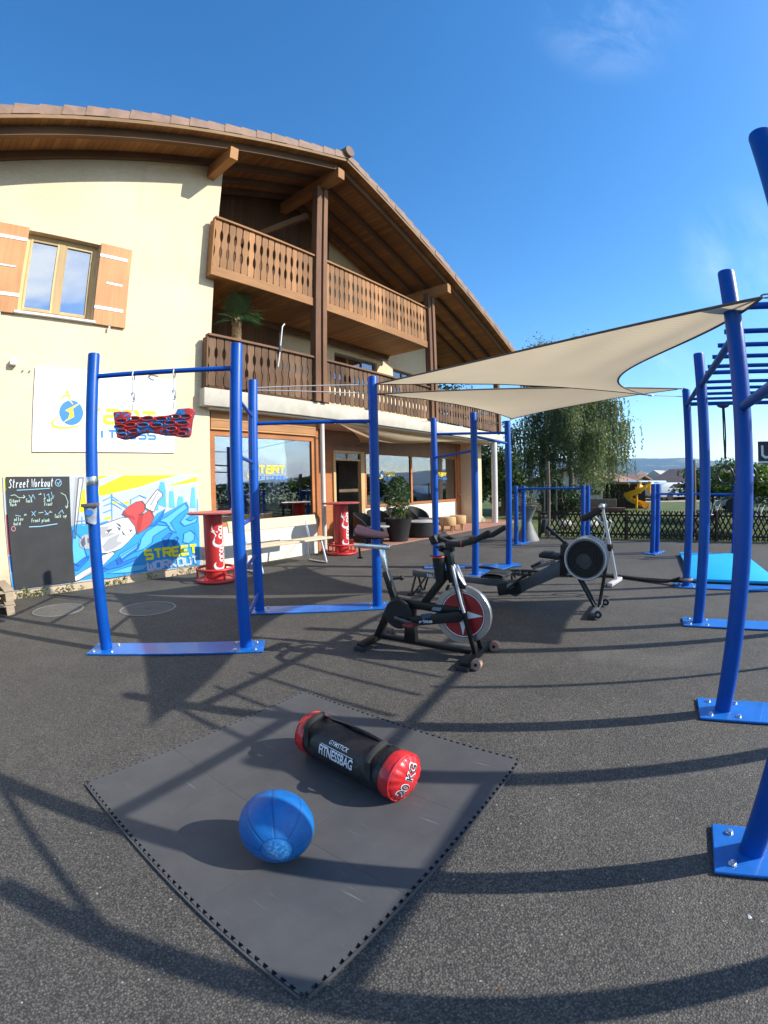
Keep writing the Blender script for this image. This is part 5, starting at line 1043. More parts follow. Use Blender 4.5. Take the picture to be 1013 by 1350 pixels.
sail('shade_sail',(-.06,5.20,2.435),(R4.x-.05,R4.y+.03,2.64),(2.16,7.50,2.47),(.004,.06,.05),.10,'beige shade sail seen almost edge-on below the large one',[((2.16,7.50,2.47),(M4[0],M4[1],2.40)),((-.06,5.20,2.435),(-1.39,5.03,2.50)),((M4[0],M4[1],2.40),(.9,10.6,2.86))])
sail('shade_sail',FW(6.95,6.98,2.74),FW(12.6,7.0,2.70),FW(9.0,8.2,2.52),(.03,.05,.05),.16,'small beige shade sail slung under the balcony slab over the terrace',[])
for k in range(3):
    p2=R2+w2*BW
sail('shade_sail',(4.64,3.23,2.55),(5.30,3.16,2.60),(6.07,4.34,2.60),(.02,.14,.02),.03,'far beige shade sail beyond the right-hand rig',[]) if 0 else None
t=thing('shade_canopy','square beige shade canopy beyond the right-hand rig, outside the picture','shade sail',(5.2,3.9,2.55))
q4=[Vector((4.25,3.35,2.6)),Vector((5.29,3.14,2.6)),Vector((6.15,4.5,2.6)),Vector((4.95,4.8,2.6))]
m=MB()
def cq(u,v):
    p=(q4[0]*(1-u)+q4[1]*u)*(1-v)+(q4[3]*(1-u)+q4[2]*u)*v; c_=(q4[0]+q4[1]+q4[2]+q4[3])/4; k=.10*(4*u*(1-u)*(abs(2*v-1)**3)+4*v*(1-v)*(abs(2*u-1)**3)); return p+(c_-p)*k
m.grid(cq,14,14); m.build('canvas',SAIL,t)
# ------------------------------------------------------------------ exercise bike: local x forward, y to its left, z up
bk=thing('exercise_bike','black spinning bike with red flywheel disc, worn red saddle and drop handlebar','exercise bike',(-.0935,3.976,0),R(-31.43))
def bp(nm,mb,m_,par=None,bev=0,**k):
    if bev: mb.bevel(bev,2)
    if par is None: return mb.build(nm,m_,bk,world=False,**k)
    o=mb.build(nm,m_,None,**k); o.parent=par; return o
def X(x,z,y=0): return Vector((x,y,z))
# stabilisers
m=MB(); m.beam(X(.0,.045,-.25),X(.0,.045,.25),.075,.045); bp('rear_stabiliser',m,BLACKM,bev=.006)
m=MB(); m.beam(X(.955,.05,-.27),X(.955,.05,.27),.075,.045); bp('front_stabiliser',m,BLACKM,bev=.006)
for y_ in(-.255,.255):
    m=MB(); m.box((.0,y_,.018),(.09,.06,.036)); m.box((.94,y_*1.02,.018),(.10,.07,.036)); bp('foot_pad',m,BLACKR,bev=.004)
    m=MB(); m.tube([X(1.03,.05,y_*.86-.022),X(1.03,.05,y_*.86+.022)],.042,20); m2=bp('roller',m,AMBER)
    m=MB(); m.tube([X(1.03,.05,y_*.86-.026),X(1.03,.05,y_*.86+.026)],.013,12); bp('hub_cap',m,BLACKM,m2)
    m=MB(); m.beam(X(.97,.05,y_*.86),X(1.03,.05,y_*.86),.012,.03); bp('roller_bracket',m,BLACKM)
m=MB(); m.beam(X(.0,.075),X(.955,.055),.05,.04); bp('floor_rail',m,BLACKM,bev=.005)
m=MB(); m.beam(X(.02,.06),X(.16,.36),.055,.06); bp('rear_leg',m,BLACKM,bev=.006)
m=MB(); m.prism([(.295,.05),(.415,.05),(.40,.24),(.31,.24)],X(0,0,-.03),(1,0,0),(0,0,1),(0,1,0),.06); bp('middle_pillar',m,BLACKM,bev=.006)
m=MB(); m.beam(X(.17,.41),X(.80,.385),.06,.07); bp('main_beam',m,BLACKM,bev=.008)
m=MB(); m.beam(X(.485,.42),X(.70,.70),.05,.06); bp('diagonal_tube',m,BLACKM,bev=.006)
# seat tube, post and saddle
m=MB(); m.beam(X(.235,.33),X(.115,.66),.055,.055); bp('seat_tube',m,BLACKM,bev=.006)
m=MB(); m.beam(X(.135,.60),X(.075,.87),.036,.036); bp('seat_post',m,CHROME,bev=.004)
m=MB(); m.tube([X(.19,.600),X(.255,.612)],.011,10); m.sphere(X(.27,.615),.022,10,6); bp('height_knob',m,BLACKP)
m=MB(); m.beam(X(-.20,.872),X(.165,.868),.042,.040); bp('seat_slider',m,CHROME,bev=.004)
m=MB(); m.tube([X(-.155,.85),X(-.15,.77)],.009,8); m.lathe([(.0,.0),(.022,.0),(.026,.01),(.0,.014)],X(-.15,.755),12); bp('slider_knob',m,BLACKP)
m=MB(); m.tube([X(-.075,.89),X(-.07,.945)],.016,10); m.tube([X(-.13,.935,-.03),X(.05,.94,-.02),X(.10,.955,0)],.006,8); m.tube([X(-.13,.935,.03),X(.05,.94,.02),X(.10,.955,0)],.006,8); bp('saddle_rail',m,BLACKM)
def sad(u,v):
    # u nose..tail along x, v around
    x=.145-.31*u; wd=.022+.075*max(0,(u-.25)/.75)**1.4 if u>.25 else .022+.01*u; wd*= (1-.65*max(0,(u-.88)/.12)**2); hh=.030+.022*u
    if u<.06: wd*=.5+u*8.3; hh*=.5+u*8
    a=2*PI*v; z=.970+.035*u-.012*math.sin(PI*u)+hh*(math.sin(a) if math.sin(a)>0 else math.sin(a)*.75)
    return Vector((x,wd*math.cos(a),z))
m=MB(); m.grid(sad,22,20); m.add([sad(1,k/20) for k in range(20)],[tuple(range(20))]); m.add([sad(0,k/20) for k in range(20)],[tuple(range(20))[::-1]]); sa=bp('saddle',m,SADDLE,smooth=60)
m=MB(); m.grid(lambda u,v:Vector((-.168-.004*math.sin(PI*v),(.066-.012*v)*(2*u-1),.965+.07*v-.01*(2*u-1)**2)),10,6); bp('saddle_tail',m,simple('saddle_pale_tail',(.50,.47,.44),.6,.12,10),sa)
# drive side: chain case, crank, pedals
m=MB(); m.lathe([(0,0),(.118,0),(.130,.008),(.130,.030),(.118,.038),(0,.038)],X(.270,.315,-.042),36,ax=(0,-1,0)); m.prism([(.34,.215),(.84,.320),(.86,.37),(.82,.405),(.36,.300)],X(0,0,-.048),(1,0,0),(0,0,1),(0,-1,0),.030); bp('chain_guard',m,BLACKP,bev=.005)
m=MB(); m.prism([(.19,.43),(.34,.43),(.40,.36),(.40,.20),(.33,.16),(.20,.26),(.145,.34)],X(0,0,-.028),(1,0,0),(0,0,1),(0,1,0),.056); bp('crank_housing',m,BLACKM,bev=.008)
m=MB(); m.prism([(.49,.345),(.60,.368),(.57,.325),(.50,.305)],X(0,0,-.0785),(1,0,0),(0,0,1),(0,-1,0),.001); bp('stripe_decal',m,simple('decal_blue',(.04,.08,.14),.4,.1,9))
m=MB(); fit_text(m,'elite',.125,.03,lambda u,v:Vector((.47+u,-.0792,.262+v*1+u*.17)),.02); bp('lettering',m,INK,smooth=0)
m=MB(); m.prism([(.58,.405),(.66,.405),(.64,.375),(.56,.375)],X(0,0,-.0305),(1,0,0),(0,0,1),(0,-1,0),.001); bp('stripe_decal',m,simple('decal_grey',(.16,.20,.24),.4,.1,9))
m=MB(); m.tube([X(.265,.29,-.11),X(.265,.29,.11)],.016,12); m.beam(X(.265,.29,-.105),X(.43,.265,-.115),.018,.028); m.beam(X(.265,.29,.105),X(.10,.315,.115),.018,.028); ck=bp('crank',m,simple('crank_grey',(.12,.12,.125),.35,.1,9,metal=.7),bev=.003)
for x_,z_,y_ in((.43,.265,-.165),(.10,.315,.165)):
    m=MB(); m.box((x_,y_,z_),(.095,.075,.028)); m.bevel(.006,2); pd=bp('pedal',m,simple('pedal_red',(.20,.02,.02),.5,.2,20))
    m=MB(); m.tube([X(x_+.045,z_,y_-.045),X(x_+.10,z_+.028,y_-.045),X(x_+.115,z_+.035,y_),X(x_+.10,z_+.028,y_+.045),X(x_+.045,z_,y_+.045)],.006,6); bp('toe_cage',m,BLACKP,pd)
# flywheel
m=MB(); m.lathe([(.188,-.014),(.192,-.022),(.236,-.022),(.240,-.014),(.240,.014),(.236,.022),(.192,.022),(.188,.014),(.188,-.014)],X(.83,.362),56,ax=(0,1,0),cap=False); fw=bp('flywheel',m,simple('flywheel_steel',(.46,.46,.46),.3,.12,14,metal=.85))
m=MB(); m.lathe([(0,-.0135),(.189,-.0135)],X(.83,.362),56,ax=(0,1,0),cap=False); m.lathe([(0,.0135),(.189,.0135)],X(.83,.362),56,ax=(0,1,0),cap=False); bp('red_disc',m,WHEELR,fw)
m=MB(); m.torus(X(.83,.362,-.0145),.181,.004,ax=(0,1,0),n=48,k=6); bp('white_line',m,WHITEP,fw)
m=MB()
for a in(0,90,180,270):
    a=R(a+2); c_=Vector((math.cos(a),math.sin(a))); s_=Vector((-c_.y,c_.x)); m.poly([tuple(c_*.172),tuple(c_*.04+s_*.032),tuple(c_*.04-s_*.032)],X(.83,.362,-.0142),(1,0,0),(0,0,1))
bp('star_decal',m,INK,fw,smooth=0)
m=MB(); m.tube([X(.83,.362,-.075),X(.83,.362,.075)],.026,16); m.tube([X(.83,.362,-.088),X(.83,.362,.088)],.013,12); bp('hub',m,BLACKM,fw)
for y_ in(-.068,.068):
    m=MB(); m.beam(X(.735,.76,y_*.55),X(.965,.06,y_),.026,.036); bp('fork_blade',m,BLACKM,bev=.004)
    m=MB(); m.tube([X(.755,.75,y_*.62),X(.80,.62,y_*1.05),X(.845,.47,y_*1.2),X(.87,.40,y_*1.2)],.0125,10); bp('fork_trim',m,SILVP)
m=MB(); m.tube([X(.75,.76,0),X(.80,.66,0),X(.845,.60,0)],.020,10,flat=.6); bp('brake_arm',m,SILVP)
m=MB(); m.box((.80,0,.60),(.12,.05,.035),Matrix.Rotation(R(12),3,'Y')); m.tube([X(.70,.56,-.05),X(.72,.60,-.03)],.012,8); bp('brake_pad',m,BLACKP,bev=.005)
m=MB(); m.beam(X(.745,.62),X(.695,.885),.060,.060); bp('head_tube',m,BLACKM,bev=.006)
m=MB(); m.tube([X(.66,.86,0),X(.60,.90,0)],.012,8); m.sphere(X(.64,.885,0),.028,10,6); bp('tension_knob',m,BLACKP)
# bottle holder with its red rim
m=MB(); m.lathe([(.038,0),(.042,.02),(.052,.20),(.049,.20),(.040,.02),(0,.01)],X(.655,.62,-.045),20,ax=(-.10,0,1)); bp('bottle_cage',m,BLACKP)
m=MB(); m.torus(X(.635,.822,-.045),.050,.006,ax=(-.1,0,1),n=24,k=6); m.beam(X(.56,.83,-.045),X(.60,.825,-.045),.012,.01); bp('bottle_rim',m,simple('bottle_red',(.35,.03,.03),.4,.1,9))
# handlebar: flat bullhorn with an inner loop
m=MB(); m.beam(X(.71,.87),X(.72,.925),.05,.07); bp('stem',m,BLACKM,bev=.005)
for y_ in(-1,1):
    m=MB(); m.tube([X(.74,.945,0),X(.75,.945,.10*y_),X(.80,.955,.19*y_),X(.88,.955,.215*y_),X(1.0,.985,.215*y_),X(1.10,1.045,.205*y_)],[.02,.02,.02,.021,.022,.021],12); m.sphere(X(1.10,1.045,.205*y_),.021,12,8); bp('handlebar',m,BLACKR)
    m=MB(); m.tube([X(.74,.945,.06*y_),X(.66,.975,.075*y_),X(.64,.985,.04*y_),X(.64,.985,0)],.019,12); bp('inner_grip',m,BLACKR)
m=MB(); m.box((.62,0,.965),(.06,.24,.07),Matrix.Rotation(R(-25),3,'Y')); bp('console',m,BLACKP,bev=.012)
m=MB(); m.torus(X(.905,.957,-.215),.0225,.005,ax=(1,0,.2),n=18,k=6); bp('red_ring',m,simple('grip_red',(.28,.03,.02),.5,.1,9))
# ------------------------------------------------------------------ rowing machine
rw=thing('rowing_machine','dark grey rowing machine with round caged flywheel, black seat and folding monitor arm','rowing machine',(.45,5.83,0),math.atan2(-.57495,.81819))
def rp(nm,mb,m_,par=None,bev=0,**k):
    if bev: mb.bevel(bev,2)
    if par is None: return mb.build(nm,m_,rw,world=False,**k)
    o=mb.build(nm,m_,None,**k); o.parent=par; return o
m=MB(); m.beam(X(-.10,.262),X(1.32,.232),.075,.075); rp('slide_rail',m,DKGREY,bev=.008)
m=MB(); m.beam(X(-.10,.303),X(1.30,.272),.05,.006); rp('rail_cap',m,STEEL)
m=MB(); fit_text(m,'EXU',.10,.04,lambda u,v:Vector((.12+u,-.0385,.232+v-.02*u)),.02); rp('lettering',m,INK,smooth=0)
for y_ in(-1,1): m=MB(); m.tube([X(-.05,.24,.03*y_),X(-.06,.02,.13*y_)],.014,10); m.tube([X(.10,.23,.03*y_),X(-.02,.02,.13*y_)],.012,10); rp('rear_leg',m,BLACKM)
m=MB(); m.beam(X(-.055,.015,-.20),X(-.055,.015,.20),.05,.03); rp('rear_foot',m,BLACKR,bev=.006)
def sg_(u,v):
    x=.90+.28*u; y_=-.16+.32*v; lob=1-.55*math.exp(-((v-.5)/.10)**2)*max(0,(u-.35)); return Vector((x,y_,.335+.022*math.sin(PI*min(1,max(0,u)))**.4*lob+.012*(2*v-1)**2*(1)))
m=MB(); m.grid(sg_,16,20); m.box((1.04,0,.322),(.27,.31,.022)); m.box((1.04,0,.300),(.16,.10,.03)); rp('seat',m,BLACKR,bev=0,smooth=50)
m=MB(); m.prism([(1.20,.13),(1.30,.10),(1.44,.20),(1.84,.40),(1.84,.545),(1.78,.545),(1.40,.315),(1.20,.285)],X(0,0,-.055),(1,0,0),(0,0,1),(0,1,0),.11); rp('front_beam',m,DKGREY,bev=.008)
m=MB(); m.box((1.22,0,.19),(.28,.16,.13),Matrix.Rotation(R(-12),3,'Y')); rp('beam_joint',m,BLACKP,bev=.012)
for y_ in(-.14,.14):
    m=MB(); m.box((1.34,y_,.30),(.30,.11,.022),Matrix.Rotation(R(-42),3,'Y')); rp('footboard',m,BLACKP,bev=.006)
    m=MB(); m.tube([X(1.30,.33,y_-.06),X(1.29,.385,y_-.03),X(1.29,.385,y_+.03),X(1.30,.33,y_+.06)],.012,8,flat=.4); rp('foot_strap',m,WEB)
    m=MB(); m.box((1.262,y_,.245),(.05,.09,.05)); rp('heel_cup',m,GREYP,bev=.006)
m=MB(); m.tube([X(1.54,.50,-.22),X(1.56,.505,0),X(1.54,.50,.22)],.017,12); rp('pull_handle',m,BLACKR)
m=MB(); m.tube([X(1.56,.505,0),X(1.78,.56,0)],.005,6); rp('chain',m,STEEL)
m=MB(); m.tube([X(1.50,.45,-.07),X(1.72,.52,-.07)],.011,8); m.tube([X(1.50,.45,.07),X(1.72,.52,.07)],.011,8); rp('handle_hook',m,GREYP)
m=MB(); m.box((1.845,0,.56),(.075,.13,.34)); rp('fan_mount',m,BLACKP,bev=.012)
m=MB(); m.box((1.70,-.02,.60),(.24,.20,.05),Matrix.Rotation(R(4),3,'Y')); m.box((1.66,-.02,.625),(.13,.16,.03)); rp('chain_cover',m,BLACKP,bev=.012)
FCn=X(2.09,.590)
m=MB(); m.lathe([(.198,-.085),(.232,-.078),(.238,-.06),(.238,.06),(.232,.078),(.198,.085)],FCn,56,ax=(0,1,0),cap=False); fl=rp('fan_housing',m,GREYP)
m=MB(); m.lathe([(0,-.060),(.20,-.070),(.205,-.084)],FCn,48,ax=(0,1,0),cap=False); m.lathe([(0,.060),(.20,.070),(.205,.084)],FCn,48,ax=(0,1,0),cap=False); rp('fan_mesh',m,BLACKP,fl)
m=MB(); m.lathe([(0,-.064),(.085,-.0655)],FCn-X(.02,.03),32,ax=(0,1,0),cap=False); rp('damper_dial',m,simple('damper_grey',(.045,.047,.05),.5,.1,9),fl)
m=MB()
for k in range(5): m.torus(FCn+Vector((0,-.0745+.002*k,0)),.19-.034*k,.0022,ax=(0,1,0),n=40,k=5)
rp('mesh_ring',m,BLACKM,fl)
m=MB(); m.torus(FCn+Vector((0,-.082,0)),.222,.009,ax=(0,1,0),n=56,k=8); rp('pale_rim_ring',m,simple('light_grey_rim',(.5,.505,.51),.35,.08,8),fl)  # pale grey ring round the rim of the fan housing
m=MB(); m.beam(X(2.23,.055,-.30),X(2.23,.055,.30),.055,.045); rp('front_foot',m,DKGREY,bev=.008)
for y_ in(-1,1):
    m=MB(); m.tube([X(2.02,.37,.05*y_),X(2.205,.075,.05*y_)],.017,12); m.tube([X(2.31,.57,.05*y_),X(2.25,.075,.05*y_)],.013,12); rp('front_leg',m,BLACKM)
    m=MB(); m.box((2.22,.28*y_,.02),(.075,.08,.04)); rp('foot_pad',m,BLACKR,bev=.006)
    m=MB(); m.tube([X(2.285,.055,.27*y_-.018),X(2.285,.055,.27*y_+.018)],.040,18); cw=rp('caster',m,BLACKR); m=MB(); m.tube([X(2.285,.055,.27*y_-.021),X(2.285,.055,.27*y_+.021)],.016,12); rp('caster_hub',m,STEEL,cw)
m=MB(); m.beam(X(1.85,.74),X(1.635,.915),.03,.03); m.tube([X(1.85,.74,-.03),X(1.85,.74,.03)],.026,14); rp('monitor_arm',m,BLACKM,bev=.004)
m=MB(); m.box((1.615,0,.925),(.045,.16,.15),Matrix.Rotation(R(8),3,'Y')); mo=rp('monitor',m,BLACKP,bev=.008); m=MB(); m.box((1.589,0,.935),(.004,.11,.075),Matrix.Rotation(R(8),3,'Y')); rp('monitor_screen',m,simple('lcd',(.10,.11,.09),.2,.05,3),mo)
# ------------------------------------------------------------------ second frame behind the rower
ex_=thing('exercise_stand','silver upright exercise frame with a black padded arm at its top, behind the rowing machine','exercise machine',(3.17,5.83,0))
a0=Vector((3.193,5.825,.04)); a1=Vector((2.998,5.931,1.04))
m=MB(); m.beam(a0,a1,.045,.045); m.bevel(.006,1); m.build('upright',simple('pale_silver',(.62,.63,.64),.35,.06,9,metal=.25),ex_)
m=MB(); m.beam(Vector((2.98,5.62,.035)),Vector((3.33,5.97,.035)),.075,.05); m.bevel(.01,2); m.build('foot',simple('pale_foot',(.5,.5,.5),.5,.2,12),ex_)
m=MB(); m.tube([Vector((2.745,6.069,.895)),Vector((2.82,6.03,.92)),Vector((2.985,5.94,1.03))],[.05,.048,.044],16); m.build('padded_arm',BLACKR,ex_); m=MB(); m.tube([a1,a1+Vector((.05,-.02,.06))],.022,10); m.sphere(a1+Vector((-.01,.0,.02)),.05,12,8); m.build('hinge',STEEL,ex_)
for k in(0,.06): m=MB(); m.tube([Vector((3.0+k,5.93,.60)),Vector((3.07+k,5.90,.85)),Vector((3.03+k,5.9,.88))],.009,8); m.build('strut',STEEL,ex_)
m=MB(); m.tube([Vector((3.03,5.91,.80)),Vector((2.90,5.99,.93))],.014,8); m.build('brace',STEEL,ex_)
m=MB(); m.box(Vector((3.10,5.88,.50)),(.07,.07,.10)); m.bevel(.01,2); m.build('clamp',BLACKP,ex_)
# ------------------------------------------------------------------ mats
mang=R(-36.5); mo_=Vector((-1.466,1.697))
def puz(): # one tile: half-metre square with dovetail teeth
    n=13; t_=.013; P=[]
    def edge(a,b,out):
        a=Vector(a);b=Vector(b); d=(b-a)/n; nn=Vector((d.y,-d.x)).normalized()*out*.014
        for i in range(n):
            p=a+d*i; P.append(p+d*.12) if i else P.append(p)
            P.extend([p+d*.22,p+d*.16+nn,p+d*.64+nn,p+d*.58])
    for a,b in(((-.25,-.25),(.25,-.25)),((.25,-.25),(.25,.25)),((.25,.25),(-.25,.25)),((-.25,.25),(-.25,-.25))): edge(a,b,1)
    out=[]
    for q in P:
        if not out or (q-out[-1]).length>1e-5: out.append(q)
    return out
base=[(q.x,q.y) for q in puz()]
names=['far left','far middle','far right','middle left','centre','middle right','near left','near middle','near right']
def inter(poly,flip): return poly
ca,sa_=math.cos(mang),math.sin(mang)
def mpt(u,v): return (mo_.x+ca*u-sa_*v,mo_.y+sa_*u+ca*v)
DESC={(0,2):'grey puzzle mat tile at the corner farthest from the camera, behind the fitness bag',(1,2):'grey puzzle mat tile in the row beyond the fitness bag, between two corner tiles',(2,2):'grey puzzle mat tile at the right-hand corner of the square mat',
 (0,1):'grey puzzle mat tile on the left upper edge, in shadow of the fitness bag',(1,1):'central grey puzzle mat tile, right of the blue ball and under the fitness bag',(2,1):'grey puzzle mat tile on the right lower edge, between two corner tiles',
 (0,0):'grey puzzle mat tile at the left-hand corner of the square mat',(1,0):'grey puzzle mat tile under the blue ball, along the left lower edge',(2,0):'grey puzzle mat tile at the corner nearest the camera'}
TS=.5032
for i in range(3):
    for j in range(3):
        cx_,cy_=mpt((i+.5)*TS,(j+.5)*TS)
        n=13
        # teeth on outer edges only stick out; inner edges get the half-pitch gap pattern of the joint
        P=[]
        def edge(a,b,outer):
            a=Vector(a);b=Vector(b); d=(b-a)/n; nn=Vector((d.y,-d.x)).normalized()
            for k in range(n):
                p=a+d*k
                if outer: P.extend([p,p+d*.30,p+d*.24+nn*.0125,p+d*.76+nn*.0125,p+d*.70])
                else: P.append(p)
        h=.2511
        edge((-h,-h),(h,-h),j==0); edge((h,-h),(h,h),i==2); edge((h,h),(-h,h),j==2); edge((-h,h),(-h,-h),i==0)
        m=MB(); m.prism([(q.x,q.y) for q in P],(0,0,.0015),(1,0,0),(0,1,0),(0,0,1),.0125)
        o=m.build('puzzle_mat_tile',RUBBER,None,smooth=0); o.matrix_basis=TR(cx_,cy_,0,mang); tag(o,DESC[i,j],'floor mat','interlocking grey floor mat tiles')
        # perforated border strip of the outer edges
        m=MB()
        for on,a,b in((j==0,(-h,-h),(h,-h)),(i==2,(h,-h),(h,h)),(j==2,(h,h),(-h,h)),(i==0,(-h,h),(-h,-h))):
            if not on: continue
            a=Vector(a);b=Vector(b); d=(b-a).normalized(); nn=Vector((d.y,-d.x)); L=(b-a).length
            m.prism([tuple(a+nn*.0150),tuple(b+nn*.0150),tuple(b+nn*.0225),tuple(a+nn*.0225)],(0,0,.0015),(1,0,0),(0,1,0),(0,0,1),.0115)
        if m.v: bo=m.build('edge_strip',RUBBER,None,smooth=0); bo.parent=o
cq_=Vector((4.25,5.52)); m=MB(); pts=[cq_,cq_+w2*1.27,cq_+w2*1.27+v2*2.62,cq_+v2*2.62]
bmt=thing('gym_mat','bright blue rectangular gym mat with dark underside, lying behind the right-hand posts','gym mat',(*((pts[0]+pts[2])/2),0))
m=MB(); m.prism([tuple(q) for q in pts],(0,0,.022),(1,0,0),(0,1,0),(0,0,1),.040); m.bevel(.008,2); m.build('blue_top',CYANM,bmt)
m=MB(); cc_=(pts[0]+pts[2])/2; m.prism([tuple(cc_+(q-cc_)*.995) for q in pts],(0,0,.003),(1,0,0),(0,1,0),(0,0,1),.019); m.build('dark_underside',BLACKR,bmt)
# ------------------------------------------------------------------ medicine ball
br=.141; bc=Vector((-.425,1.403,.0140+br)); bl=thing('medicine_ball','blue rubber medicine ball with panel seams, on the grey mat','ball',(bc.x,bc.y,.014))
pole=(Vector((-.02,-.62,-.12)) if 0 else (Vector((0.02,-.86,.02))+Vector((-.0,0,-.05)))).normalized()
pole=(Vector((0,0,1.4))-bc).normalized()*.72+Vector((.04,-.50,-.52)); pole.normalize()
_,pa,pb_=frame(pole); Mb=Matrix((pa,pb_,pole)).transposed()
bm=bmesh.new(); bmesh.ops.create_uvsphere(bm,u_segments=160,v_segments=110,radius=br); gl=[]
for vtx in bm.verts:
    q=vtx.co; th=math.acos(max(-1,min(1,q.z/br))); ph=math.atan2(q.y,q.x); g_=0
    for ring in(.42,PI-.42): g_=max(g_,math.exp(-((th-ring)/.016)**2))
    if .42<th<PI-.42:
        dd=abs(((ph/(PI/4))%1)-.5); dd=(.5-dd)*(PI/4)*math.sin(th); g_=max(g_,math.exp(-(dd/.015)**2))
    vtx.co=q*(1-.014*g_); gl.append(g_)
me=bpy.data.meshes.new('shell'); bm.to_mesh(me); bm.free(); me.polygons.foreach_set('use_smooth',[True]*len(me.polygons)); me.materials.append(BALLM)
at=me.attributes.new('seam','FLOAT','POINT'); at.data.foreach_set('value',[min(.6,v) for v in gl])
ob=bpy.data.objects.new('shell',me); COL.objects.link(ob); ob.parent=bl; ob.matrix_basis=Matrix.Translation((0,0,br))@Mb.to_4x4()
# ------------------------------------------------------------------ fitness bag
ba=Vector((-.400,2.182,.0)); bb_=Vector((.062,1.772,.0)); bd=(bb_-ba).normalized(); BL=(bb_-ba).length; brad=.112; bz=.014+brad
bs_=Vector((bd.y,-bd.x,0)) # to the viewer's side
fbg=thing('fitness_bag','black cylindrical fitness sandbag with red padded ends marked 20 KG, on the grey mat','sandbag',((ba.x+bb_.x)/2,(ba.y+bb_.y)/2,.014),math.atan2(bd.y,bd.x))
def bf(x,a,r_): # x along, a angle from up towards viewer
    return ba+bd*x+ZV*(bz+r_*math.cos(a))+bs_*(r_*math.sin(a))
def wr(x,a): return 1+.010*math.sin(9*a+23*x)*math.sin(17*x)+.006*math.sin(31*x+2*a)
m=MB(); m.grid(lambda u,v:bf(.055+u*(BL-.11),v*2*PI,brad*(.985-.012*math.cos(2*PI*u*2))*wr(u,v*2*PI)*(1-.015*math.exp(-((math.cos(v*2*PI)+1)/.1)**2))),40,44); m.build('body',VINYLK,fbg,smooth=80)
def cap(x0,sg):
    P=[(.0,1.0),(.010,1.03),(.035,1.035),(.056,1.0),(.074,.86),(.088,.62),(.097,.32),(.099,.02)]
    m=MB(); n=64
    vs=[];fs=[]
    for i,(dx,r_) in enumerate(P):
        for k in range(n):
            a=2*PI*k/n; pk=(.018*math.sin(a*16+i*.3)*(1 if 1<i<6 else .2)+.012*math.sin(a*7+1)*(1 if 2<i<7 else 0))*(r_ if i<6 else .3); vs.append(bf(x0+sg*(dx+.15*pk),a,brad*(r_+pk*.28)))
    for i in range(len(P)-1):
        for k in range(n): fs.append((i*n+k,i*n+(k+1)%n,(i+1)*n+(k+1)%n,(i+1)*n+k))
    fs.append(tuple((len(P)-1)*n+k for k in range(n))); m.add(vs,fs); o=m.build('end_cap',VINYLR,fbg,smooth=80)
    m=MB(); m.tube([bf(x0+sg*.057,2*PI*k/40,brad*1.0) for k in range(40)],.0042,6,closed=True); m.build('piping',VINYLR,o); return o
cap(.055,-1); ce=cap(BL-.055,1)
# size marking on the near end
ez_=bd; cpt=ba+bd*(BL+.0478)+ZV*bz
up_=(ZV*.80+bs_*-.55).normalized(); rt_=up_.cross(bd).normalized()
rt_= rt_ if rt_.dot(Vector((1,0,0)))>0 else -rt_
tu=(rt_*math.cos(R(52))+ZV*math.sin(R(52))).normalized(); tv=(bd.cross(tu)).normalized()
rt0=(-bs_); tu=(rt0*math.cos(R(50))+ZV*math.sin(R(50))).normalized(); tv=bd.cross(tu).normalized()
if tv.dot(ZV)<0: tv=-tv
PRF=[(.02,.099),(.32,.097),(.62,.088),(.86,.074),(1.0,.056)]
def endp(u,v,l=0):
    p=tu*(u-.078)+tv*(v-.030)+bs_*.022+ZV*.012; r_=p.length/brad; dx=PRF[-1][1]
    for (r0,d0),(r1,d1) in zip(PRF,PRF[1:]):
        if r_<=r1: dx=d0+(d1-d0)*max(0,(r_-r0))/(r1-r0); break
    return ba+bd*(BL-.055+dx+l)+ZV*bz+p
m=MB(); fit_text(m,'20 KG',.160,.056,lambda u,v:endp(u,v,.0035),.055,cuts=10); m.build('size_marking_outline',INK,ce,smooth=0)
m=MB(); fit_text(m,'20 KG',.150,.047,lambda u,v:endp(u+.005,v+.0045,.0055),.008,cuts=10); m.build('size_marking',INKK,ce,smooth=0)
# printing on the side
def side(u,v,x0,a0,l=.0): return bf(x0+u,a0-v/brad,brad*1.002+l)
for txt,x0,a0,wd_,hg,bo_,sp_ in(('GYMSTICK',.235,.94,.125,.022,.010,1.05),('FITNESSBAG',.185,1.55,.225,.050,.020,.97)):
    m=MB(); fit_text(m,txt,wd_,hg,lambda u,v:side(u+(.25*v if txt=='GYMSTICK' else 0),v,x0,a0,.004),bo_,cuts=12,space=sp_); m.build('lettering',INK,fbg,smooth=0)
m=MB(); m.grid(lambda u,v:side(u*.215,v*.003,.19,1.075,.004),20,1) ; m.build('print_line',INK,fbg)
# webbing handles: two end loops and a side strap on top
def handle(x,am):
    m=MB(); pts=[bf(x+.004*math.sin(5*a),a,brad*1.005+(.024*math.sin(PI*(a-.45+.75)/1.5)**.6 if abs(a-.45)<.75 else .004)) for a in [(-.75+2.3*k/24) for k in range(25)]]
    def wv(u,v):
        k=u*24; i=min(23,int(k)); f=k-i; p=pts[i]*(1-f)+pts[i+1]*f; return p+bd*(v-.5)*.034
    m.grid(wv,48,3); vs=[q.copy() for q in m.v]
    m.grid(lambda u,v:wv(u,v)-((wv(u,v)-(ba+bd*((wv(u,v)-ba).dot(bd))+ZV*bz)).normalized())*.006,48,3); m.build('carry_handle',WEB,fbg,smooth=80)
    m=MB(); m.tube([pts[i]+(pts[i]-(ba+bd*((pts[i]-ba).dot(bd))+ZV*bz)).normalized()*.004 for i in range(7,18)],.016,8); m.build('handle_grip',BLACKR,fbg)
handle(.085,0); handle(BL-.115,0)
m=MB()
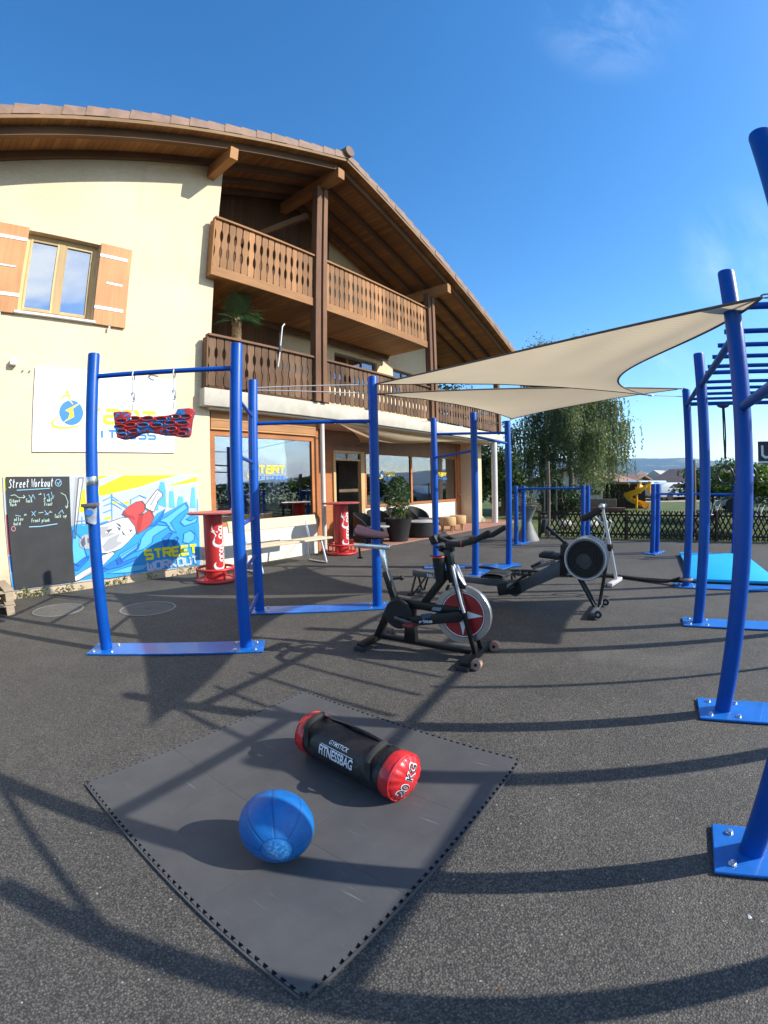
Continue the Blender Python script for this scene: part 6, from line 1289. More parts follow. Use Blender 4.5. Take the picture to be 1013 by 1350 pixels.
def sv(u,v):
    x=.11+u*(BL-.25); a=-.42; return bf(x,a+(v-.5)*.30,brad*1.008+.012*math.sin(PI*u))
m.grid(sv,30,3); m.grid(lambda u,v:bf(.11+u*(BL-.25),-.42+(v-.5)*.30,brad*1.003+.006*math.sin(PI*u)),30,3); m.build('side_strap',WEB,fbg,smooth=80)
# ------------------------------------------------------------------ battle rope
def ropeline(pts,name,label,r_=.021):
    P=[Vector(p) for p in pts]; out=[]
    for i in range(len(P)-1):
        p0=P[max(0,i-1)];p1=P[i];p2=P[i+1];p3=P[min(len(P)-1,i+2)]; n=max(4,int((p2-p1).length/.012))
        for k in range(n):
            t_=k/n; out.append(.5*((2*p1)+(-p0+p2)*t_+(2*p0-5*p1+4*p2-p3)*t_*t_+(-p0+3*p1-3*p2+p3)*t_**3))
    m=MB()
    for ph in range(3): # three strands laid round each other
        st=[]
        for i,q in enumerate(out):
            d=(out[min(i+1,len(out)-1)]-out[max(0,i-1)]).normalized(); _,a,b=frame(d); w=i*.42+ph*2*PI/3; st.append(q+(a*math.cos(w)+b*math.sin(w))*r_*.48)
        m.tube(st,r_*.62,7)
    return m
rt=thing('battle_rope','thick black twisted battle rope trailing across the asphalt from a right-hand post','rope',(3.2,6.3,0))
z=.026; m=ropeline([(R4.x+.02,R4.y+.09,.05),(3.93,5.52,.05),(3.62,5.93,z),(3.36,6.25,z),(3.02,6.45,z),(2.62,6.62,z),(2.2,6.95,z),(1.9,7.05,z+.0)],'','') ; m.build('strand',BLACKR,rt,smooth=60)
m=ropeline([(R4.x-.03,R4.y+.10,.10),(3.85,5.56,.04),(3.70,5.75,z),(3.40,6.15,z),(3.0,6.34,z),(2.5,6.50,z),(2.0,6.75,z),(1.62,7.20,z+.03),(1.28,7.25,z+.03)],'',''); m.build('strand',BLACKR,rt,smooth=60)
m=MB(); m.torus((R4.x,R4.y,.10),.075,.02,n=24,k=8); m.build('anchor_loop',simple('tan_anchor',(.28,.20,.15),.8,.3,30),rt)
# ------------------------------------------------------------------ terrace furniture
def armchair(s_,c_,rz,label):
    t=thing('rattan_armchair',label,'armchair',FW(s_,c_,.012),rz,'black rattan armchairs on the terrace')
    def lp(nm,mb,m_): return mb.build(nm,m_,t,world=False)
    m=MB(); n=22 # curved shell: open to local -y
    def sh(u,v,r_): a=R(-200+220*u)+0; a=R(-20+220*u); hh=.40+.30*math.sin(PI*u)**.7; return Vector((r_*math.cos(a),r_*math.sin(a),.04+v*(hh)))
    m.grid(lambda u,v:sh(u,v,.36),n,5); m.grid(lambda u,v:sh(1-u,v,.31),n,5); m.grid(lambda u,v:sh(u,1,.36)*(1-v)+sh(u,1,.31)*v,n,1); lp('shell',m,RATTAN)
    m=MB(); m.box((0,-.03,.17),(.58,.56,.26)); m.bevel(.02,2); lp('seat_base',m,RATTAN)
    m=MB(); m.box((0,-.03,.345),(.54,.52,.09)); m.bevel(.03,3); lp('cushion',m,simple('charcoal_cushion',(.045,.045,.048),.9,.15,30))
armchair(8.4,7.45,UA+.3,'black rattan armchair at the entrance door, leftmost of the terrace chairs'); armchair(9.3,7.8,UA-.2,'black rattan armchair behind the big black plant pot'); armchair(10.2,7.85,UA,'black rattan armchair behind the round table, under the glazed front'); armchair(11.2,7.85,UA+.1,'black rattan armchair left of the wooden stools')
tt=thing('rattan_table','low round black rattan table with pale top on the terrace','table',FW(10.1,7.02,.012))
o_=FW(10.1,7.02,0)
m=MB(); m.lathe([(.0,.012),(.40,.012),(.43,.05),(.45,.40),(.0,.40)],o_,36); m.build('table_base',RATTAN,tt); m=MB(); m.lathe([(0,.401),(.46,.401),(.465,.41),(.46,.425),(0,.425)],o_,36); m.build('table_top',simple('pale_table_top',(.40,.38,.36),.25,.1,3),tt)
t2=thing('side_table','small pale round side table beside the first rattan armchair','table',FW(8.2,6.85,.012)); o_=FW(8.2,6.85,0)
m=MB(); m.lathe([(0,.43),(.19,.43),(.19,.45),(0,.45)],o_,28); m.build('table_top',simple('dull_table_top',(.42,.41,.40),.5,.1,3),t2); m=MB(); m.lathe([(.14,.012),(.03,.04),(.025,.43)],o_,16); m.build('table_leg',BLACKM,t2)
pp=thing('potted_bamboo','tall leafy bamboo plant in a big black pot on the terrace','potted plant',FW(8.98,6.95,.012)); o_=FW(8.98,6.95,0)
m=MB(); m.lathe([(.0,.012),(.23,.012),(.33,.54),(.35,.58),(.31,.58),(.30,.52),(0,.52)],o_,28); m.build('pot',RATTAN,pp)
m=MB()
for k in range(15):
    a=rng.uniform(0,2*PI); r_=rng.uniform(.02,.16); b=o_+Vector((r_*math.cos(a),r_*math.sin(a),.5)); h=rng.uniform(.55,1.0); d=Vector((math.cos(a)*.22,math.sin(a)*.22,1))
    m.tube([b,b+d*h*.5,b+d*h+Vector((0,0,-.05))],[.010,.008,.003],6)
m.build('stem',simple('bamboo_stem',(.12,.14,.04),.6,.2,9),pp)
m=MB()
for k in range(1000):
    h=rng.random()**.8; a=rng.uniform(0,2*PI); r_=(.10+.26*math.sin(PI*min(1,h*.8+.15)))*rng.random()**.5
    m.leaf(o_+Vector((r_*math.cos(a),r_*math.sin(a),.64+.95*h)),rng.uniform(.08,.14),Vector((rng.gauss(0,1),rng.gauss(0,1),-.5+rng.gauss(0,.5))),.3)
m.build('foliage',LEAF_MD,pp)
def stool(s_,c_,label):
    t=thing('wooden_stool',label,'stool',FW(s_,c_,.012),UA,'pale wooden stools on the terrace'); o_=FW(s_,c_,0)
    m=MB(); m.lathe([(0,.20),(.24,.20),(.255,.23),(.255,.42),(.24,.45),(0,.45)],o_,24); m.build('drum_seat',WOOD_ST,t)
    for k in range(4): a=PI/4+k*PI/2; q=o_+Vector((.19*math.cos(a),.19*math.sin(a),0)); m=MB(); m.tube([q+ZV*.012,q+ZV*.21],[.022,.03],10); m.build('leg',WOOD_ST,t)
stool(11.35,7.0,'pale wooden drum stool, left one of the pair beside the pinkish column'); stool(11.95,7.0,'pale wooden drum stool, right one of the pair on the terrace')
nb=MB(); fbox(nb,14.42,14.62,7.735,7.748,1.35,1.62); single(nb,'notice',WHITEP,'small white notice fixed to the cream end pillar of the house','notice')
for nm,p_,c_,lab in (('toy_ride_on',(3.05,16.9,.17),YPLAST,'yellow plastic ride-on toy on the grass beyond the terrace'),('toy_box',(3.45,16.6,.13),simple('toy_green',(.18,.30,.10),.5,.1,5),'green plastic toy on the grass beside the yellow one')):
    t=thing(nm,lab,'toy',(p_[0],p_[1],0)); m=MB(); m.sphere(p_,p_[2],14,10,(1.5,1,1)); m.build('body',c_,t); m=MB(); m.sphere((p_[0]-.12,p_[1],p_[2]*2.1),p_[2]*.55,12,8); m.build('handle',c_,t)
    for dx in(-.16,.16): m=MB(); m.tube([(p_[0]+dx,p_[1]-.14,.07),(p_[0]+dx,p_[1]+.14,.07)],.07,12); m.build('wheel',WHITEP,t)
# ------------------------------------------------------------------ palm and mop on the first balcony
pl=thing('balcony_palm','palm with shaggy brown trunk behind the lower balcony railing','palm',FW(4.83,7.62,3.16)); o_=FW(4.83,7.62,0)
m=MB(); m.lathe([(.0,3.16),(.19,3.16),(.24,3.55),(.2,3.55),(.0,3.50)],o_,20); m.build('pot',TERRA_H,pl)
m=MB(); m.tube([o_+ZV*3.5,o_+ZV*4.1+U*.01,o_+ZV*4.55,o_+ZV*4.78+U*.02],[.07,.10,.095,.05],14)
for k in range(160): h=rng.uniform(3.7,4.75); a=rng.uniform(0,2*PI); q=o_+Vector((.09*math.cos(a),.09*math.sin(a),h)); m.leaf(q,.10,Vector((math.cos(a)*.5,math.sin(a)*.5,1)),.25)
m.build('trunk',FIBRE,pl)
for k in range(24):
    a=k*2.399+rng.uniform(-.2,.2); el=R(rng.choice([82,68,55,42,30,16,2])+rng.uniform(-7,7)); L=rng.uniform(.62,.82)*(1 if el>.5 else .85); d=Vector((math.cos(a)*math.cos(el),math.sin(a)*math.cos(el),math.sin(el)))
    if d.dot(N)<-.45: d+=N*.8; d.normalize()
    b=o_+ZV*4.72+U*.02; pts=[b+d*L*f-ZV*(.30*L*f*f)*(1.1-d.z) for f in(0,.25,.5,.75,1)]; m=MB(); m.tube(pts,[.010,.008,.006,.004,.002],5)
    for q in range(3,19):
        f=q/19*4; i=min(3,int(f)); p=pts[i]*(1-f+i)+pts[i+1]*(f-i); t_=(pts[i+1]-pts[i]).normalized(); _,sa,up=frame(t_)
        for sg in(-1,1):
            l=.27*math.sin(PI*min(1,.22+q/21))+.03; e_=(sa*sg*.85+t_*.62+up*.10).normalized(); tip=p+e_*l-ZV*.10*l/.27*rng.uniform(.4,1.5); mid=p+e_*l*.5; wv=t_*.0065
            m.add([p,mid+wv,tip,mid-wv],[(0,1,2,3)])
    m.build('frond',LEAF_PA,pl)
mp_=thing('white_pole','white pole with bent tip leaning on the lower balcony railing','pole',FW(5.46,7.0,3.3))
m=MB(); m.tube([FW(5.44,7.16,3.2),FW(5.46,7.02,4.1),FW(5.475,6.98,4.55),FW(5.53,6.98,4.62)],.013,10); m.build('tube',WHITEP,mp_); m=MB(); m.tube([FW(5.458,7.03,4.05),FW(5.462,7.02,4.16)],.035,10); m.build('clamp',DKGREY,mp_)
# ------------------------------------------------------------------ fence, planter, stakes
fa=Vector((4.02,11.49)); fdir=(Vector((8.882,8.614))-Vector((4.191,11.387))).normalized(); FL=13.0
fe=thing('lattice_fence','low dark brown criss-cross lattice fence between yard and lawn','fence',(*(fa+fdir*3),0))
def fp(k,z,o=0): q=fa+fdir*k; n_=Vector((fdir.y,-fdir.x)); return Vector((q.x+n_.x*o,q.y+n_.y*o,z))
for z in(.12,.60): m=MB(); m.beam(fp(0,z,.016),fp(FL,z,.016),.022,.045); m.build('rail',WOOD_FE,fe)
m=MB(); k=0.0
while k<FL-.4:
    m.beam(fp(k,.02,.0),fp(k+.36,.70,.0),.014,.036); m.beam(fp(k+.36,.02,-.016),fp(k,.70,-.016),.014,.036); k+=.135
m.build('lattice',WOOD_FE,fe,smooth=0)
for k in(0,2.2,4.4,6.6,8.8,11): m=MB(); m.beam(fp(k,0,.06),fp(k,.72,.06),.06,.06); m.build('fence_post',WOOD_FE,fe)
def stake(x_,y_,h,r_,label,m_=WOOD_GR):
    m=MB(); m.tube([(x_,y_,0),(x_+.01,y_,h*.5),(x_,y_,h)],[r_,r_*.95,r_*.85],10); single(m,'wooden_stake',m_,label,'post')
stake(4.11,11.10,1.93,.045,'tall grey wooden stake at the left end of the lattice fence'); stake(7.36,9.60,1.92,.075,'thick grey-brown wooden post behind the right-hand blue posts'); stake(8.45,8.85,.80,.06,'short dark wooden post at the lattice fence, right of the tallest blue post',WOOD_FE)
m=MB(); m.tube([(5.95,16.5,0),(5.95,16.5,1.45)],.03,8); single(m,'thin_post',DKGREY,'thin grey post standing on the lawn before the dark shrub','post','thin posts on the lawn'); m=MB(); m.tube([(6.35,16.3,0),(6.35,16.3,1.45)],.03,8); single(m,'thin_post',DKGREY,'thin grey post on the lawn, right of its twin','post','thin posts on the lawn')
pv=thing('hourglass_planter','tall grey hourglass planter with trailing grey-green plants, beside the lattice fence','planter',(3.47,10.86,0)); o_=Vector((3.47,10.86,0))
m=MB(); m.lathe([(.0,.0),(.30,.0),(.29,.04),(.20,.22),(.105,.44),(.10,.48),(.13,.58),(.22,.76),(.27,.85),(.24,.86),(.20,.80),(0,.78)],o_,28); m.build('vase',POT,pv)
m=MB()
for k in range(900):
    a=rng.uniform(0,2*PI); r_=.36*rng.random()**.5; z=.86+.28*(1-(r_/.36)**2)*rng.random()-(.14*rng.random() if r_>.24 else 0); m.leaf(o_+Vector((r_*math.cos(a),r_*math.sin(a),z)),rng.uniform(.03,.06))
m.build('plants',LEAF_GY,pv)
# ------------------------------------------------------------------ trees and shrubs
def crown(m,c,rad,n,sz,clumps=40,fill=.35,asp=.6,zmin=None):
    c=Vector(c); cl_=[]
    for i in range(clumps):
        d=Vector((rng.gauss(0,1),rng.gauss(0,1),rng.gauss(0,1))).normalized(); k=rng.uniform(.45,.95); cl_.append((Vector((c.x+d.x*rad[0]*k,c.y+d.y*rad[1]*k,c.z+d.z*rad[2]*k)),rng.uniform(.16,.34)))
    for i in range(n):
        q,r_=rng.choice(cl_); d=Vector((rng.gauss(0,1),rng.gauss(0,1),rng.gauss(0,1))).normalized()*rng.random()**.4; p=q+Vector((d.x*rad[0]*r_*1.2,d.y*rad[1]*r_*1.2,d.z*rad[2]*r_))
        if zmin is not None and p.z<zmin: continue
        m.leaf(p,sz*rng.uniform(.6,1.3),Vector((rng.gauss(0,1),rng.gauss(0,1),rng.gauss(0,.6)-.3)),asp)
def tree(name,label,cat,x_,y_,h,rad,zc,n,sz,lm,clumps=40,tr=.12,bark=BARK,group=None):
    t=thing(name,label,cat,(x_,y_,0),0,group)
    m=MB(); m.tube([(x_,y_,-.1),(x_+.05,y_,zc*.5),(x_-.03,y_+.04,zc),(x_+.06,y_,zc+rad[2]*.6)],[tr,tr*.8,tr*.6,tr*.2],10)
    for k in range(8):
        a=k*.8+rng.random(); z0=zc*rng.uniform(.5,1.05); l=rad[0]*rng.uniform(.5,.85); m.tube([(x_,y_,z0),(x_+math.cos(a)*l*.5,y_+math.sin(a)*l*.5,z0+rad[2]*.25),(x_+math.cos(a)*l,y_+math.sin(a)*l,z0+rad[2]*.5)],[tr*.4,tr*.28,tr*.08],7)
    m.build('trunk',bark,t); m=MB(); crown(m,(x_,y_,zc),rad,n,sz,clumps,zmin=.05); m.build('crown',lm,t); return t
bt=thing('weeping_birch','tall weeping birch with hanging leafy strands, behind the lattice fence','tree',(9.35,22.05,0)); bx,by=6.65,15.7; BM=Matrix.Translation((9.35,22.05,-.56))@Matrix.Scale(1.405,4)@Matrix.Translation((-bx,-by,.0))
m=MB(); m.tube([(bx,by,-.1),(bx+.05,by,1.5),(bx-.08,by+.05,3.2),(bx+.1,by,5.0),(bx+.2,by,6.3)],[.12,.10,.085,.05,.012],12); LB_=[]
for k in range(26):
    a=k*2.4+rng.uniform(-.3,.3); z0=1.9+4.2*(k/26)+rng.uniform(-.15,.15); l=(2.35-1.35*max(0,(z0-2.0)/4.6)**1.3)*rng.uniform(.65,1.12); q=[Vector((bx+math.cos(a)*l*f,by+math.sin(a)*l*f,z0+ (1.2*f-.75*f*f)*l*.62)) for f in(0,.3,.6,.85,1)]
    m.tube(q,[.05,.04,.028,.016,.008],7); LB_.append(q)
m.move(BM); m.build('trunk',BARKB,bt); m=MB()
for k in range(2900):
    q=rng.choice(LB_); f=rng.uniform(.22,1)*4; i=min(3,int(f)); p=q[i]*(1-f+i)+q[i+1]*(f-i); p=p+Vector((rng.gauss(0,.16),rng.gauss(0,.16),rng.gauss(0,.10))); L=rng.uniform(.35,1.7)*(1.15 if p.z<4.2 else .75); L=max(.2,min(L,p.z-.75))
    sw=Vector((rng.gauss(0,.12),rng.gauss(0,.12),0)); n=int(L/.042)
    for j in range(n):
        z=L*j/n; m.leaf(p+sw*(z/L)**1.5-ZV*z+Vector((rng.gauss(0,.022),rng.gauss(0,.022),rng.gauss(0,.012))),rng.uniform(.06,.105),Vector((rng.gauss(0,.5),rng.gauss(0,.5),-1)),.6)
for q in LB_: 
    for j in range(330): f=rng.uniform(.15,1)*4; i=min(3,int(f)); m.leaf(q[i]*(1-f+i)+q[i+1]*(f-i)+Vector((rng.gauss(0,.22),rng.gauss(0,.22),rng.gauss(0,.2))),rng.uniform(.065,.105))
for j in range(900): a=rng.uniform(0,2*PI); h=rng.random(); r_=1.15*(1-h)*rng.random()**.5; m.leaf((bx+.15+r_*math.cos(a),by+r_*math.sin(a),4.7+1.45*h),rng.uniform(.06,.10))
m.move(BM); m.build('crown',LEAF_BI,bt)
tree('garden_tree','dark green bushy tree behind the white house column','tree',3.9,20.5,4,(1.9,1.9,1.6),2.0,9000,.16,LEAF_DK,60)
tree('garden_tree','mid-green round tree between house column and weeping birch','tree',5.2,19.8,4,(1.3,1.3,1.35),1.55,6000,.13,LEAF_MD,46)
tree('garden_tree','dark tree behind the house, seen through the lower balcony end','tree',3.9,24.5,6,(2.4,2.2,2.6),4.4,7000,.2,LEAF_DK,50,.16)
tree('dark_shrub','dense dark conifer shrub under the right side of the birch','shrub',7.15,17.7,2,(1.05,1.0,.85),.80,7000,.10,LEAF_DK,44,.06)
tree('vine_tree','bright-leaved clipped tree with short trunk at the right edge, behind the tallest blue post','tree',10.2,10.6,2.4,(1.55,1.35,.62),1.42,9000,.12,LEAF_BR,60,.09)
tree('vine_tree','clipped leafy tree left of the tallest blue post, behind the hanging ring','tree',11.8,14.2,2.4,(1.5,1.5,.60),1.30,7000,.12,LEAF_MD,50,.09)
# unseen trees and hedge, added round the yard for the window panes to mirror
for i,(x_,y_,h) in enumerate(((19,-7,2.6),(14,-12,4.5),(6,-19,5.0),(-3,-21,6),(23,1,2.2),(-12,-20,5),(10,-17,4.2))):
    tree('yard_tree',['dark broad tree beyond the yard, right of the camera','tall dark tree at the yard corner behind the camera','dark tree straight behind the camera','big dark tree behind the camera on the left','low dark tree beside the yard on the right','dark tree far behind on the left','dark small tree behind the camera on the right'][i],'tree',x_,y_,h,(h*.62,h*.62,h*.42),h*.55,2200,.42,LEAF_DK,40,.18,group='trees around the yard, outside the picture')
hd_=thing('hedge','unseen dark clipped hedge added beside the yard for the window reflections','hedge',(24,4,0)); m=MB()
for k in range(5200): f=rng.random(); m.leaf((24.5+rng.gauss(0,.45)-3*f,-9+f*22,rng.random()**.7*1.75),rng.uniform(.18,.34))
m.build('foliage',LEAF_DK,hd_)
# ------------------------------------------------------------------ playground and what stands beyond the lawn
sp=thing('spiral_slide','yellow plastic spiral slide with two handles at its top, on the lawn','slide',(12.35,20.65,0)); sx_,sy_=12.35,20.65
rx_=Vector((.857,-.514,0)); fx_=Vector((-.514,-.857,0)); sc0=Vector((sx_,sy_,0))
def sld(u,v):
    a=R(-25)+u*R(385); w=(v-.5)*2; r_=.40+w*.24*(1-.25*u)+(.05*u); z=1.12*(1-u)**1.15+.10; return sc0+(rx_*math.cos(a)+fx_*math.sin(a))*r_+ZV*(z+.17*w*w+(.05*w if w>0 else 0))
m=MB(); m.grid(sld,70,10); m.grid(lambda u,v:sld(1-u,v)-ZV*.045,70,10); m.build('chute',YPLAST,sp,smooth=60)
m=MB(); m.tube([(sx_,sy_,0),(sx_,sy_,1.15)],.06,14); m.build('centre_post',YPLAST,sp)
for k in(.12,.62): q=sc0+rx_*k-fx_*.05; m=MB(); m.tube([q+ZV*.85,q+ZV*1.2,q+ZV*1.42+rx_*.06],[.10,.11,.06],12); m.build('top_handle',YPLAST,sp)
if 0: pass
ph=thing('play_hut','dark wooden play hut with flat grey roof behind the yellow slide','hut',(13.6,23.8,0)); 
def hb_(m,a,b): m.b2(a,b)
m=MB(); m.box((13.3,23.6,.65),(2.3,1.7,1.3),Matrix.Rotation(R(-30),3,'Z')); m.build('wall',BROWN_H,ph); m=MB(); m.box((13.2,23.5,1.34),(3.0,2.4,.12),Matrix.Rotation(R(-30),3,'Z')); m.build('roof',WOOD_GR,ph)
for k in(-.55,.35): q=Vector((13.3,23.6,0))+Matrix.Rotation(R(-30),3,'Z')@Vector((k,-.86,.6)); m=MB(); m.box(q,(.5,.04,.8),Matrix.Rotation(R(-30),3,'Z')); m.build('door',DARKIN,ph)
gw=thing('garden_wall','low brown garden wall with planting strip behind the birch','wall',(8.5,21,0)); m=MB(); m.box((8.6,21.6,.30),(5.5,.22,.60),Matrix.Rotation(R(-30),3,'Z')); m.build('wall',simple('brown_wall',(.20,.15,.11),.9,.15,3),gw); m=MB(); m.box((8.5,21.4,.10),(6.3,.5,.2),Matrix.Rotation(R(-30),3,'Z')); m.build('planting_strip',simple('soil_bark',(.15,.07,.045),.95,.3,14,bump=.6),gw)
m=MB(); m.box((6.15,20.3,.5),(.55,.3,1.0),Matrix.Rotation(R(-25),3,'Z')); single(m,'garden_screen',WHITEP,'white upright screen behind the lattice fence, left of the birch trunk','screen')
for i,(x_,y_) in enumerate(((5.5,13.3),(6.2,13.0))):
    m=MB(); m.sphere((x_,y_,.13),.18,14,8,(1.5,1,.8)); single(m,'pale_boulder',simple('pale_stone',(.50,.45,.36),.9,.15,7,bump=.4),['pale boulder on the lawn behind the fence, left one','pale boulder on the lawn behind the fence, right one'][i],'boulder','pale boulders on the lawn')
def far_house(x_,y_,rz,wd,dp,eh,rh,label,wall=CREAM_H,roofm=TERRA_H,wins=True):
    t=thing('far_house',label,'house',(x_,y_,0),rz); M=Matrix.Translation((x_,y_,0))@Matrix.Rotation(rz,4,'Z')
    m=MB(); m.prism([(-wd/2,-.2),(wd/2,-.2),(wd/2,eh),(0,eh+rh),(-wd/2,eh)],(0,-dp/2,0),(1,0,0),(0,0,1),(0,1,0),dp); m.move(M); m.build('wall',wall,t)
    for sg in(-1,1):
        m=MB(); a=Vector((0,0,eh+rh+.10)); b=Vector((sg*(wd/2+.5),0,eh-.5*rh/(wd/2)+.10)); m.prism([(a.x,a.z),(b.x,b.z),(b.x,b.z+.18),(a.x,a.z+.18)],(0,-dp/2-.6,0),(1,0,0),(0,0,1),(0,1,0),dp+1.2); m.move(M); m.build('roof',roofm,t)
    if wins:
        for k in(-.25,.25):
            m=MB(); m.box((k*wd,-dp/2-.02,eh*.55),(wd*.14,.06,eh*.3)); m.move(M); m.build('window',DARKIN,t)
    return t
far_house(27.2,36.2,R(-12),5.2,8,.9,1.45,'brown-gabled house with tiled roof beyond the lawn, behind the right-hand posts',BROWN_H)
far_house(33.5,36.0,R(60),7,12,1.1,1.3,'long low tiled house at the right, beyond the clipped trees')
far_house(17.0,36.5,R(-40),7,9,1.2,1.2,'red-roofed house half hidden behind the birch')
far_house(24.0,48,R(30),8,10,.8,1.1,'pale distant house left of the brown-gabled one',simple('far_white',(.6,.6,.6),.8,.1,1))
def car(x_,y_,rz,pm,label,L=4.2,Wd=1.75,Hh=1.45,van=False):
    t=thing('parked_van' if van else 'parked_car',label,'van' if van else 'car',(x_,y_,0),rz); M=Matrix.Translation((x_,y_,0))@Matrix.Rotation(rz,4,'Z')
    pr=[(-L/2,.35),(-L/2+.05,.8),(-L*.36,.92),(-L*.22,Hh),(L*.22,Hh),(L*.36,.95),(L/2-.05,.82),(L/2,.4),(L/2-.1,.25),(-L/2+.1,.25)] if not van else [(-L/2,.35),(-L/2,1.1),(-L*.42,Hh*.93),(-L*.36,Hh),(L*.47,Hh),(L/2,Hh*.9),(L/2,.35),(L/2-.1,.25),(-L/2+.1,.25)]
    m=MB(); m.prism(pr,(0,-Wd/2,0),(1,0,0),(0,0,1),(0,1,0),Wd); m.bevel(.06,2); m.move(M); m.build('body',pm,t)
    for y__ in(-1,1):
        m=MB(); m.prism([(-L*.33,.95),(-L*.21,Hh-.1),(L*.21,Hh-.1),(L*.32,.97)],(0,y__*(Wd/2+.012)-.006,0),(1,0,0),(0,0,1),(0,1,0),.012); m.move(M); m.build('side_window',DARKIN,t)
        for x__ in(-L*.3,L*.3): m=MB(); m.tube([(x__,y__*(Wd/2-.16),.32),(x__,y__*(Wd/2+.02),.32)],.32,18); m.move(M); m.build('wheel',TYRE,t)
car(17.9,18.3,R(-32),simple('silver_car',(.35,.37,.40),.25,.05,2,coat=.5),'silver grey car parked behind the clipped tree at the right edge',Hh=1.30)
car(22.6,32.0,R(10),CARW,'white van parked on the far road, left of the right-hand posts',4.6,1.9,1.35,True)
car(20.6,33.6,R(18),simple('pale_blue_van',(.45,.55,.60),.3,.05,2,coat=.5),'pale blue-white van on the far road beside the white van',4.2,1.9,1.5,True)
def bicycle(x_,y_,rz,label,pm):
    t=thing('parked_bicycle',label,'bicycle',(x_,y_,0),rz,'bicycles parked beyond the fence'); M=Matrix.Translation((x_,y_,0))@Matrix.Rotation(rz,4,'Z')
    for k in(-.52,.52): m=MB(); m.torus((k,0,.34),.33,.016,ax=(0,1,0),n=24,k=6); m.move(M); m.build('wheel',TYRE,t)
    m=MB()
    for a,b in(((-.52,.34),(-.12,.36)),((-.12,.36),(-.22,.86)),((-.20,.78),(.36,.80)),((-.12,.36),(.38,.72)),((.36,.92),(.52,.34)),((-.52,.34),(-.21,.78))): m.tube([(a[0],0,a[1]),(b[0],0,b[1])],.018,7)
    m.move(M); m.build('frame',pm,t); m=MB(); m.tube([(.34,-.26,1.0),(.34,0,.96),(.34,.26,1.0)],.014,7); m.move(M); m.build('handlebar',BLACKM,t); m=MB(); m.sphere((-.23,0,.90),.10,10,6,(1.3,.6,.35)); m.move(M); m.build('saddle',BLACKM,t)
for i,(x_,y_,a) in enumerate(((10.9,12.9,.5),(11.5,12.4,.7),(12.1,12.0,.45))): bicycle(x_,y_,a,['bicycle with pale frame beyond the fence, leftmost of three','bicycle with pale frame beyond the fence, middle of three','bicycle with pale frame beyond the fence, rightmost of three'][i],SILVP)
rd=MB(); rd.poly([(12,30),(60,24),(60,32),(14,37)],(0,0,-.006),(1,0,0),(0,1,0)); struct(rd.build('far_road',simple('far_road_sand',(.36,.30,.22),.95,.1,.6)))
sgn=thing('roadside_sign','dark square sign with a white letter at the right edge, above the clipped tree','sign',(14.6,14.0,0))
m=MB(); m.tube([(14.6,14.0,0),(14.6,14.0,2.2)],.05,8); m.build('post',DKGREY,sgn); M=Matrix.Translation((14.6,14.0,2.52))@Matrix.Rotation(R(-46),4,'Z'); m=MB(); m.box((0,0,0),(.95,.08,.85)); m.move(M); m.build('panel',SCREEN,sgn)
m=MB(); m.ribbon([(-.30,.25),(-.30,-.12),(-.2,-.2),(.0,-.2)],.09,(0,-.042,.02),(1,0,0),(0,0,1)); m.move(M); m.build('lettering',WHITEP,sgn); m=MB(); m.box((0,-.045,-.36),(.93,.004,.07)); m.move(M); m.build('stripe',WHITEP,sgn)
# the town on the plain and the tree lines below the hills
m=MB(); tm=MB()
for k in range(230):
    az=R(rng.uniform(10,60)); D=rng.uniform(350,900); x_,y_=math.sin(az)*D,math.cos(az)*D; w_=rng.uniform(8,20); h=rng.uniform(5,10); M=Matrix.Translation((x_,y_,-3))@Matrix.Rotation(rng.uniform(0,3),4,'Z')
    b=MB(); b.prism([(-w_/2,0),(w_/2,0),(w_/2,h),(0,h+w_*.3),(-w_/2,h)],(0,-w_*.6,0),(1,0,0),(0,0,1),(0,1,0),w_*1.2); b.move(M); m.add(b.v,b.f)
struct(m.build('far_town',simple('town_mix',(.42,.36,.31),.9,.45,.02),None,smooth=0),'stuff')
for k in range(900):
    az=R(rng.uniform(-20,75)); D=rng.uniform(110,800); c_=Vector((math.sin(az)*D,math.cos(az)*D,-2)); s_=rng.uniform(2.0,4.0)*(1 if D>250 else .55)
    for q in range(16): tm.leaf(c_+Vector((rng.gauss(0,s_*.6),rng.gauss(0,s_*.6),abs(rng.gauss(0,s_*.5)))),s_*rng.uniform(.6,1.1))
struct(tm.build('far_trees',LEAF_DK,None,smooth=0),'stuff')
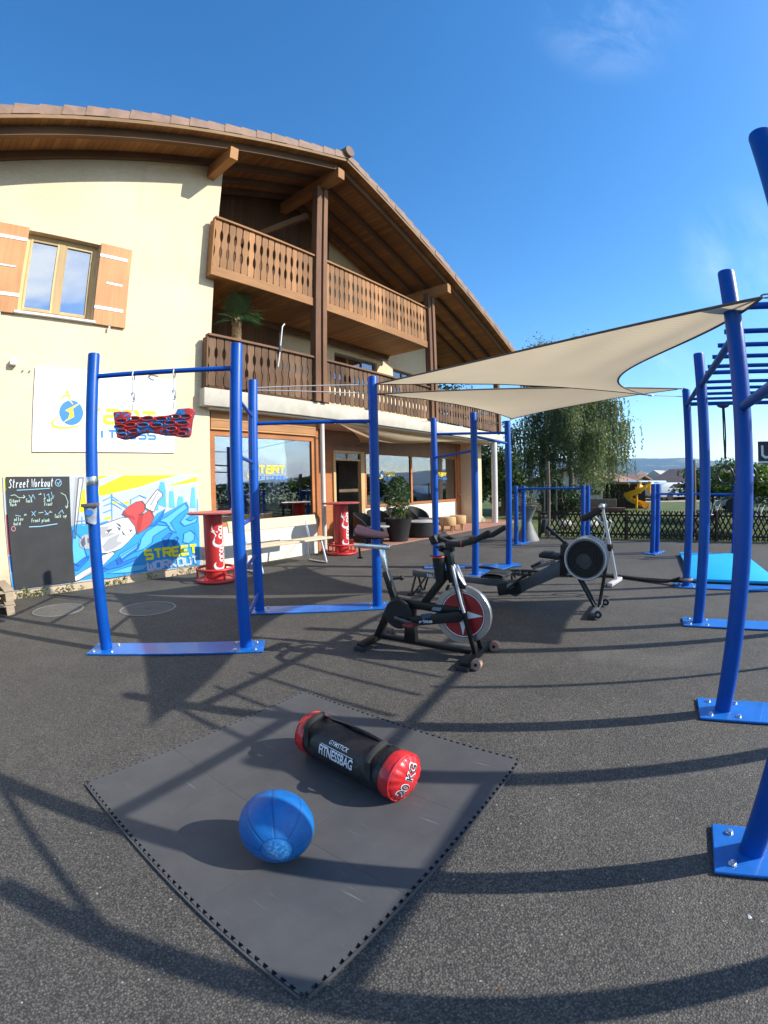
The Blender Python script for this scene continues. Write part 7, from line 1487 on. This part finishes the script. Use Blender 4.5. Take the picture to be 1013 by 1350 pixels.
# short grass blades on the strip of lawn next to the fence
gm=MB()
for k in range(15000):
    a=rng.uniform(.0,11.5); o=rng.random()**1.6*7.5; q=fa+fdir*a; n_=Vector((-fdir.y,fdir.x)); n_=n_ if n_.y>0 else -n_; q=q+n_*(.05+o); h=rng.uniform(.03,.075)*(1.6 if o<.25 else 1); d=Vector((rng.gauss(0,.4),rng.gauss(0,.4),1)).normalized(); b=Vector((q.x,q.y,-.012)); s_=Vector((rng.gauss(0,1),rng.gauss(0,1),0)).normalized()*.007
    gm.add([b-s_,b+s_,b+d*h],[(0,1,2)])
struct(gm.build('grass_blades',LEAF_WE,None,smooth=0),'stuff')
# ------------------------------------------------------------------ litter and loose grit on the asphalt
m=MB()
m.add([(1.158,.818,.002),(1.169,.814,.004),(1.172,.823,.002),(1.168,.836,.004),(1.160,.828,.002),(1.166,.824,.006)],[(0,1,5),(1,2,5),(2,3,5),(3,4,5),(4,0,5)])
single(m,'paper_scrap',WHITEP,'tiny white scrap of paper on the asphalt left of the nearest blue base plate','litter')
m=MB(); m.leaf((.30,.80,.004),.022,Vector((1,.3,.1))); single(m,'dry_leaf',simple('dry_leaf_brown',(.20,.10,.045),.8,.2,30),'tiny brown dry leaf on the asphalt right of the floor mat','leaf')
m=MB()
for k in range(1500):
    x_=rng.uniform(-3.2,3.6); y_=.35+rng.random()**1.4*5.5; r_=rng.choice((.0016,.002,.0026,.0034)); a=rng.random()*6
    m.add([Vector((x_+r_*math.cos(a),y_+r_*math.sin(a),.0005)),Vector((x_+r_*math.cos(a+2.1),y_+r_*math.sin(a+2.1),.0005)),Vector((x_+r_*math.cos(a+4.2),y_+r_*math.sin(a+4.2),.0005)),Vector((x_,y_,r_*1.1))],[(0,1,3),(1,2,3),(2,0,3)])
struct(m.build('loose_grit',wood('grit_stone',(.24,.215,.18),2,.8,.6),None,smooth=0),'stuff')
# ------------------------------------------------------------------ the air
if HAZE:
    def hz(x):
        v=x.n('VolumePrincipled'); v.inputs['Color'].default_value=(.40,.64,1,1); v.inputs['Density'].default_value=HAZE; v.inputs['Anisotropy'].default_value=.1
        x.l(v.outputs[0],x.out.inputs['Volume'])
    m=MB(); m.b2((-4200,-400,-12),(4200,4200,205)); o=m.build('haze',mat('air_haze',hz),None,smooth=0); struct(o,'stuff')
